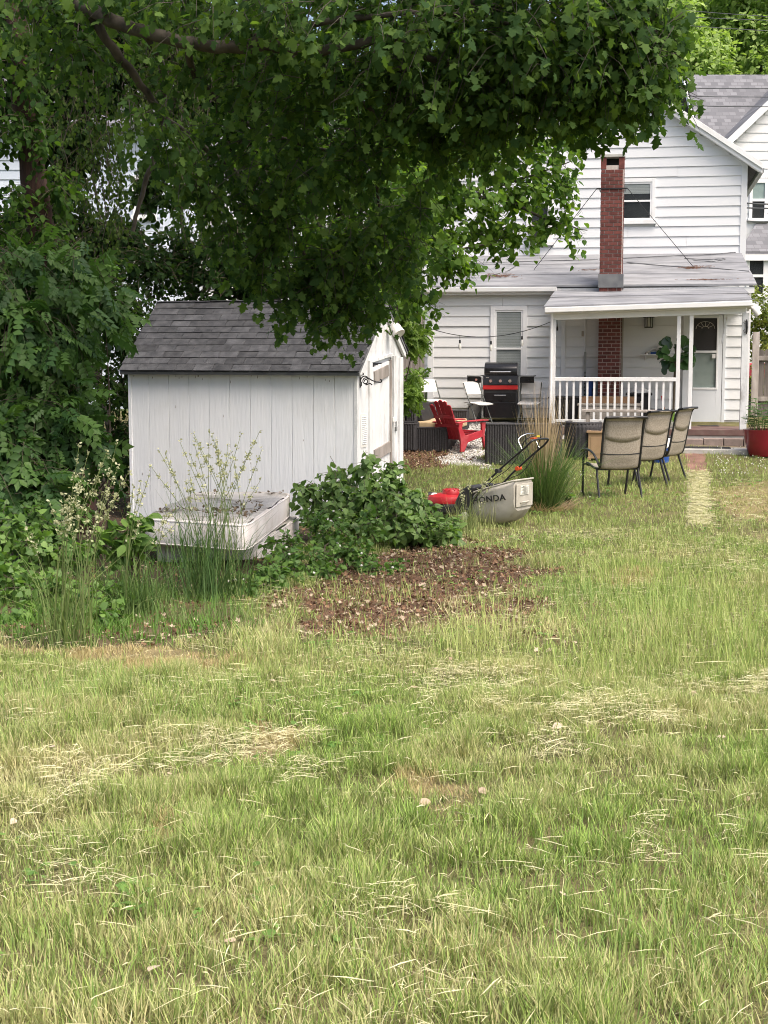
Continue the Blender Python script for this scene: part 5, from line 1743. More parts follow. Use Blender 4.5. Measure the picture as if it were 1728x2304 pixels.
# local +x forward, +y left side
MB().prism([(-.36, -.25, .12), (.34, -.25, .12), (.44, -.12, .12), (.44, .12, .12), (.34, .25, .12), (-.36, .25, .12)], (0, 0, .13)).build('deck', M_black_plastic, mw, bevel=.03, segs=3)
MB().lathe([(.265, .25), (.27, .29), (.25, .335), (.18, .36), (.10, .37), (.0, .37)], 26, (.12, 0, 0), cap=False).build('engine_cowl', M_mower_red, mw, smooth=40)
rc = MB().lathe([(.125, .355), (.12, .40), (.10, .425), (.0, .43)], 20, (.06, 0, 0), cap=False).build('recoil_cover', M_mower_red, mw, smooth=40)
for k in range(10):
    t = 2 * math.pi * k / 10
    MB().bar((.06 + .06 * math.cos(t), .06 * math.sin(t), .431), (.06 + .118 * math.cos(t), .118 * math.sin(t), .415), .014, .012).build('cooling_rib', M_mower_red, mw)
MB().lathe([(.045, .0), (.05, .04), (.03, .06), (0, .06)], 14, (.26, .10, .31), cap=False).build('fuel_cap', M_white_plastic, mw, smooth=40)
MB().tube([(.30, .06, .33), (.36, .10, .33)], .045, 12).build('air_filter', M_black_plastic, mw, smooth=40)
MB().box(.02, .12, -.27, -.20, .27, .36).build('muffler', M_grey_metal, mw, bevel=.01)
for (x, y, r_) in ((.33, .27, .10), (.33, -.27, .10), (-.34, .28, .115), (-.34, -.28, .115)):
    wl = MB().tube([(x, y - .025, r_), (x, y + .025, r_)], r_, 22).build('wheel', M_black_plastic, mw, smooth=40, bevel=.008)
    MB().tube([(x, y - .03, r_), (x, y + .03, r_)], r_ * .55, 16).build('hub', M_white_plastic, wl, smooth=40)
# rear discharge hood
hd = MB()
hd.prism([(-.14, -.265, .13), (-.16, -.265, .30), (-.24, -.265, .44), (-.36, -.265, .52), (-.46, -.265, .50), (-.40, -.265, .36), (-.37, -.265, .13)], (0, .53, 0))
hd.build('rear_shroud', M_black_plastic, mw, bevel=.03, segs=3)
# bag: lofted sections along -x
bagm = MB(); rows = []
secs = [(-.36, .20, .10, .40), (-.46, .235, .05, .445), (-.62, .25, .03, .49), (-.80, .255, .04, .535), (-.93, .25, .10, .575), (-1.02, .235, .22, .60)]
for (x, hw_, z0, z1) in secs:
    ring = []
    for k in range(28):
        t = 2 * math.pi * k / 28
        c, s_ = math.cos(t), math.sin(t)
        y = hw_ * math.copysign(abs(c) ** .38, c)
        z = (z0 + z1) / 2 + (z1 - z0) / 2 * math.copysign(abs(s_) ** (.38 if s_ > 0 else .75), s_)
        sag = .012 * math.sin(9 * t + x * 20)
        ring.append((x + (.04 * (z - z0) / (z1 - z0) if False else 0), y + sag * .4, z + sag * .3))
    ring.append(ring[0]); rows.append(ring)
bagm.grid(rows)
r_ = rows[-1][:-1]; b0 = len(bagm.v); bagm.add(r_, [tuple(range(len(r_)))])
bag = bagm.build('grass_bag', M_bag, mw, smooth=50)
MB().prism([(-1.032, -.20, .27), (-1.032, .20, .27), (-1.036, .20, .56), (-1.036, -.20, .56)], (-.008, 0, 0)).build('rear_panel', M_bag, bag, bevel=.004)
MB().box(-1.052, -1.046, -.08, .12, .42, .535).build('warning_label', M_label, bag)
wl_ = MB()
for k in range(7):
    wl_.box(-1.0545, -1.0525, -.07 + .01 * (k % 2), .11 - .03 * (k % 3), .43 + k * .013, .434 + k * .013)
wl_.box(-1.0545, -1.0525, -.02, .06, .522, .529)
wl_.build('label_print', M_ink, bag)
MB().tube([(-1.045, -.06, .32), (-1.07, -.05, .33), (-1.07, .09, .33), (-1.045, .10, .32)], .010, 8).build('bag_handle', M_bag, bag, smooth=50)
rim = MB().tube([(-.42, .235, .425), (-.62, .262, .49), (-.80, .268, .537), (-.93, .262, .58), (-1.02, .24, .605), (-1.03, .0, .608), (-1.02, -.24, .605), (-.80, -.268, .537), (-.62, -.262, .49), (-.42, -.235, .425)], .012, 8).build('bag_rim', M_bag, bag, smooth=50)
MB().prism([(-.40, -.21, .44), (-.40, .21, .44), (-.66, .21, .515), (-.66, -.21, .515)], (0, 0, .025)).build('bag_cover', M_black_plastic, bag, bevel=.008)
# lettering on the bag side
cu = bpy.data.curves.new('lettering', 'FONT'); cu.body = 'HONDA'; cu.size = .105; cu.extrude = .0015; cu.align_x = 'CENTER'; cu.space_character = 1.12; cu.offset = .003
tob = bpy.data.objects.new('lettering_tmp', cu); COL.objects.link(tob)
bpy.context.view_layer.update()
lme = bpy.data.meshes.new_from_object(tob.evaluated_get(bpy.context.evaluated_depsgraph_get()))
bpy.data.objects.remove(tob)
lme.materials.clear(); lme.materials.append(M_ink)
lo = bpy.data.objects.new('lettering', lme); link(lo, bag)
lo.matrix_basis = Matrix.Translation((-.68, .268, .325)) @ Matrix.Rotation(math.pi, 4, 'Z') @ Matrix.Rotation(R(90), 4, 'X') @ Matrix.Rotation(R(9), 4, 'Z') @ Matrix.Scale(1.18, 4, (1, 0, 0))
# handle
for s in (-1, 1):
    MB().tube(spline([(-.34, s * .24, .22), (-.62, s * .235, .56), (-.95, s * .23, .85), (-1.18, s * .225, 1.03)], 4), .0135, 8).build('handle_tube', M_black_metal, mw, smooth=50)
MB().tube(spline([(-1.18, -.225, 1.03), (-1.23, -.22, 1.08), (-1.26, -.18, 1.115), (-1.27, 0, 1.125), (-1.26, .18, 1.115), (-1.23, .22, 1.08), (-1.18, .225, 1.03)], 4), .0135, 8).build('handle_grip', M_black_metal, mw, smooth=50)
MB().tube(spline([(-1.10, -.20, .99), (-1.14, -.19, 1.10), (-1.19, -.12, 1.155), (-1.19, .12, 1.155), (-1.14, .19, 1.10), (-1.10, .20, .99)], 4), .008, 6).build('blade_bail', M_black_metal, mw, smooth=50)
MB().tube(spline([(-1.12, -.21, 1.0), (-1.06, -.20, 1.12), (-1.10, -.1, 1.18), (-1.10, .1, 1.18), (-1.06, .20, 1.12), (-1.12, .21, 1.0)], 4), .007, 6).build('drive_bail', M_chrome, mw, smooth=50)
MB().box(-1.22, -1.16, -.05, .02, 1.15, 1.165).build('yellow_tag', M_yellow, mw)
MB().box(-1.24, -1.18, .04, .12, 1.13, 1.142).build('red_tag', M_orange, mw)
for s in (-1, 1):
    MB().tube([(-.80, s * .20, .72), (-.80, s * .29, .72)], .028, 10).build('handle_knob', M_orange if s < 0 else M_black_plastic, mw, smooth=40)
MB().tube(spline([(-1.12, .2, 1.0), (-.9, .16, .75), (-.7, .20, .60), (-.4, .14, .34)], 5), .005, 6).build('cable', M_wire, mw)
MB().tube(spline([(-1.12, -.2, 1.0), (-.95, -.12, .70), (-.7, -.16, .58), (-.3, -.1, .34)], 5), .005, 6).build('cable', M_wire, mw)

# ------------------------------------------------------------------ bench before the porch
a = on_house(1394, PY - .75)
zt_ = at_y(1394, 922, a.y).z
bn = thing('wooden_bench', a, 'narrow weathered grey plank bench in front of the porch railing', 'bench', -HA)
hB = zt_ - a.z
Lb = 168 / FPX * a.y
MB().box(-Lb / 2, Lb / 2, -.15, .13, hB - .045, hB).build('seat_plank', M_grey_wood, bn, bevel=.006)
MB().box(-Lb / 2 + .03, Lb / 2 - .03, .14, .22, hB - .05, hB - .005).build('seat_plank', M_grey_wood, bn, bevel=.006)
for s in (-1, 1):
    MB().box(s * (Lb / 2 - .12) - .035, s * (Lb / 2 - .12) + .035, -.12, .16, .0, hB - .05).build('leg', M_grey_wood, bn, bevel=.006)
MB().box(-Lb / 2 + .16, Lb / 2 - .16, -.02, .05, hB * .4, hB * .4 + .07).build('stretcher', M_grey_wood, bn, bevel=.004)

# square tan planter box
a = ground(1352, 1034)
pl = thing('planter_box', a, 'square tan planter box behind the nearest patio chair', 'planter', R(-20))
m = MB()
for (x0, x1, y0, y1) in ((-.2, .2, -.2, -.17), (-.2, .2, .17, .2), (-.2, -.17, -.17, .17), (.17, .2, -.17, .17)):
    m.box(x0, x1, y0, y1, .03, .50)
m.build('side_panel', M_ottoman, pl, bevel=.004)
m = MB()
for (x0, x1, y0, y1) in ((-.23, .23, -.23, -.16), (-.23, .23, .16, .23), (-.23, -.16, -.16, .16), (.16, .23, -.16, .16)):
    m.box(x0, x1, y0, y1, .50, .54)
m.build('top_frame', M_ottoman, pl, bevel=.006)
for s in (-1, 1):
    MB().box(-.15, .15, -.206, -.201, .12 + .0, .42).build('raised_panel', M_ottoman, pl, bevel=.003) if s > 0 else None
    for q in (-1, 1):
        MB().box(s * .18 - .03, s * .18 + .03, q * .18 - .03, q * .18 + .03, 0, .05).build('foot', M_ottoman, pl, bevel=.004)
MB().box(-.168, .168, -.168, .168, .35, .42).build('soil', M_soil, pl)

# blue bucket with white bag
a = ground(1487, 1040)
bb = thing('bucket', a, 'blue bucket with white plastic bag, behind the right patio chairs', 'bucket')
MB().lathe([(.14, 0), (.17, .30), (.178, .30), (.178, .33), (.16, .33), (.13, .03)], 22).build('tub', M_blue_plastic, bb, smooth=40)
m = MB(); rows = []
for j in range(8):
    t = j / 7
    rr = .185 * (1 - t ** 2.2) + .02
    rows.append([((rr + .02 * math.sin(5 * k + 3 * j)) * math.cos(2 * math.pi * k / 18), (rr + .02 * math.sin(4 * k + 2 * j)) * math.sin(2 * math.pi * k / 18), .27 + .24 * t + .025 * math.sin(3 * k + j)) for k in range(19)])
m.grid(rows); m.build('plastic_bag', M_white_plastic, bb, smooth=70)
# small plant stand with white bowl
a = ground(1512, 1016)
stn = thing('plant_stand', a, 'small grey plank stand behind the rightmost patio chair', 'stand', -HA)
hS = at_y(1512, 962, a.y).z - a.z
for k in range(3): MB().box(-.2, .2, -.16 + k * .11, -.06 + k * .11, hS - .03, hS).build('top_plank', M_grey_wood, stn, bevel=.004)
for s in (-1, 1):
    for q in (-1, 1):
        MB().box(s * .16 - .02, s * .16 + .02, q * .11 - .02, q * .11 + .02, 0, hS - .03).build('leg', M_grey_wood, stn)
bl = thing('plant_bowl', (a.x, a.y, a.z + hS), 'white bowl of spiky green leaves on the plank stand', 'planter')
MB().lathe([(.10, 0), (.15, .05), (.165, .12), (.155, .12), (.14, .06), (.0, .05)], 20, cap=False).build('bowl', M_white_plastic, bl, smooth=40)
MB().lathe([(.0, .10), (.145, .10)], 20, cap=False).build('soil', M_soil, bl)
n = 26
V, F, C = blades(rng.normal(0, .04, n), rng.normal(0, .04, n), .16 + .18 * rng.random(n), np.full(n, .018), np.abs(rng.normal(0, .5, n)), rng.random(n) * .6, mixc((.12, .22, .05), (.2, .3, .08), rng.random(n)), mixc((.16, .28, .06), (.3, .4, .12), rng.random(n)), z=np.full(n, .10))
o = bpy.data.objects.new('foliage', raw_mesh('foliage', V, F, C, LM_leaf)); link(o, bl); o['kind'] = 'stuff'

# doormats
for (pxa, pya, lab, w_, d_, zoff) in ((1590, 998, 'black rubber doormat on the slab before the porch step', .86, .32, None),):
    p = hw(hp(1592, 1000, PY - .68).x, PY - .70, 0)
    dm = thing('doormat', (p.x, p.y, sl.location.z + .037), lab, 'doormat', -HA)
    MB().box(-w_ / 2, w_ / 2, -d_ / 2, d_ / 2, 0, .014).build('mat', M_mat, dm, bevel=.004)
    me = MB().box(-w_ / 2 + .02, w_ / 2 - .02, 0, .018, .0145, .02).mesh('ridge'); me.materials.append(M_mat)
    for k in range(10): inst('ridge', me, dm, (0, -d_ / 2 + .02 + k * .029, 0))
p = hw(hp(1584, 938).x, -.52, pfz + .002)
dm = thing('doormat', p, 'small dark doormat on the red porch floor at the door', 'doormat', -HA)
MB().box(-.28, .28, -.19, .19, 0, .012).build('mat', M_mat, dm, bevel=.004)
MB().box(-.26, .26, -.17, .17, .0125, .016).build('pile', M_mat, dm)

# ------------------------------------------------------------------ porch things
def PW_(px, py, ly, rz=-HA):
    q = hp(px, py, ly); return hw(q.x, ly, q.z)
# lantern on the porch ceiling/wall
q = hp(1460, 712, -.10)
ln = thing('porch_lantern', hw(q.x, -.10, q.z - .02), 'black wall lantern with frosted glass under the porch roof', 'lamp', -HA)
MB().box(-.05, .05, .02, .065, -.16, .0).build('wall_plate', M_black_metal, ln, bevel=.004)
MB().lathe([(.115, -.005), (.12, .0), (.09, .03), (.02, .045), (0, .045)], 20, (0, -.06, 0), cap=False).build('cap', M_black_metal, ln, smooth=40)
m = MB()
for k in range(8):
    t = 2 * math.pi * (k + .5) / 8
    m.bar((.085 * math.cos(t), -.06 + .085 * math.sin(t), -.20), (.085 * math.cos(t), -.06 + .085 * math.sin(t), .0), .014, .014)
m.build('cage', M_black_metal, ln)
MB().lathe([(.09, -.215), (.092, -.195), (.0, -.19)], 20, (0, -.06, 0)).build('bottom_ring', M_black_metal, ln, smooth=40)
MB().lathe([(.055, -.19), (.055, -.005)], 18, (0, -.06, 0)).build('glass_tube', M_white_plastic, ln, smooth=40)
# shelf and things on it
s0, s1 = hp(1441, 798).x, hp(1512, 798).x
zs = hp(1470, 797).z
sh = thing('wall_shelf', hw((s0 + s1) / 2, -.03, zs), 'narrow white shelf with bracket on the porch wall', 'shelf', -HA)
ws = (s1 - s0) / 2
MB().box(-ws, ws, -.16, .0, -.022, 0).build('shelf_board', M_white_paint, sh, bevel=.004)
for x in (-ws + .10, ws - .10):
    MB().prism([(x - .012, -.12, -.023), (x - .012, -.004, -.023), (x - .012, -.004, -.13), (x - .012, -.03, -.11)], (.024, 0, 0)).build('shelf_bracket', M_white_paint, sh, bevel=.003)
def bottle(px, label, body, capm, h, r_, lab=None):
    q = hp(px, 790, -.10)
    b = thing('bottle', hw(q.x, -.11, zs + .001), label, 'bottle', -HA)
    MB().lathe([(r_ * .95, 0), (r_, .01), (r_, h * .68), (r_ * .75, h * .78), (r_ * .35, h * .84), (r_ * .35, h * .88)], 18).build('body', body, b, smooth=40)
    MB().lathe([(r_ * .42, h * .85), (r_ * .42, h * .91), (r_ * .2, h * .95), (r_ * .12, h)], 14).build('cap', capm, b, smooth=40)
    if lab: MB().lathe([(r_ * 1.02, h * .12), (r_ * 1.02, h * .42)], 18, cap=False).build('label_band', lab, b, smooth=40)
bottle(1484, 'plain white spray bottle on the porch shelf', M_white_plastic, M_white_plastic, .24, .042)
bottle(1496, 'white bottle with red nozzle and blue label on the shelf', M_white_plastic, M_orange, .27, .048, M_blue)
q = hp(1466, 790, -.1)
ir = thing('scrub_brush', hw(q.x, -.10, zs + .001), 'blue and white handled brush lying on the porch shelf', 'brush', -HA)
MB().box(-.02, .10, -.04, .04, 0, .05).build('brush_head', M_blue, ir, bevel=.01)
MB().tube(spline([(-.09, 0, .02), (-.03, 0, .07), (.04, 0, .11), (.10, 0, .10)], 4), [.016] * 5 + [.014] * 5 + [.018] * 3, 8).build('handle', M_white_plastic, ir, smooth=50)
cp = thing('metal_cup', hw(hp(1455, 790, -.1).x, -.10, zs + .001), 'small upturned silver cup at the end of the shelf', 'cup', -HA)
MB().lathe([(.045, 0), (.042, .015), (.028, .04), (.0, .045)], 16, cap=False).build('body', M_chrome, cp, smooth=40)
MB().tube([(.035, 0, .01), (.06, 0, .02), (.05, 0, .04), (.03, 0, .035)], .005, 6).build('handle', M_chrome, cp)
# trash can, boxes, chest
def porch_loc(px, ly):
    q = hp(px, 880, ly); return hw(q.x, ly, pfz + .002)
tc_ = thing('trash_can', porch_loc(1438, -.6), 'tall black trash can with white bag on the porch', 'trash can', -HA)
MB().prism([(-.24, -.22, 0), (.24, -.22, 0), (.24, .22, 0), (-.24, .22, 0)], (0, 0, .62)).build('bin', M_black_plastic, tc_, bevel=.03)
MB().box(-.27, .27, -.25, .25, .622, .67).build('rim', M_black_plastic, tc_, bevel=.015)
m = MB(); rows = []
for j in range(6):
    t = j / 5
    rows.append([((.22 * (1 - t) + .03) * math.cos(2 * math.pi * k / 16) + .03 * math.sin(2.3 * k + j), (.2 * (1 - t) + .02) * math.sin(2 * math.pi * k / 16), .672 + .10 * t + .02 * math.sin(k * 1.9 + j)) for k in range(17)])
m.grid(rows); m.build('plastic_bag', M_white_plastic, tc_, smooth=60)
sk = MB().box(.03, .09, -.2265, -.2215, .40, .50).build('sticker', M_label, tc_)
sk2 = MB(); sk2.box(.04, .08, -.2285, -.2268, .41, .44); sk2.box(.04, .06, -.2285, -.2268, .455, .48); sk2.build('sticker_print', M_ink, tc_)
bx = thing('cardboard_box', porch_loc(1375, -1.05), 'brown cardboard box on the taupe storage chest', 'box', -HA)
cst = thing('storage_chest', porch_loc(1372, -1.05), 'long taupe resin storage chest behind the porch railing', 'chest', -HA)
MB().box(-.62, .62, -.28, .28, 0, .42).build('body', M_taupe, cst, bevel=.012)
MB().box(-.64, .64, -.30, .30, .422, .47).build('lid', M_taupe, cst, bevel=.012)
m = MB()
for k in range(5): m.box(-.5 + k * .22, -.46 + k * .22, -.286, -.281, .04, .40)
m.build('panel_rib', M_taupe, cst)
bx.location.z += .473
MB().box(-.60, .50, -.2, .2, 0, .13).build('carton', M_card, bx, bevel=.004)
MB().box(-.60, .50, -.03, .03, .131, .133).build('tape', M_tan_fabric, bx)
dk = thing('storage_bin', porch_loc(1275, -.8), 'large black storage bin at the left end of the porch', 'bin', -HA)
MB().box(-.34, .34, -.28, .28, 0, .55).build('body', M_black_plastic, dk, bevel=.02)
MB().box(-.36, .36, -.30, .30, .552, .60).build('lid', M_black_plastic, dk, bevel=.02)
tb = thing('storage_tote', porch_loc(1493, -.75), 'dark blue lidded storage tote on the porch beside the fig tree', 'tote', -HA)
MB().prism([(-.26, -.2, 0), (.26, -.2, 0), (.26, .2, 0), (-.26, .2, 0)], (0, 0, .30)).build('body', pm('navy_plastic', (.018, .026, .05), (.028, .038, .065), 6, .5), tb, bevel=.02)
MB().box(-.29, .29, -.23, .23, .302, .345).build('lid', _mats['navy_plastic'], tb, bevel=.015)
MB().bar((.02, -.05, .345), (-.04, -.05, .62), .025, .05, (0, 1, 0)).build('red_handle', M_red_paint, tb)
# blue camp-chair bag and perforated post
q = hp(1328, 850, -.25)
cb_ = thing('camp_chair_bag', hw(q.x, -.22, pfz + .002), 'rolled blue camping chair bag leaning on the porch wall', 'bag', -HA)
MB().tube(spline([(.02, -.10, 0), (.02, -.06, .3), (.0, -.02, .7), (-.01, .04, .98)], 4), [.07] * 4 + [.085] * 5 + [.075] * 3 + [.05], 12).build('bag_body', M_blue, cb_, smooth=50)
MB().tube(spline([(.06, -.17, .25), (.09, -.19, .45), (.05, -.13, .75)], 4), .008, 6).build('strap', M_ink, cb_)
q = hp(1316, 850, -.12)
pp = thing('perforated_post', hw(q.x, -.11, pfz + .002), 'grey perforated steel post standing beside the blue bag', 'post', -HA)
hpp = hp(1316, 792).z - pfz
MB().box(-.022, .022, -.012, .012, 0, hpp).build('post', M_grey_metal, pp)
me = MB().box(-.012, .012, -.0135, -.0122, 0, .03).mesh('hole'); me.materials.append(M_ink)
for k in range(14): inst('hole', me, pp, (0, 0, .08 + k * .075))
# small hanging cord by the left post
hc = thing('ceiling_pull', hw(hp(1253, 720, -.9).x, -.9, hp(1253, 712, -.9).z), 'short black cord hanging from the porch ceiling', 'cord')
MB().tube(spline([(0, 0, .12), (.0, 0, -.05), (.01, 0, -.2)], 3), .007, 6).build('cord', M_wire, hc)
MB().lathe([(.016, -.29), (.02, -.25), (.012, -.2)], 10, (.01, 0, 0)).build('plug', M_black_plastic, hc)

# fiddle leaf fig topiary
fg = thing('fig_tree', porch_loc(1514, -1.35), 'fiddle leaf fig with round dark leafy head on the porch', 'tree', -HA)
zh = hp(1519, 800, -1.35).z - pfz
MB().box(-.30, .30, -.16, .16, 0, .16).build('planter_box', M_ottoman, fg, bevel=.008)
MB().tube(spline([(.0, 0, .15), (.02, 0, .4), (.03, 0, zh - .2), (.04, 0, zh + .1)], 4), [.022] * 9 + [.014] * 4, 8).build('trunk', M_twig, fg, smooth=50)
n = 62
u = rand_dir(n, -.8, .95)
Pn = np.array([.04, 0, zh]) + u * np.array([.17, .16, .20])
def local_leaves(T, P, D, N, S, C, mat, parent, name='leaf'):
    D, Sd, Nn = frame(D, N)
    me_s = {}
    for i in range(len(P)):
        k = int(i % 5)
        if k not in me_s: me_s[k] = raw_mesh(name, T[0], T[1], np.repeat(C[i][None], len(T[0]), 0), mat)
        o = bpy.data.objects.new(name, me_s[k]); link(o, parent)
        s = float(S[i])
        o.matrix_basis = Matrix(((D[i, 0] * s, Sd[i, 0] * s, Nn[i, 0] * s, P[i, 0]), (D[i, 1] * s, Sd[i, 1] * s, Nn[i, 1] * s, P[i, 1]), (D[i, 2] * s, Sd[i, 2] * s, Nn[i, 2] * s, P[i, 2]), (0, 0, 0, 1)))
local_leaves(T_fig, Pn, u + rand_dir(n) * .35 + np.array([0, 0, .15]), np.array([0, -.5, .8]) + u * .5 + rand_dir(n) * .3, .17 + .09 * rng.random(n), mixc((.018, .055, .018), (.05, .12, .028), rng.random(n)), LM_fig, fg)

# string lights from the house corner to the porch post
sA, sB = hw(-.05, -.08, hp(962, 736, -.08).z), hw(xp1, PY - .07, hp(1240, 722, PY).z)
sg = thing('string_lights', sA, 'black string light cord with clear bulbs across the house wall', 'lights')
def sag(t):
    p = sA.lerp(sB, t); p = p - Vector((0, 0, .26 * 4 * t * (1 - t))); return p - sA
MB().tube([sag(k / 24) for k in range(25)], .007, 6).build('cord', M_wire, sg)
for t in (.03, .28, .53, .77):
    p = sag(t)
    sk = MB().tube([p, p + Vector((0, 0, -.10))], .005, 6); sk.tube([p + Vector((0, 0, -.09)), p + Vector((0, 0, -.16))], [.018, .022], 10)
    so_ = sk.build('socket', M_black_plastic, sg, smooth=40)
    MB().lathe([(.018, -.16), (.03, -.20), (.034, -.24), (.022, -.285), (.0, -.295)], 14, p, cap=False).build('bulb', M_bulb, so_, smooth=50)

# red glazed pot with leafy plant
a = ground(1716, 1026)
rp_ = thing('flower_pot', a, 'large glazed red pot holding a leafy green plant', 'pot')
MB().lathe([(.24, 0), (.27, .03), (.34, .30), (.37, .48), (.375, .50), (.345, .50), (.33, .44), (.0, .43)], 32, cap=False).build('pot', M_redpot, rp_, smooth=40)
MB().lathe([(0, .44), (.335, .44)], 24, cap=False).build('soil', M_soil, rp_)
stm = MB(); Pl, Dl, Nl, Sl = [], [], [], []
for k in range(15):
    b0 = Vector((rnd.uniform(-.22, .22), rnd.uniform(-.2, .2), .44)); h = rnd.uniform(.25, .62)
    tp = b0 + Vector((b0.x * .5 + rnd.gauss(0, .04), b0.y * .5, h))
    stm.tube([b0, (b0 + tp) / 2 + Vector((rnd.gauss(0, .02), 0, 0)), tp], [.009, .007, .004], 6)
    for j in range(6):
        t = .35 + .65 * j / 5; p = b0.lerp(tp, t)
        az = rnd.uniform(0, 6.28)
        for f in range(6):
            da = (f - 2.5) * .42
            Pl.append(tuple(p)); Dl.append((math.cos(az + da), math.sin(az + da), .15 + .2 * math.cos(da * 1.2))); Nl.append((rnd.gauss(0, .2), rnd.gauss(0, .2), 1)); Sl.append(rnd.uniform(.10, .19) * (1 - abs(da) * .3))
stm.build('stem', M_stem, rp_)
n = len(Pl)
D_, S_, N2_ = frame(np.array(Dl), np.array(Nl))
TV, TF = T_lance
a_ = np.array(Pl)[:, None, :] + np.array(Sl)[:, None, None] * (TV[None, :, 0:1] * D_[:, None] + TV[None, :, 1:2] * S_[:, None] + TV[None, :, 2:3] * N2_[:, None])
Fq = (np.arange(n)[:, None, None] * len(TV) + TF[None]).reshape(-1, 3)
o = bpy.data.objects.new('foliage', raw_mesh('foliage', a_.reshape(-1, 3), Fq, np.repeat(mixc((.05, .12, .04), (.11, .20, .07), rng.random(n)), len(TV), 0), LM_leaf)); link(o, rp_); o['kind'] = 'stuff'

# unidentified red object beyond the fence, its shape made up as a cart
a = at_y(1690, 845, 35.0)
ct = thing('red_object', (a.x, 35.0, float(gz(a.x, 35))), 'unidentified pinkish red object beyond the fence, modelled as a cart with dark bars', 'cart')
zc = at_y(1690, 850, 35).z - ct.location.z; zt2 = at_y(1690, 817, 35).z - ct.location.z
M_pinkred = pm('faded_red_paint', (.55, .06, .10), (.62, .09, .13), 6, .4)
MB().prism([(-.35, -.3, zc), (1.0, -.3, zc), (1.1, -.34, zt2), (-.4, -.34, zt2)], (0, .7, 0)).build('tub', M_pinkred, ct, bevel=.03)
for x in (-.06, .02): MB().tube([(x, -.40, zc - .1), (x, -.40, zt2 + .06)], .014, 8).build('bar', M_black_metal, ct)
for x in (-.1, .7): MB().tube([(x, -.36, .2), (x, -.28, .2)], .2, 20).build('wheel', M_black_plastic, ct, smooth=40)
MB().box(-.3, .95, -.25, .35, .2, zc).build('chassis', M_black_metal, ct)

# overhead utility lines
for k, (p0, p1, z_, lab) in enumerate(((( 1485, 12), (1740, 32), 58, 'topmost overhead utility line before the far trees'), ((1480, 28), (1740, 40), 58, 'second overhead utility line before the far trees'), ((1480, 46), (1740, 64), 57, 'third overhead utility line before the far trees'),
                                       ((1480, 188), (1740, 191), 43, 'upper thin line crossing before the grey shingled roof'), ((1480, 206), (1740, 210), 43, 'middle thin line crossing before the grey shingled roof'), ((1480, 227), (1740, 232), 43, 'lowest thin line crossing before the grey shingled roof'),
                                       ((1660, 447), (1760, 451), 41, 'upper dark cable crossing the neighbour window'), ((1660, 458), (1760, 460), 41, 'lower dark cable crossing the neighbour window'), ((1660, 488), (1760, 490), 41, 'dark cable below the neighbour window'))):
    a, b = at_y(*p0, z_), at_y(*p1, z_)
    d = (b - a); a = a - d * 3.0; b = b + d * 3.0
    w = MB().tube([a - a, (b - a) * .5 + Vector((0, 0, -.12)), b - a], .013 if k < 6 else .020, 6).build('utility_line', M_line, None)
    w.location = a
    tag(w, lab, 'cable', 'overhead lines')
# ------------------------------------------------------------------ leaf litter, gravel, clover
x, y = frustum_points(150000, 8.5, 29.0)
zf = zone_fields(x, y)
pr = np.where(zf['litterB'], .18, np.where(zf['litter'], .95, np.where(zf['litter2'], .95, np.where(zf['litter3'], .30, np.where(zf['shade'], .18, np.where(y > 17, .003, .006))))))
k = (rng.random(len(x)) < pr) & ~in_footprint(x, y)
x, y = x[k], y[k]; n = len(x)
T_scrap = fan([(-.1, .1, .05), (.15, .42, .18), (.35, .2, -.02), (.62, .5, .2), (.7, .12, 0), (1, -.1, .22), (.6, -.3, .02), (.4, -.45, .2), (.1, -.25, .0)], (.4, 0, -.06))
P = np.stack([x, y, gz(x, y) + .006 + .03 * rng.random(n)], 1)
C = np.where(rng.random((n, 1)) < .22, mixc((.34, .27, .19), (.50, .41, .31), rng.random(n)), mixc((.085, .052, .031), (.27, .165, .10), rng.random(n)))
root = None
TV, TF = T_ovate
def litter_obj(name, label, cat, T, P, D, N, S, C, mat):
    D, Sd, Nn = frame(D, N)
    TV, TF = T
    a = P[:, None, :] + S[:, None, None] * (TV[None, :, 0:1] * D[:, None] + TV[None, :, 1:2] * Sd[:, None] + TV[None, :, 2:3] * Nn[:, None])
    F = (np.arange(len(P))[:, None, None] * len(TV) + TF[None]).reshape(-1, 3)
    o = bpy.data.objects.new(name, raw_mesh(name, a.reshape(-1, 3), F, np.repeat(C, len(TV), 0), mat)); link(o)
    return tag(o, label, cat, kind='stuff')
litter_obj('leaf_litter', 'brown fallen leaves covering the bare ground before the bramble bush', 'leaves', T_scrap, P, rand_dir(n, -.4, .5), np.array([0, 0, 1.0]) + rand_dir(n) * .95, .014 + .036 * rng.random(n) ** 2, C, LM_dry)
# a few pale fallen leaves in the lawn
x, y = frustum_points(70, 3.4, 10); n = len(x)
litter_obj('fallen_leaf_scatter', 'few dry tan leaves scattered on the near lawn', 'leaves', T_ovate, np.stack([x, y, gz(x, y) + .035], 1), rand_dir(n, -.2, .5), np.array([0, 0, 1.0]) + rand_dir(n) * .6, .03 + .03 * rng.random(n), mixc((.42, .30, .20), (.55, .46, .36), rng.random(n)), LM_dry)
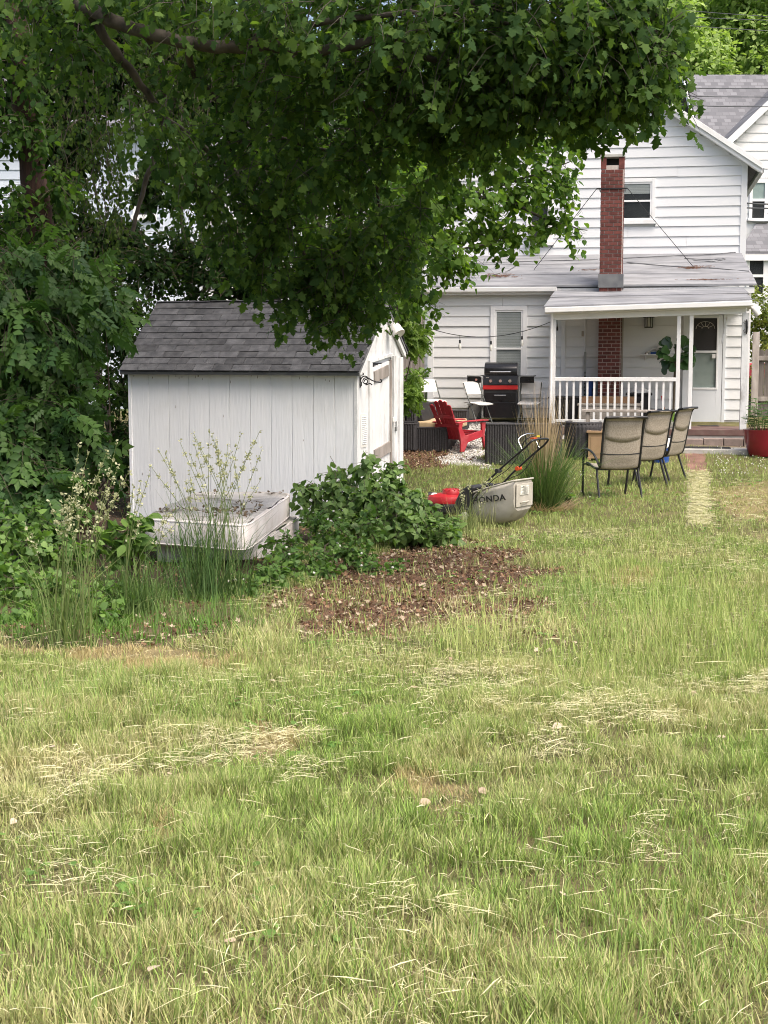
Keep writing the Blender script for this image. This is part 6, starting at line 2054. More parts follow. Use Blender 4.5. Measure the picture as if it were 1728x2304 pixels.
# white gravel
x, y = frustum_points(42000, 25.5, 30.0)
k = soft(Z_gravel, x, y, .25, 3) & ~in_footprint(x, y)
x, y = x[k], y[k]; n = len(x)
T_stone = (np.array([(.5, 0, 0), (-.5, 0, 0), (0, .45, 0), (0, -.45, 0), (0, 0, .35), (0, 0, -.35)], float), np.array([(0, 2, 4), (2, 1, 4), (1, 3, 4), (3, 0, 4), (2, 0, 5), (1, 2, 5), (3, 1, 5), (0, 3, 5)]))
litter_obj('white_gravel', 'white gravel spread on the patio under the red chair', 'gravel', T_stone, np.stack([x, y, gz(x, y) + .012], 1), rand_dir(n), rand_dir(n), .03 + .03 * rng.random(n), mixc((.42, .40, .37), (.74, .72, .69), rng.random(n)), LM_dry)
# clover heads
cl = [ground(rnd.uniform(1600, 1725), rnd.uniform(1012, 1075)) for _ in range(110)] + [ground(rnd.uniform(1240, 1330), rnd.uniform(1060, 1130)) for _ in range(25)] + [ground(rnd.uniform(1090, 1130), rnd.uniform(1010, 1050)) for _ in range(15)]
P = np.array([(p.x, p.y, p.z + .07) for p in cl]); n = len(P)
litter_obj('clover_flowers', 'small white clover heads in the grass by the red pot', 'clover', T_stone, P, rand_dir(n), rand_dir(n), np.full(n, .028), mixc((.62, .62, .52), (.72, .72, .66), rng.random(n)), LM_dry)

x, y = frustum_points(2600, 3.4, 24)
zf = zone_fields(x, y)
k = (vn(x, y, .8, 91) > .58) & ~zf['path'] & ~zf['gravel'] & ~in_footprint(x, y)
x, y = np.repeat(x[k], 5), np.repeat(y[k], 5); n = len(x)
x = x + rng.normal(0, .03, n); y = y + rng.normal(0, .03, n)
litter_obj('lawn_weeds', 'small broad leaved weeds and clover growing in the lawn', 'weeds', T_heart, np.stack([x, y, gz(x, y) + .02 + .02 * rng.random(n)], 1), rand_dir(n, -.1, .6), np.array([0, 0, 1.0]) + rand_dir(n) * .4, .015 + .03 * rng.random(n), mixc((.10, .20, .045), (.20, .33, .08), rng.random(n)), LM_leaf)

# ------------------------------------------------------------------ maple tree
def B(px, py, Y, rx, ry, rz_, n):
    p = at_y(px, py, Y); return (tuple(p), (rx, ry, rz_), n)
mt_base = gpt(-4.75, 15.3)
maple = thing('maple_tree', mt_base, 'large maple whose leafy limbs hang over the shed and yard', 'tree')
mo = tuple(mt_base)
wood('trunk', [mt_base + Vector((0, 0, -.1)), mt_base + Vector((.05, -.1, 1.8)), mt_base + Vector((.12, -.3, 3.8)), mt_base + Vector((.1, -.3, 6.0)), mt_base + Vector((0, -.2, 8.6))], .34, .12, M_bark, maple, mo, 14, 6, .012)
lb = lambda *pts: [at_y(a, b, c) for a, b, c in pts]
L1_ = lb((60, -70, 14.6), (179, 11, 13.9), (325, 70, 13.6), (488, 106, 13.5), (624, 102, 13.4), (678, 114, 13.4), (776, 106, 13.3), (895, 81, 13.2), (985, 45, 13.2), (1070, 5, 13.1), (1200, -50, 13.0))
wood('limb', [mt_base + Vector((.1, -.3, 4.6))] + L1_, .075, .028, M_bark, maple, mo, 10, 6, .008)
limbs = [
    (lb((200, 25, 13.9), (240, 90, 13.9), (300, 170, 14.2), (380, 270, 14.6), (520, 380, 15.0), (640, 500, 15.2), (720, 640, 15.5)), .055, .014),
    (lb((540, 104, 13.5), (600, 85, 13.3), (680, 60, 13.2), (800, 40, 13.1), (1000, 30, 12.9), (1180, 60, 12.9), (1330, 90, 12.9)), .045, .012),
    (lb((560, 70, 13.5), (640, 119, 13.6), (776, 200, 13.9), (860, 270, 14.0), (920, 300, 14.1)), .040, .012),
    (lb((895, 81, 13.2), (960, 130, 13.2), (1060, 150, 13.2), (1180, 165, 13.1), (1290, 185, 13.1), (1390, 200, 13.0)), .035, .010),
    (lb((1070, 5, 13.1), (1150, 30, 13.1), (1250, 46, 13.0), (1350, 20, 13.0), (1420, 20, 13.0)), .028, .008),
    (lb((425, 92, 13.6), (440, 170, 14.0), (560, 280, 14.5), (700, 330, 14.5), (840, 350, 14.3)), .040, .010),
    (lb((330, 75, 13.6), (362, 140, 15), (366, 240, 15.6), (352, 330, 15.9), (318, 440, 16.1), (298, 520, 16.2)), .040, .022),
    (lb((720, 640, 15.5), (750, 690, 15.6), (790, 720, 15.6)), .014, .005),
    (lb((900, 150, 13.3), (860, 300, 14.4), (850, 430, 15.0), (860, 520, 15.2)), .030, .008),
]
for pts, a, b in limbs:
    wood('limb', pts, a, b, M_bark, maple, mo, 8, 5, .006)
mb_ = [B(60, 40, 14.4, .9, .8, .55, 55), B(330, -10, 13.8, 1.0, .8, .45, 55), B(620, 10, 13.4, 1.1, .9, .5, 85), B(900, 50, 13.2, 1.1, .9, .6, 120), B(1150, 45, 13.0, 1.0, .9, .6, 135),
       B(1310, 80, 13.0, .62, .8, .55, 120), B(1415, 45, 13.0, .33, .5, .38, 65), B(1250, 175, 13.2, .8, .7, .30, 110), B(1400, 180, 13.0, .36, .5, .26, 60), B(1440, 120, 13.0, .24, .4, .25, 34),
       B(1010, 190, 13.4, .9, .8, .35, 95), B(750, 200, 13.8, .9, .8, .38, 80), B(520, 170, 14.2, .7, .6, .38, 45), B(640, 350, 14.5, .8, .7, .45, 75), B(800, 330, 14.2, .9, .7, .45, 80),
       B(540, 440, 15, .42, .5, .32, 32), B(660, 520, 15.2, .5, .5, .45, 55), B(755, 600, 15.5, .45, .4, .34, 48), B(725, 660, 15.6, .36, .35, .18, 32), B(835, 675, 16.4, .24, .3, .14, 16), B(790, 690, 15.8, .22, .25, .12, 12), B(870, 480, 15.3, .5, .6, .45, 52), B(800, 560, 15.4, .5, .5, .35, 40),
       B(980, 300, 14, .7, .7, .35, 65), B(430, 330, 14.9, .4, .4, .3, 22), B(200, 130, 14.4, .6, .5, .35, 30), B(1120, 240, 13.4, .5, .5, .16, 34), B(1330, 215, 13.1, .4, .4, .14, 34)]
top = [B(250, -200, 14.4, 2.2, 1.6, .5, 70), B(800, -200, 13.6, 2.0, 1.4, .5, 80), B(1180, -140, 13.2, 1.2, 1.0, .4, 60), B(-250, -100, 15.5, 1.6, 2, 1.2, 60)] + [((-4.2, 17.5, 8.4), (1.9, 2.2, .8), 120), ((-1.8, 18.6, 8.8), (1.7, 2.0, .7), 70), ((-3.0, 21.5, 8.8), (2.6, 2.0, .8), 120)]  # unseen crown above the frame, added to shade the leaves and left background
mb_ = [(c, (r_[0] * 1.1, r_[1] * 1.1, r_[2] * 1.08), int(n_ * (.80 if i_ >= 13 else 1.2))) for i_, (c, r_, n_) in enumerate(mb_)]
edge = [(420, 400), (470, 470), (520, 540), (570, 570), (620, 620), (660, 680), (720, 712), (780, 715), (840, 700), (885, 620), (920, 560), (940, 470), (980, 380), (1060, 330), (1150, 290), (1250, 245), (1330, 250), (1400, 235), (1470, 215), (1495, 150), (1500, 70), (380, 330), (330, 260), (700, 620), (600, 480), (800, 600)]
for (a_, b_) in edge:
    for _ in range(4):
        mb_.append(B(a_ + rnd.gauss(0, 24), b_ + rnd.gauss(0, 20), 13.1 + 2.6 * min(1, max(0, (b_ - 200) / 450)) + rnd.gauss(0, .25), .16, .2, .09, 3))
P, O = blob_clusters(mb_ + top)
Q, D, N, A_, B2 = sprays(P, O, 12, .46, .6, .6)
n = len(Q)
tone = rng.random(n)
Cm = mixc((.036, .078, .026), (.115, .188, .046), tone ** 1.5)
leaves(T_maple, Q, D, N, .045 + .068 * rng.random(n), Cm, LM_maple, maple, mo, 'crown', keep=300)
twig_mesh(A_, B2, .005, 'twigs', M_bark, maple, mo)

# ------------------------------------------------------------------ brighter broadleaf tree between shed and house
lt_b = gpt(.10, 23.0)
lin = thing('basswood_tree', lt_b, 'light green broadleaf tree growing between the shed and the house', 'tree')
lo_ = tuple(lt_b)
wood('trunk', [lt_b + Vector((0, 0, -.1)), lt_b + Vector((.05, 0, 1.6)), at_y(890, 560, 22.6), at_y(960, 400, 22.4), at_y(1000, 200, 22.4)], .13, .05, M_bark, lin, lo_, 10, 5, .01)
for pts in (((905, 530, 22.6), (980, 480, 22.3), (1060, 440, 22.2), (1180, 400, 22.4), (1290, 360, 22.4)), ((900, 560, 22.6), (960, 560, 22.0), (1040, 560, 21.8), (1150, 540, 22.2)),
            ((960, 400, 22.4), (1050, 340, 22.2), (1150, 310, 22.3), (1290, 280, 22.5)), ((1060, 440, 22.2), (1160, 460, 22.3), (1240, 500, 22.4), (1320, 520, 22.4)), ((890, 580, 22.7), (930, 640, 22.4), (960, 680, 22.2))):
    wood('limb', lb(*pts), .035, .007, M_bark, lin, lo_, 7, 5, .008)
bl2 = [B(1110, 340, 22.2, .85, .8, .42, 70), B(1255, 320, 22.5, .42, .6, .40, 46), B(1190, 420, 22.4, .75, .7, .42, 62), B(1050, 470, 22, .75, .7, .55, 70), B(990, 560, 21.6, .55, .6, .38, 48), B(1265, 430, 22.2, .16, .3, .42, 16),
       B(1140, 530, 22.3, .55, .5, .26, 34), B(1030, 600, 21.6, .32, .3, .16, 20), B(930, 440, 21.6, .7, .8, .9, 90), B(890, 600, 21.2, .42, .5, .45, 48), B(1325, 262, 22.5, .22, .4, .14, 14), B(1240, 510, 22.4, .3, .3, .12, 14), B(1290, 530, 22.4, .14, .2, .05, 4), B(940, 680, 22.6, .25, .3, .16, 12),
       B(1000, 300, 22.6, 1.0, 1, .6, 60), B(1080, 100, 23, 1.6, 1.3, .9, 70)]
P, O = blob_clusters(bl2)
Q, D, N, A_, B2 = sprays(P, O, 10, .42, .45, .6)
n = len(Q)
leaves(T_heart, Q, D, N, .075 + .05 * rng.random(n), mixc((.06, .125, .030), (.17, .27, .055), rng.random(n) ** 1.3), LM_maple, lin, lo_, 'crown', keep=250)
twig_mesh(A_, B2, .004, 'twigs', M_bark, lin, lo_)
# feathery vine on the board fence
fvb = gpt(.15, 25.2)
fv = thing('fence_vine', fvb, 'yellow green feathery vine climbing the board fence', 'vine')
P, O = blob_clusters([B(900, 720, 25.0, .28, .3, .35, 45), B(930, 760, 25.2, .25, .2, .2, 30), B(915, 880, 25.0, .22, .2, .18, 26), B(935, 850, 26, .15, .2, .15, 14), B(885, 650, 24.6, .3, .3, .3, 30)])
Q, D, N, A_, B2 = sprays(P, O, 6, .30, .3, .8)
n = len(Q)
leaves(T_pinn, Q, D, N, .14 + .08 * rng.random(n), mixc((.10, .18, .035), (.20, .30, .06), rng.random(n)), LM_leaf, fv, tuple(fvb), 'foliage', keep=40)
for k in range(4):
    wood('stem', [fvb + Vector((k * .08 - .1, 0, 0)), fvb + Vector((k * .1 - .1, .05, 1.2)), at_y(880 + 20 * k, 760 - 20 * k, 25.1), at_y(890 + 18 * k, 690, 25.1)], .012, .005, M_twig, fv, tuple(fvb), 6, 4, .01)

# ------------------------------------------------------------------ red-barked tree wrapped in vines, left
cb0 = gpt(-3.55, 17.6)
ced = thing('cedar_tree', cb0, 'reddish barked tree trunk wrapped in climbing vines at far left', 'tree')
co = tuple(cb0)
wood('trunk', [cb0 + Vector((0, 0, -.1)), at_y(120, 900, 17.6), at_y(105, 650, 17.6), at_y(80, 420, 17.6), at_y(55, 180, 17.6), at_y(35, -60, 17.6), at_y(20, -400, 17.6)], .20, .12, M_cedar, ced, co, 12, 6, .015)
P, O = blob_clusters([B(30, 480, 17.2, .35, .4, .5, 32), B(20, 300, 17.2, .35, .4, .3, 22), B(130, 420, 17.3, .2, .3, .4, 26), B(85, 300, 17.3, .18, .25, .5, 24), B(70, 150, 17.3, .2, .25, .4, 18), B(15, 120, 17.2, .4, .4, .5, 30), B(110, 560, 17.2, .3, .3, .4, 30), B(60, -250, 18, 2.4, 2.2, 1.2, 110), B(-100, 200, 18, .8, 1, 2, 60)])  # includes unseen crown overhead, added to shade the left side
Q, D, N, A_, B2 = sprays(P, O, 9, .36, .5, .6)
n = len(Q)
leaves(T_ovate, Q, D, N, .06 + .05 * rng.random(n), mixc((.025, .060, .018), (.075, .14, .03), rng.random(n)), LM_maple, ced, co, 'crown', keep=60)
twig_mesh(A_, B2, .004, 'twigs', M_twig, ced, co)
# hanging vine curtains
for (lab, xs, y0, y1, Yv, nc) in (('thin vine stems hanging beside the red trunk', (135, 180, 215, 250), 130, 600, 21.6, 110),
                                  ('tangle of grey hanging vines below the maple limb', (300, 330, 365, 400, 440), 20, 330, 21.2, 150),
                                  ('vines hanging before the pale blue house', (270, 410, 450), 250, 560, 22.4, 80)):
    mid = at_y(sum(xs) / len(xs), y1, Yv)
    vb = Vector((mid.x, mid.y, float(gz(mid.x, mid.y))))
    hv = thing('hanging_vine', vb, lab, 'vine')
    bl_ = []
    for xx in xs:
        for q in range(1):
            X0 = xx + rnd.gauss(0, 22)
            wood('stem', [at_y(X0, y0 - 260, Yv), at_y(X0 + rnd.gauss(0, 8), y0, Yv), at_y(X0 + rnd.gauss(0, 10), (y0 + y1) / 2, Yv), at_y(X0 + rnd.gauss(0, 12), y1 - 60, Yv)], .010, .005, M_bark, hv, tuple(vb), 5, 5, .035)
        bl_.append(B(xx, (y0 + y1) / 2, Yv, .16, .25, (y1 - y0) / 2 / FPX * Yv, nc // len(xs) * 2))
    P, O = blob_clusters(bl_, 3)
    Q, D, N, A_, B2 = sprays(P, O, 9, .28, 1.1, .4)
    n = len(Q)
    leaves(T_ovate, Q, D, N, .035 + .04 * rng.random(n), mixc((.030, .060, .018), (.085, .13, .032), rng.random(n)), LM_maple, hv, tuple(vb), 'foliage', keep=0)
    twig_mesh(A_, B2, .004, 'twigs', M_twig, hv, tuple(vb))

# ------------------------------------------------------------------ dark shrubs behind the shed
def shrub(name, label, base, blobs, T, per, tw, droop, s0, s1, c0, c1, mat, keep, cat='shrub', stems=0, blossom=0, spread=.6, group=None):
    r_ = thing(name, base, label, cat, 0, group)
    P, O = blob_clusters(blobs)
    Q, D, N, A_, B2 = sprays(P, O, per, tw, droop, spread)
    zg = gz(Q[:, 0], Q[:, 1]) + .01
    Q[:, 2] = np.maximum(Q[:, 2], zg + .02 * rng.random(len(Q)))
    n = len(Q)
    leaves(T, Q, D, N, s0 + (s1 - s0) * rng.random(n), mixc(c0, c1, rng.random(n) ** 1.3), mat, r_, tuple(base), 'foliage', keep=keep)
    twig_mesh(A_, B2, .003 + .01 * tw * .3, 'twigs', M_twig, r_, tuple(base))
    b = Vector(base)
    for k in range(stems):
        c, rr, _ = blobs[k % len(blobs)]
        c = Vector(c)
        s = Vector((c.x + rnd.gauss(0, .2), c.y + rnd.gauss(0, .2), 0)); s.z = float(gz(s.x, s.y)) - .03
        s = s.lerp(Vector((b.x, b.y, s.z)), .45)
        wood('stem', [s, s.lerp(c, .5) + Vector((rnd.gauss(0, .08), rnd.gauss(0, .08), .05)), c], .013, .005, M_twig, r_, tuple(base), 6, 4, .006)
    if blossom:
        i = rng.integers(0, n, blossom)
        Pb = Q[i] + rng.normal(0, .03, (blossom, 3)) - np.array([0, .04, 0])
        leaves(T_stone, Pb, rand_dir(blossom), rand_dir(blossom), np.full(blossom, .04), mixc((.55, .56, .48), (.7, .7, .64), rng.random(blossom)), LM_dry, r_, tuple(base), 'blossom')
    return r_
sb = gpt(-2.4, 23.5)
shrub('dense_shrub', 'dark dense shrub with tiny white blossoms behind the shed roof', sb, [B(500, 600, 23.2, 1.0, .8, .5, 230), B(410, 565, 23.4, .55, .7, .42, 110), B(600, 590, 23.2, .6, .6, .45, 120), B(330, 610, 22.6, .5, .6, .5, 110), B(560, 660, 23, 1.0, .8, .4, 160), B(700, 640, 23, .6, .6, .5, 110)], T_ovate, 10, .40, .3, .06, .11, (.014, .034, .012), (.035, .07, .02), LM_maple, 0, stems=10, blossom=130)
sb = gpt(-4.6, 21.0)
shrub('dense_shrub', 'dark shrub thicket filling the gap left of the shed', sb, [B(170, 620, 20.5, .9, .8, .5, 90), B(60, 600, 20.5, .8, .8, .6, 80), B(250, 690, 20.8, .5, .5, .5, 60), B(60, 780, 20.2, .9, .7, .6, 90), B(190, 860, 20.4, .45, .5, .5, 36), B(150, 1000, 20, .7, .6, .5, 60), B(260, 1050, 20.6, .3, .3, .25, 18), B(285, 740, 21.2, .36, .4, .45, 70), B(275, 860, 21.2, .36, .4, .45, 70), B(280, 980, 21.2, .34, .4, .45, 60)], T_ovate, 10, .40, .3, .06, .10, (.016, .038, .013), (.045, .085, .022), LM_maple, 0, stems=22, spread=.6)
# dark understory trees closing off the left background
def understory(label, base, blobs, size, c0, c1, name='understory_tree'):
    t = thing(name, base, label, 'tree', 0, 'understory trees behind the shed')
    blobs = [(c, r_, int(n_ * 2.3)) for c, r_, n_ in blobs]
    P, O = blob_clusters(blobs, 3)
    Q, D, N, A_, B2 = sprays(P, O, 11, .5, .5, .7)
    n = len(Q)
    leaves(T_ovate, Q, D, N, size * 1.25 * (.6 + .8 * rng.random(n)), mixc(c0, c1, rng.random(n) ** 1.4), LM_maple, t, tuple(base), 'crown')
    twig_mesh(A_, B2, .006, 'twigs', M_twig, t, tuple(base))
    b = Vector(base)
    for k, (c, r_, _) in enumerate(blobs):
        if k % 2 == 0:
            c = Vector(c); f = Vector((b.x + rnd.gauss(0, .25), b.y + rnd.gauss(0, .2), b.z - .05))
            wood('trunk' if k == 0 else 'limb', [f, f.lerp(c, .45) + Vector((rnd.gauss(0, .2), 0, .3)), c], .07 if k == 0 else .035, .015, M_bark, t, tuple(base), 7, 4, .02)
    return t
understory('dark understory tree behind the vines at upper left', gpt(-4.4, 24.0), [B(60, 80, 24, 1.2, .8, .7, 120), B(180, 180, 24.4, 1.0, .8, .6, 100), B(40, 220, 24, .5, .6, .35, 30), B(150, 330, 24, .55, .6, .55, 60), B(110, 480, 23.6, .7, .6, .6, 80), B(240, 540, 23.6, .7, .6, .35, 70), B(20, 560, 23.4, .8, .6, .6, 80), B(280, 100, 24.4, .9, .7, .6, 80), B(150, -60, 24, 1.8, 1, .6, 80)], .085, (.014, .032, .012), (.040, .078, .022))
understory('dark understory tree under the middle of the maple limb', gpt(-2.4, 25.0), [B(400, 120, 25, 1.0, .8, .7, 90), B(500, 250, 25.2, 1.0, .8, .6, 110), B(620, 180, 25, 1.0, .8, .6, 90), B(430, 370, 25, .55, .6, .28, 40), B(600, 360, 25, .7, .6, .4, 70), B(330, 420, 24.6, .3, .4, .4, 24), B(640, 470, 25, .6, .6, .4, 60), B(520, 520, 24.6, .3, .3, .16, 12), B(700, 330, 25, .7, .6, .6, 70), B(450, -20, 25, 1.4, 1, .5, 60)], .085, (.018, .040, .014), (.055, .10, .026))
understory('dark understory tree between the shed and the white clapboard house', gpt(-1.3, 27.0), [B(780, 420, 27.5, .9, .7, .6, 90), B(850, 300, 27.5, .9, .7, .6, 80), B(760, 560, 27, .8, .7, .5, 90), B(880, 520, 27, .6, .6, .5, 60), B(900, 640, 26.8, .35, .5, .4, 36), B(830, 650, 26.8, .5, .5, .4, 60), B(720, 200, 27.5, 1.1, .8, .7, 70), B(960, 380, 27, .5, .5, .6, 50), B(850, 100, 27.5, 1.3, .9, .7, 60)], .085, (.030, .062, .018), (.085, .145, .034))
# compound-leaved sapling thicket, far left
sb = gpt(-3.3, 15.0)
shrub('ash_sapling', 'leafy green sapling thicket with compound leaves left of the shed', sb,
      [B(40, 620, 15.6, .7, .6, .45, 56), B(150, 640, 16, .5, .5, .42, 46), B(235, 705, 16.1, .22, .4, .2, 15), B(80, 760, 15.2, .7, .6, .42, 66), B(120, 840, 15.5, .34, .5, .42, 36), B(60, 920, 14.9, .6, .5, .40, 60), B(95, 985, 14.9, .40, .4, .32, 38), B(175, 930, 15.5, .18, .3, .16, 10),
       B(40, 1080, 14.4, .5, .5, .35, 48), B(95, 1120, 14.4, .40, .4, .28, 34), B(205, 1000, 14.9, .16, .25, .12, 8), B(10, 680, 15.2, .5, .5, .5, 40)],
      T_pinn, 4, .46, .55, .16, .36, (.034, .082, .024), (.100, .185, .044), LM_leaf, 280, 'sapling', stems=12, spread=.9)
# low broad leaves bottom left
sb = gpt(-2.7, 12.2)
shrub('ground_ivy', 'low bright green leafy weeds at the bottom left lawn edge', sb, [B(20, 1200, 13.2, .5, .4, .25, 60), B(120, 1240, 12.8, .5, .3, .18, 60), B(30, 1300, 12.2, .45, .35, .15, 60), B(120, 1330, 11.9, .4, .3, .10, 50), B(225, 1395, 10.8, .22, .2, .07, 28), B(250, 1350, 11.5, .22, .2, .1, 26), B(40, 1390, 11, .3, .2, .06, 24), B(180, 1390, 10.9, .3, .16, .06, 24)],
      T_heart, 9, .20, .0, .045, .085, (.075, .15, .035), (.16, .27, .06), LM_leaf, 200, 'weeds', spread=.9)
sb = ground(300, 1300)
shrub('broadleaf_weed', 'broad leaved weed with upturned leaves beside the mattress corner', sb, [B(300, 1205, 12.9, .20, .16, .16, 16), B(262, 1235, 12.9, .16, .14, .12, 10)], T_ovate, 6, .18, .0, .09, .15, (.085, .165, .04), (.16, .26, .06), LM_leaf, 60, 'weed', stems=4)
# bramble bush before the shed door
sb = gpt(-.05, 16.7)
shrub('bramble_bush', 'dense green bramble bush in front of the shed door', sb, [B(850, 1120, 16.8, .42, .5, .28, 85), B(920, 1152, 16.7, .36, .5, .22, 80), B(985, 1185, 16.6, .22, .4, .13, 50), B(960, 1195, 16.4, .3, .3, .14, 40), B(1010, 1205, 16.4, .13, .2, .09, 18), B(760, 1090, 17.1, .20, .3, .2, 28), B(790, 1150, 16.7, .32, .4, .22, 50), B(900, 1190, 16.3, .42, .3, .14, 50), B(830, 1045, 17.0, .12, .2, .2, 12), B(880, 1060, 17.0, .10, .2, .14, 9), B(690, 1105, 17.0, .18, .2, .12, 16), B(720, 1140, 16.9, .16, .2, .12, 14)],
      T_heart, 9, .24, .35, .06, .105, (.085, .150, .045), (.185, .285, .085), LM_leaf, 300, 'bush', stems=14)
sb = gpt(-.55, 14.2)
shrub('ground_weeds', 'low spreading weeds between the mattress and the bramble bush', sb, [B(760, 1210, 15.3, .30, .3, .16, 42), B(720, 1180, 15.8, .25, .25, .16, 30), B(600, 1300, 13.2, .30, .25, .12, 52), B(680, 1270, 13.8, .35, .25, .14, 58), B(790, 1250, 14.4, .35, .25, .11, 46), B(860, 1280, 14.2, .25, .2, .08, 18), B(540, 1330, 12.7, .22, .2, .10, 30), B(640, 1230, 14.6, .22, .2, .14, 26), B(830, 1180, 15.6, .2, .2, .16, 20)],
      T_heart, 9, .18, .1, .04, .07, (.07, .145, .035), (.14, .24, .055), LM_leaf, 160, 'weeds', stems=8, blossom=34)
for (px, py, h, lab) in ((990, 1236, .36, 'upright green seedling on the brown leaf litter'), (1020, 1215, .30, 'smaller pale seedling at the edge of the leaf litter'), (1278, 1140, .2, 'short leafy seedling behind the patio grass clump')):
    g = ground(px, py)
    s_ = thing('seedling', g, lab, 'seedling', 0, 'seedlings')
    Pl, Dl, Sl = [], [], []
    for k in range(4):
        tp = Vector((rnd.gauss(0, .05), rnd.gauss(0, .05), h * rnd.uniform(.6, 1)))
        MB().tube([(0, 0, -.01), tp * .5 + Vector((rnd.gauss(0, .01), 0, 0)), tp], [.006, .005, .003], 6).build('stem', M_stem, s_)
        for j in range(9):
            p = tp * (.3 + .7 * j / 8); az = j * 2.4 + k
            Pl.append(tuple(p)); Dl.append((math.cos(az), math.sin(az), .45)); Sl.append(rnd.uniform(.07, .13))
    n = len(Pl)
    local_leaves(T_lance if 'upright' in lab else T_ovate, np.array(Pl), np.array(Dl), np.array([0, 0, 1.0]) + rand_dir(n) * .3, np.array(Sl), mixc((.10, .19, .045), (.18, .28, .07), rng.random(n)), LM_leaf, s_)

# ------------------------------------------------------------------ ornamental feather grass
og = ground(1226, 1148)
orn = thing('ornamental_grass', og, 'tall ornamental grass clump with dry tan plumes behind the mower', 'grass clump')
n = 1300
rad = np.abs(rng.normal(0, .08, n)); az = rng.random(n) * 6.283
cg = mixc((.075, .15, .04), (.17, .26, .08), rng.random(n))
V1 = blades(rad * np.cos(az), rad * np.sin(az), .55 + .62 * rng.random(n), .006 + .004 * rng.random(n), np.clip(.05 + rad * 1.6 + rng.normal(0, .10, n), 0, .9), .10 + .75 * rng.random(n) ** 1.6, cg * .9, cg, az=az + rng.normal(0, .5, n), z=np.zeros(n))
o = bpy.data.objects.new('blades', raw_mesh('blades', *V1[:2], V1[2], LM_grass)); link(o, orn); o['kind'] = 'stuff'
n = 230
rad = np.abs(rng.normal(0, .07, n)); az = rng.random(n) * 6.283
ct_ = mixc((.36, .27, .17), (.50, .40, .27), rng.random(n))
V2 = blades(rad * np.cos(az) - .03, rad * np.sin(az), 1.1 + .75 * rng.random(n), .006 + .009 * rng.random(n), np.clip(rad * .8 + np.abs(rng.normal(0, .06, n)), 0, .3), .12 * rng.random(n), ct_, ct_, az=az, z=np.zeros(n))
o = bpy.data.objects.new('plumes', raw_mesh('plumes', *V2[:2], V2[2], LM_grass)); link(o, orn); o['kind'] = 'stuff'
n = 420
az = rng.random(n) * 6.283; rad = .12 + .25 * rng.random(n)
V3 = blades(rad * np.cos(az), rad * np.sin(az) - .05, .12 + .35 * rng.random(n), .005 + .003 * rng.random(n), 1.0 + .4 * rng.random(n), .2 * rng.random(n), mixc((.40, .30, .20), (.5, .38, .26), rng.random(n)), mixc((.34, .24, .15), (.46, .36, .24), rng.random(n)), az=az + rng.normal(0, .6, n), z=np.full(n, .02))
o = bpy.data.objects.new('dead_thatch', raw_mesh('dead_thatch', *V3[:2], V3[2], LM_grass)); link(o, orn); o['kind'] = 'stuff'

# ------------------------------------------------------------------ tall seeding grass clumps
def seed_grass(bpx, label, tips, nblade, bh, spread, hue):
    g = ground(*bpx)
    t = thing('seeding_grass', g, label, 'grass clump', 0, 'tall seeding grass clumps')
    n = nblade
    x = rng.normal(0, spread, n); y = rng.normal(0, spread, n)
    c = mixc(hue[0], hue[1], rng.random(n))
    v = blades(x, y, bh * (.4 + .7 * rng.random(n)), .006 + .004 * rng.random(n), np.abs(rng.normal(.1, .15, n)), rng.random(n) ** 1.4 * .8, c * .9, c, z=np.zeros(n))
    o = bpy.data.objects.new('blades', raw_mesh('blades', *v[:2], v[2], LM_grass)); link(o, t); o['kind'] = 'stuff'
    for (tx, ty) in tips:
        Yt = g.y + rnd.gauss(0, .15)
        tip = at_y(tx, ty, Yt) - g
        b0 = Vector((rnd.gauss(0, spread * .8), rnd.gauss(0, spread * .8), -.01))
        m_ = b0.lerp(tip, .55); m_.x = m_.x * .55 + b0.x * .45
        q = spline([b0, m_, tip], 6)
        st_ = MB().tube(q, [.0038 - .002 * k / 12 for k in range(len(q))], 5).build('stalk', M_stem, t, smooth=60)
        # seed head: small spikelet tufts near the tip
        k = rnd.randint(7, 11)
        Pn = []; 
        for j in range(k):
            s = 1 - .22 * (j / k); i0 = min(len(q) - 1, int(s * (len(q) - 1)))
            p = q[i0]
            br = .006 + .022 * (j / k) * rnd.random()
            for _ in range(5):
                Pn.append((p.x + rnd.gauss(0, br), p.y + rnd.gauss(0, br), p.z + rnd.gauss(0, .012)))
        Pn = np.array(Pn); m = len(Pn)
        leaves(T_ovate, Pn, rand_dir(m, -.2, 1), rand_dir(m), .014 + .012 * rng.random(m), mixc((.36, .38, .22), (.52, .52, .34), rng.random(m)), LM_grass, st_, (0, 0, 0), 'seed_head')
    return t
seed_grass((150, 1455), 'tall seeding grass clump with pale heads at the left lawn edge', [(rnd.uniform(120, 310), rnd.uniform(985, 1160)) for _ in range(16)] + [(112, 1130), (60, 1190), (178, 1000), (265, 1050), (290, 1060)], 95, .75, .09, ((.10, .17, .045), (.22, .28, .09)))
seed_grass((470, 1345), 'tall seeding grass clump growing in front of the mattresses', [(rnd.uniform(340, 640), rnd.uniform(960, 1110)) for _ in range(26)], 240, 1.0, .17, ((.055, .12, .035), (.12, .20, .06)))
seed_grass((300, 1380), 'thin seeding grass between the weeds and the mattress', [(rnd.uniform(230, 400), rnd.uniform(1060, 1180)) for _ in range(7)], 240, .55, .12, ((.07, .14, .04), (.14, .22, .06)))
seed_grass((1050, 1200), 'wispy seeding grass standing in front of the mower bag', [(rnd.uniform(1030, 1120), rnd.uniform(1040, 1140)) for _ in range(7)], 110, .38, .07, ((.16, .22, .07), (.28, .32, .13)))

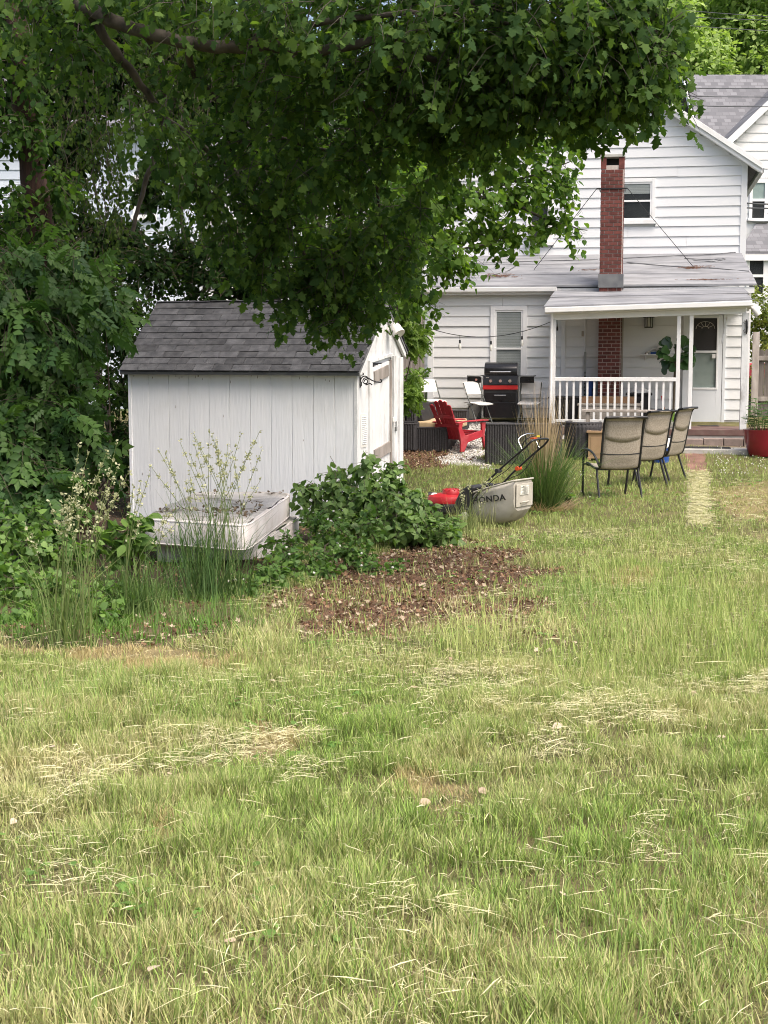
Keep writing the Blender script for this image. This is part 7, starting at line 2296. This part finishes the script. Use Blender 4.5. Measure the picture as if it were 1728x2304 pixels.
# ------------------------------------------------------------------ hedge and far trees
hb = gpt(9.3, 36.0)
shrub('hedge', 'yellow green clipped hedge behind the picket fence', hb, [B(1720, 700, 36, .55, .6, .8, 150), B(1715, 760, 36, .5, .6, .9, 150), B(1790, 720, 36.3, .9, .7, 1.2, 150), B(1700, 870, 33.5, .25, .3, .4, 50), B(1740, 860, 33.5, .5, .3, .5, 40)], T_ovate, 10, .25, .1, .05, .09, (.12, .17, .03), (.26, .30, .06), LM_leaf, 0, 'hedge', stems=6)
def far_tree(label, px, Y, ztop, rad, n, c0, c1, leafs=.20):
    p = at_y(px, 790, Y)
    b = gpt(p.x, Y)
    t = thing('far_tree', b, label, 'tree', 0, 'trees beyond the houses')
    H_ = ztop - b.z
    wood('trunk', [b, b + Vector((.2, 0, H_ * .4)), b + Vector((0, .2, H_ * .8))], .25, .08, M_bark, t, tuple(b), 8, 3, .05)
    bl = []
    for k in range(26):
        a = rnd.uniform(0, 6.283); r_ = rad * rnd.uniform(.2, .85); hh = rnd.uniform(.22, .95)
        r_ *= (1 - .75 * max(0, hh - .45) / .55 * .9)
        bl.append(((b.x + r_ * math.cos(a), b.y + r_ * math.sin(a), b.z + H_ * hh), (rad * .36, rad * .36, rad * .22), max(6, n // 26 // 8)))
    P, O = blob_clusters(bl, 4)
    Q, D, N, A_, B2 = sprays(P, O, 8, .8, .2, .5)
    N = N + np.array([0, 0, .6])
    m = len(Q)
    leaves(T_ovate, Q, D, N, leafs * (.7 + .7 * rng.random(m)), mixc(c0, c1, rng.random(m)), LM_far, t, tuple(b), 'crown')
    for k in range(4):
        c = Vector(bl[k][0]); wood('limb', [b + Vector((.1, 0, H_ * .35)), (b + Vector((.1, 0, H_ * .5))).lerp(c, .5), c], .09, .03, M_bark, t, tuple(b), 6, 3, .03)
FT = (('dense yellow green tree filling the sky at upper right', 1660, 78, 27, 6.0, 7000), ('dense tree behind the yellow green ones at upper right', 1540, 80, 27, 6.0, 6000), ('leafy tree rising behind the white gable', 1520, 62, 17.5, 4.0, 5200), ('tall yellow green tree right of the gable top', 1610, 68, 22, 4.6, 6000), ('tall yellow green tree at the top right edge', 1720, 64, 21, 4.6, 6000), ('dark tree between the gable and the far roof', 1490, 56, 11.5, 2.6, 2200), ('tree far behind the blue house at left', 60, 62, 18, 5.0, 3600), ('tree far behind, left of the maple limb', 330, 58, 17, 4.6, 3600), ('tree far behind the white clapboard house', 640, 66, 19, 5.0, 3600), ('tree far behind, over the main house roof', 1000, 64, 18, 5.2, 3600), ('tree far behind the main house gable', 1300, 68, 17, 4.6, 3000))
for k, a in enumerate(FT):
    light = k < 5
    far_tree(*a[:5], int(a[5] * (4.2 if light else 1.3)), (.18, .27, .08) if light else (.05, .10, .03), (.36, .46, .16) if light else (.11, .18, .05), .21 if light else .34)
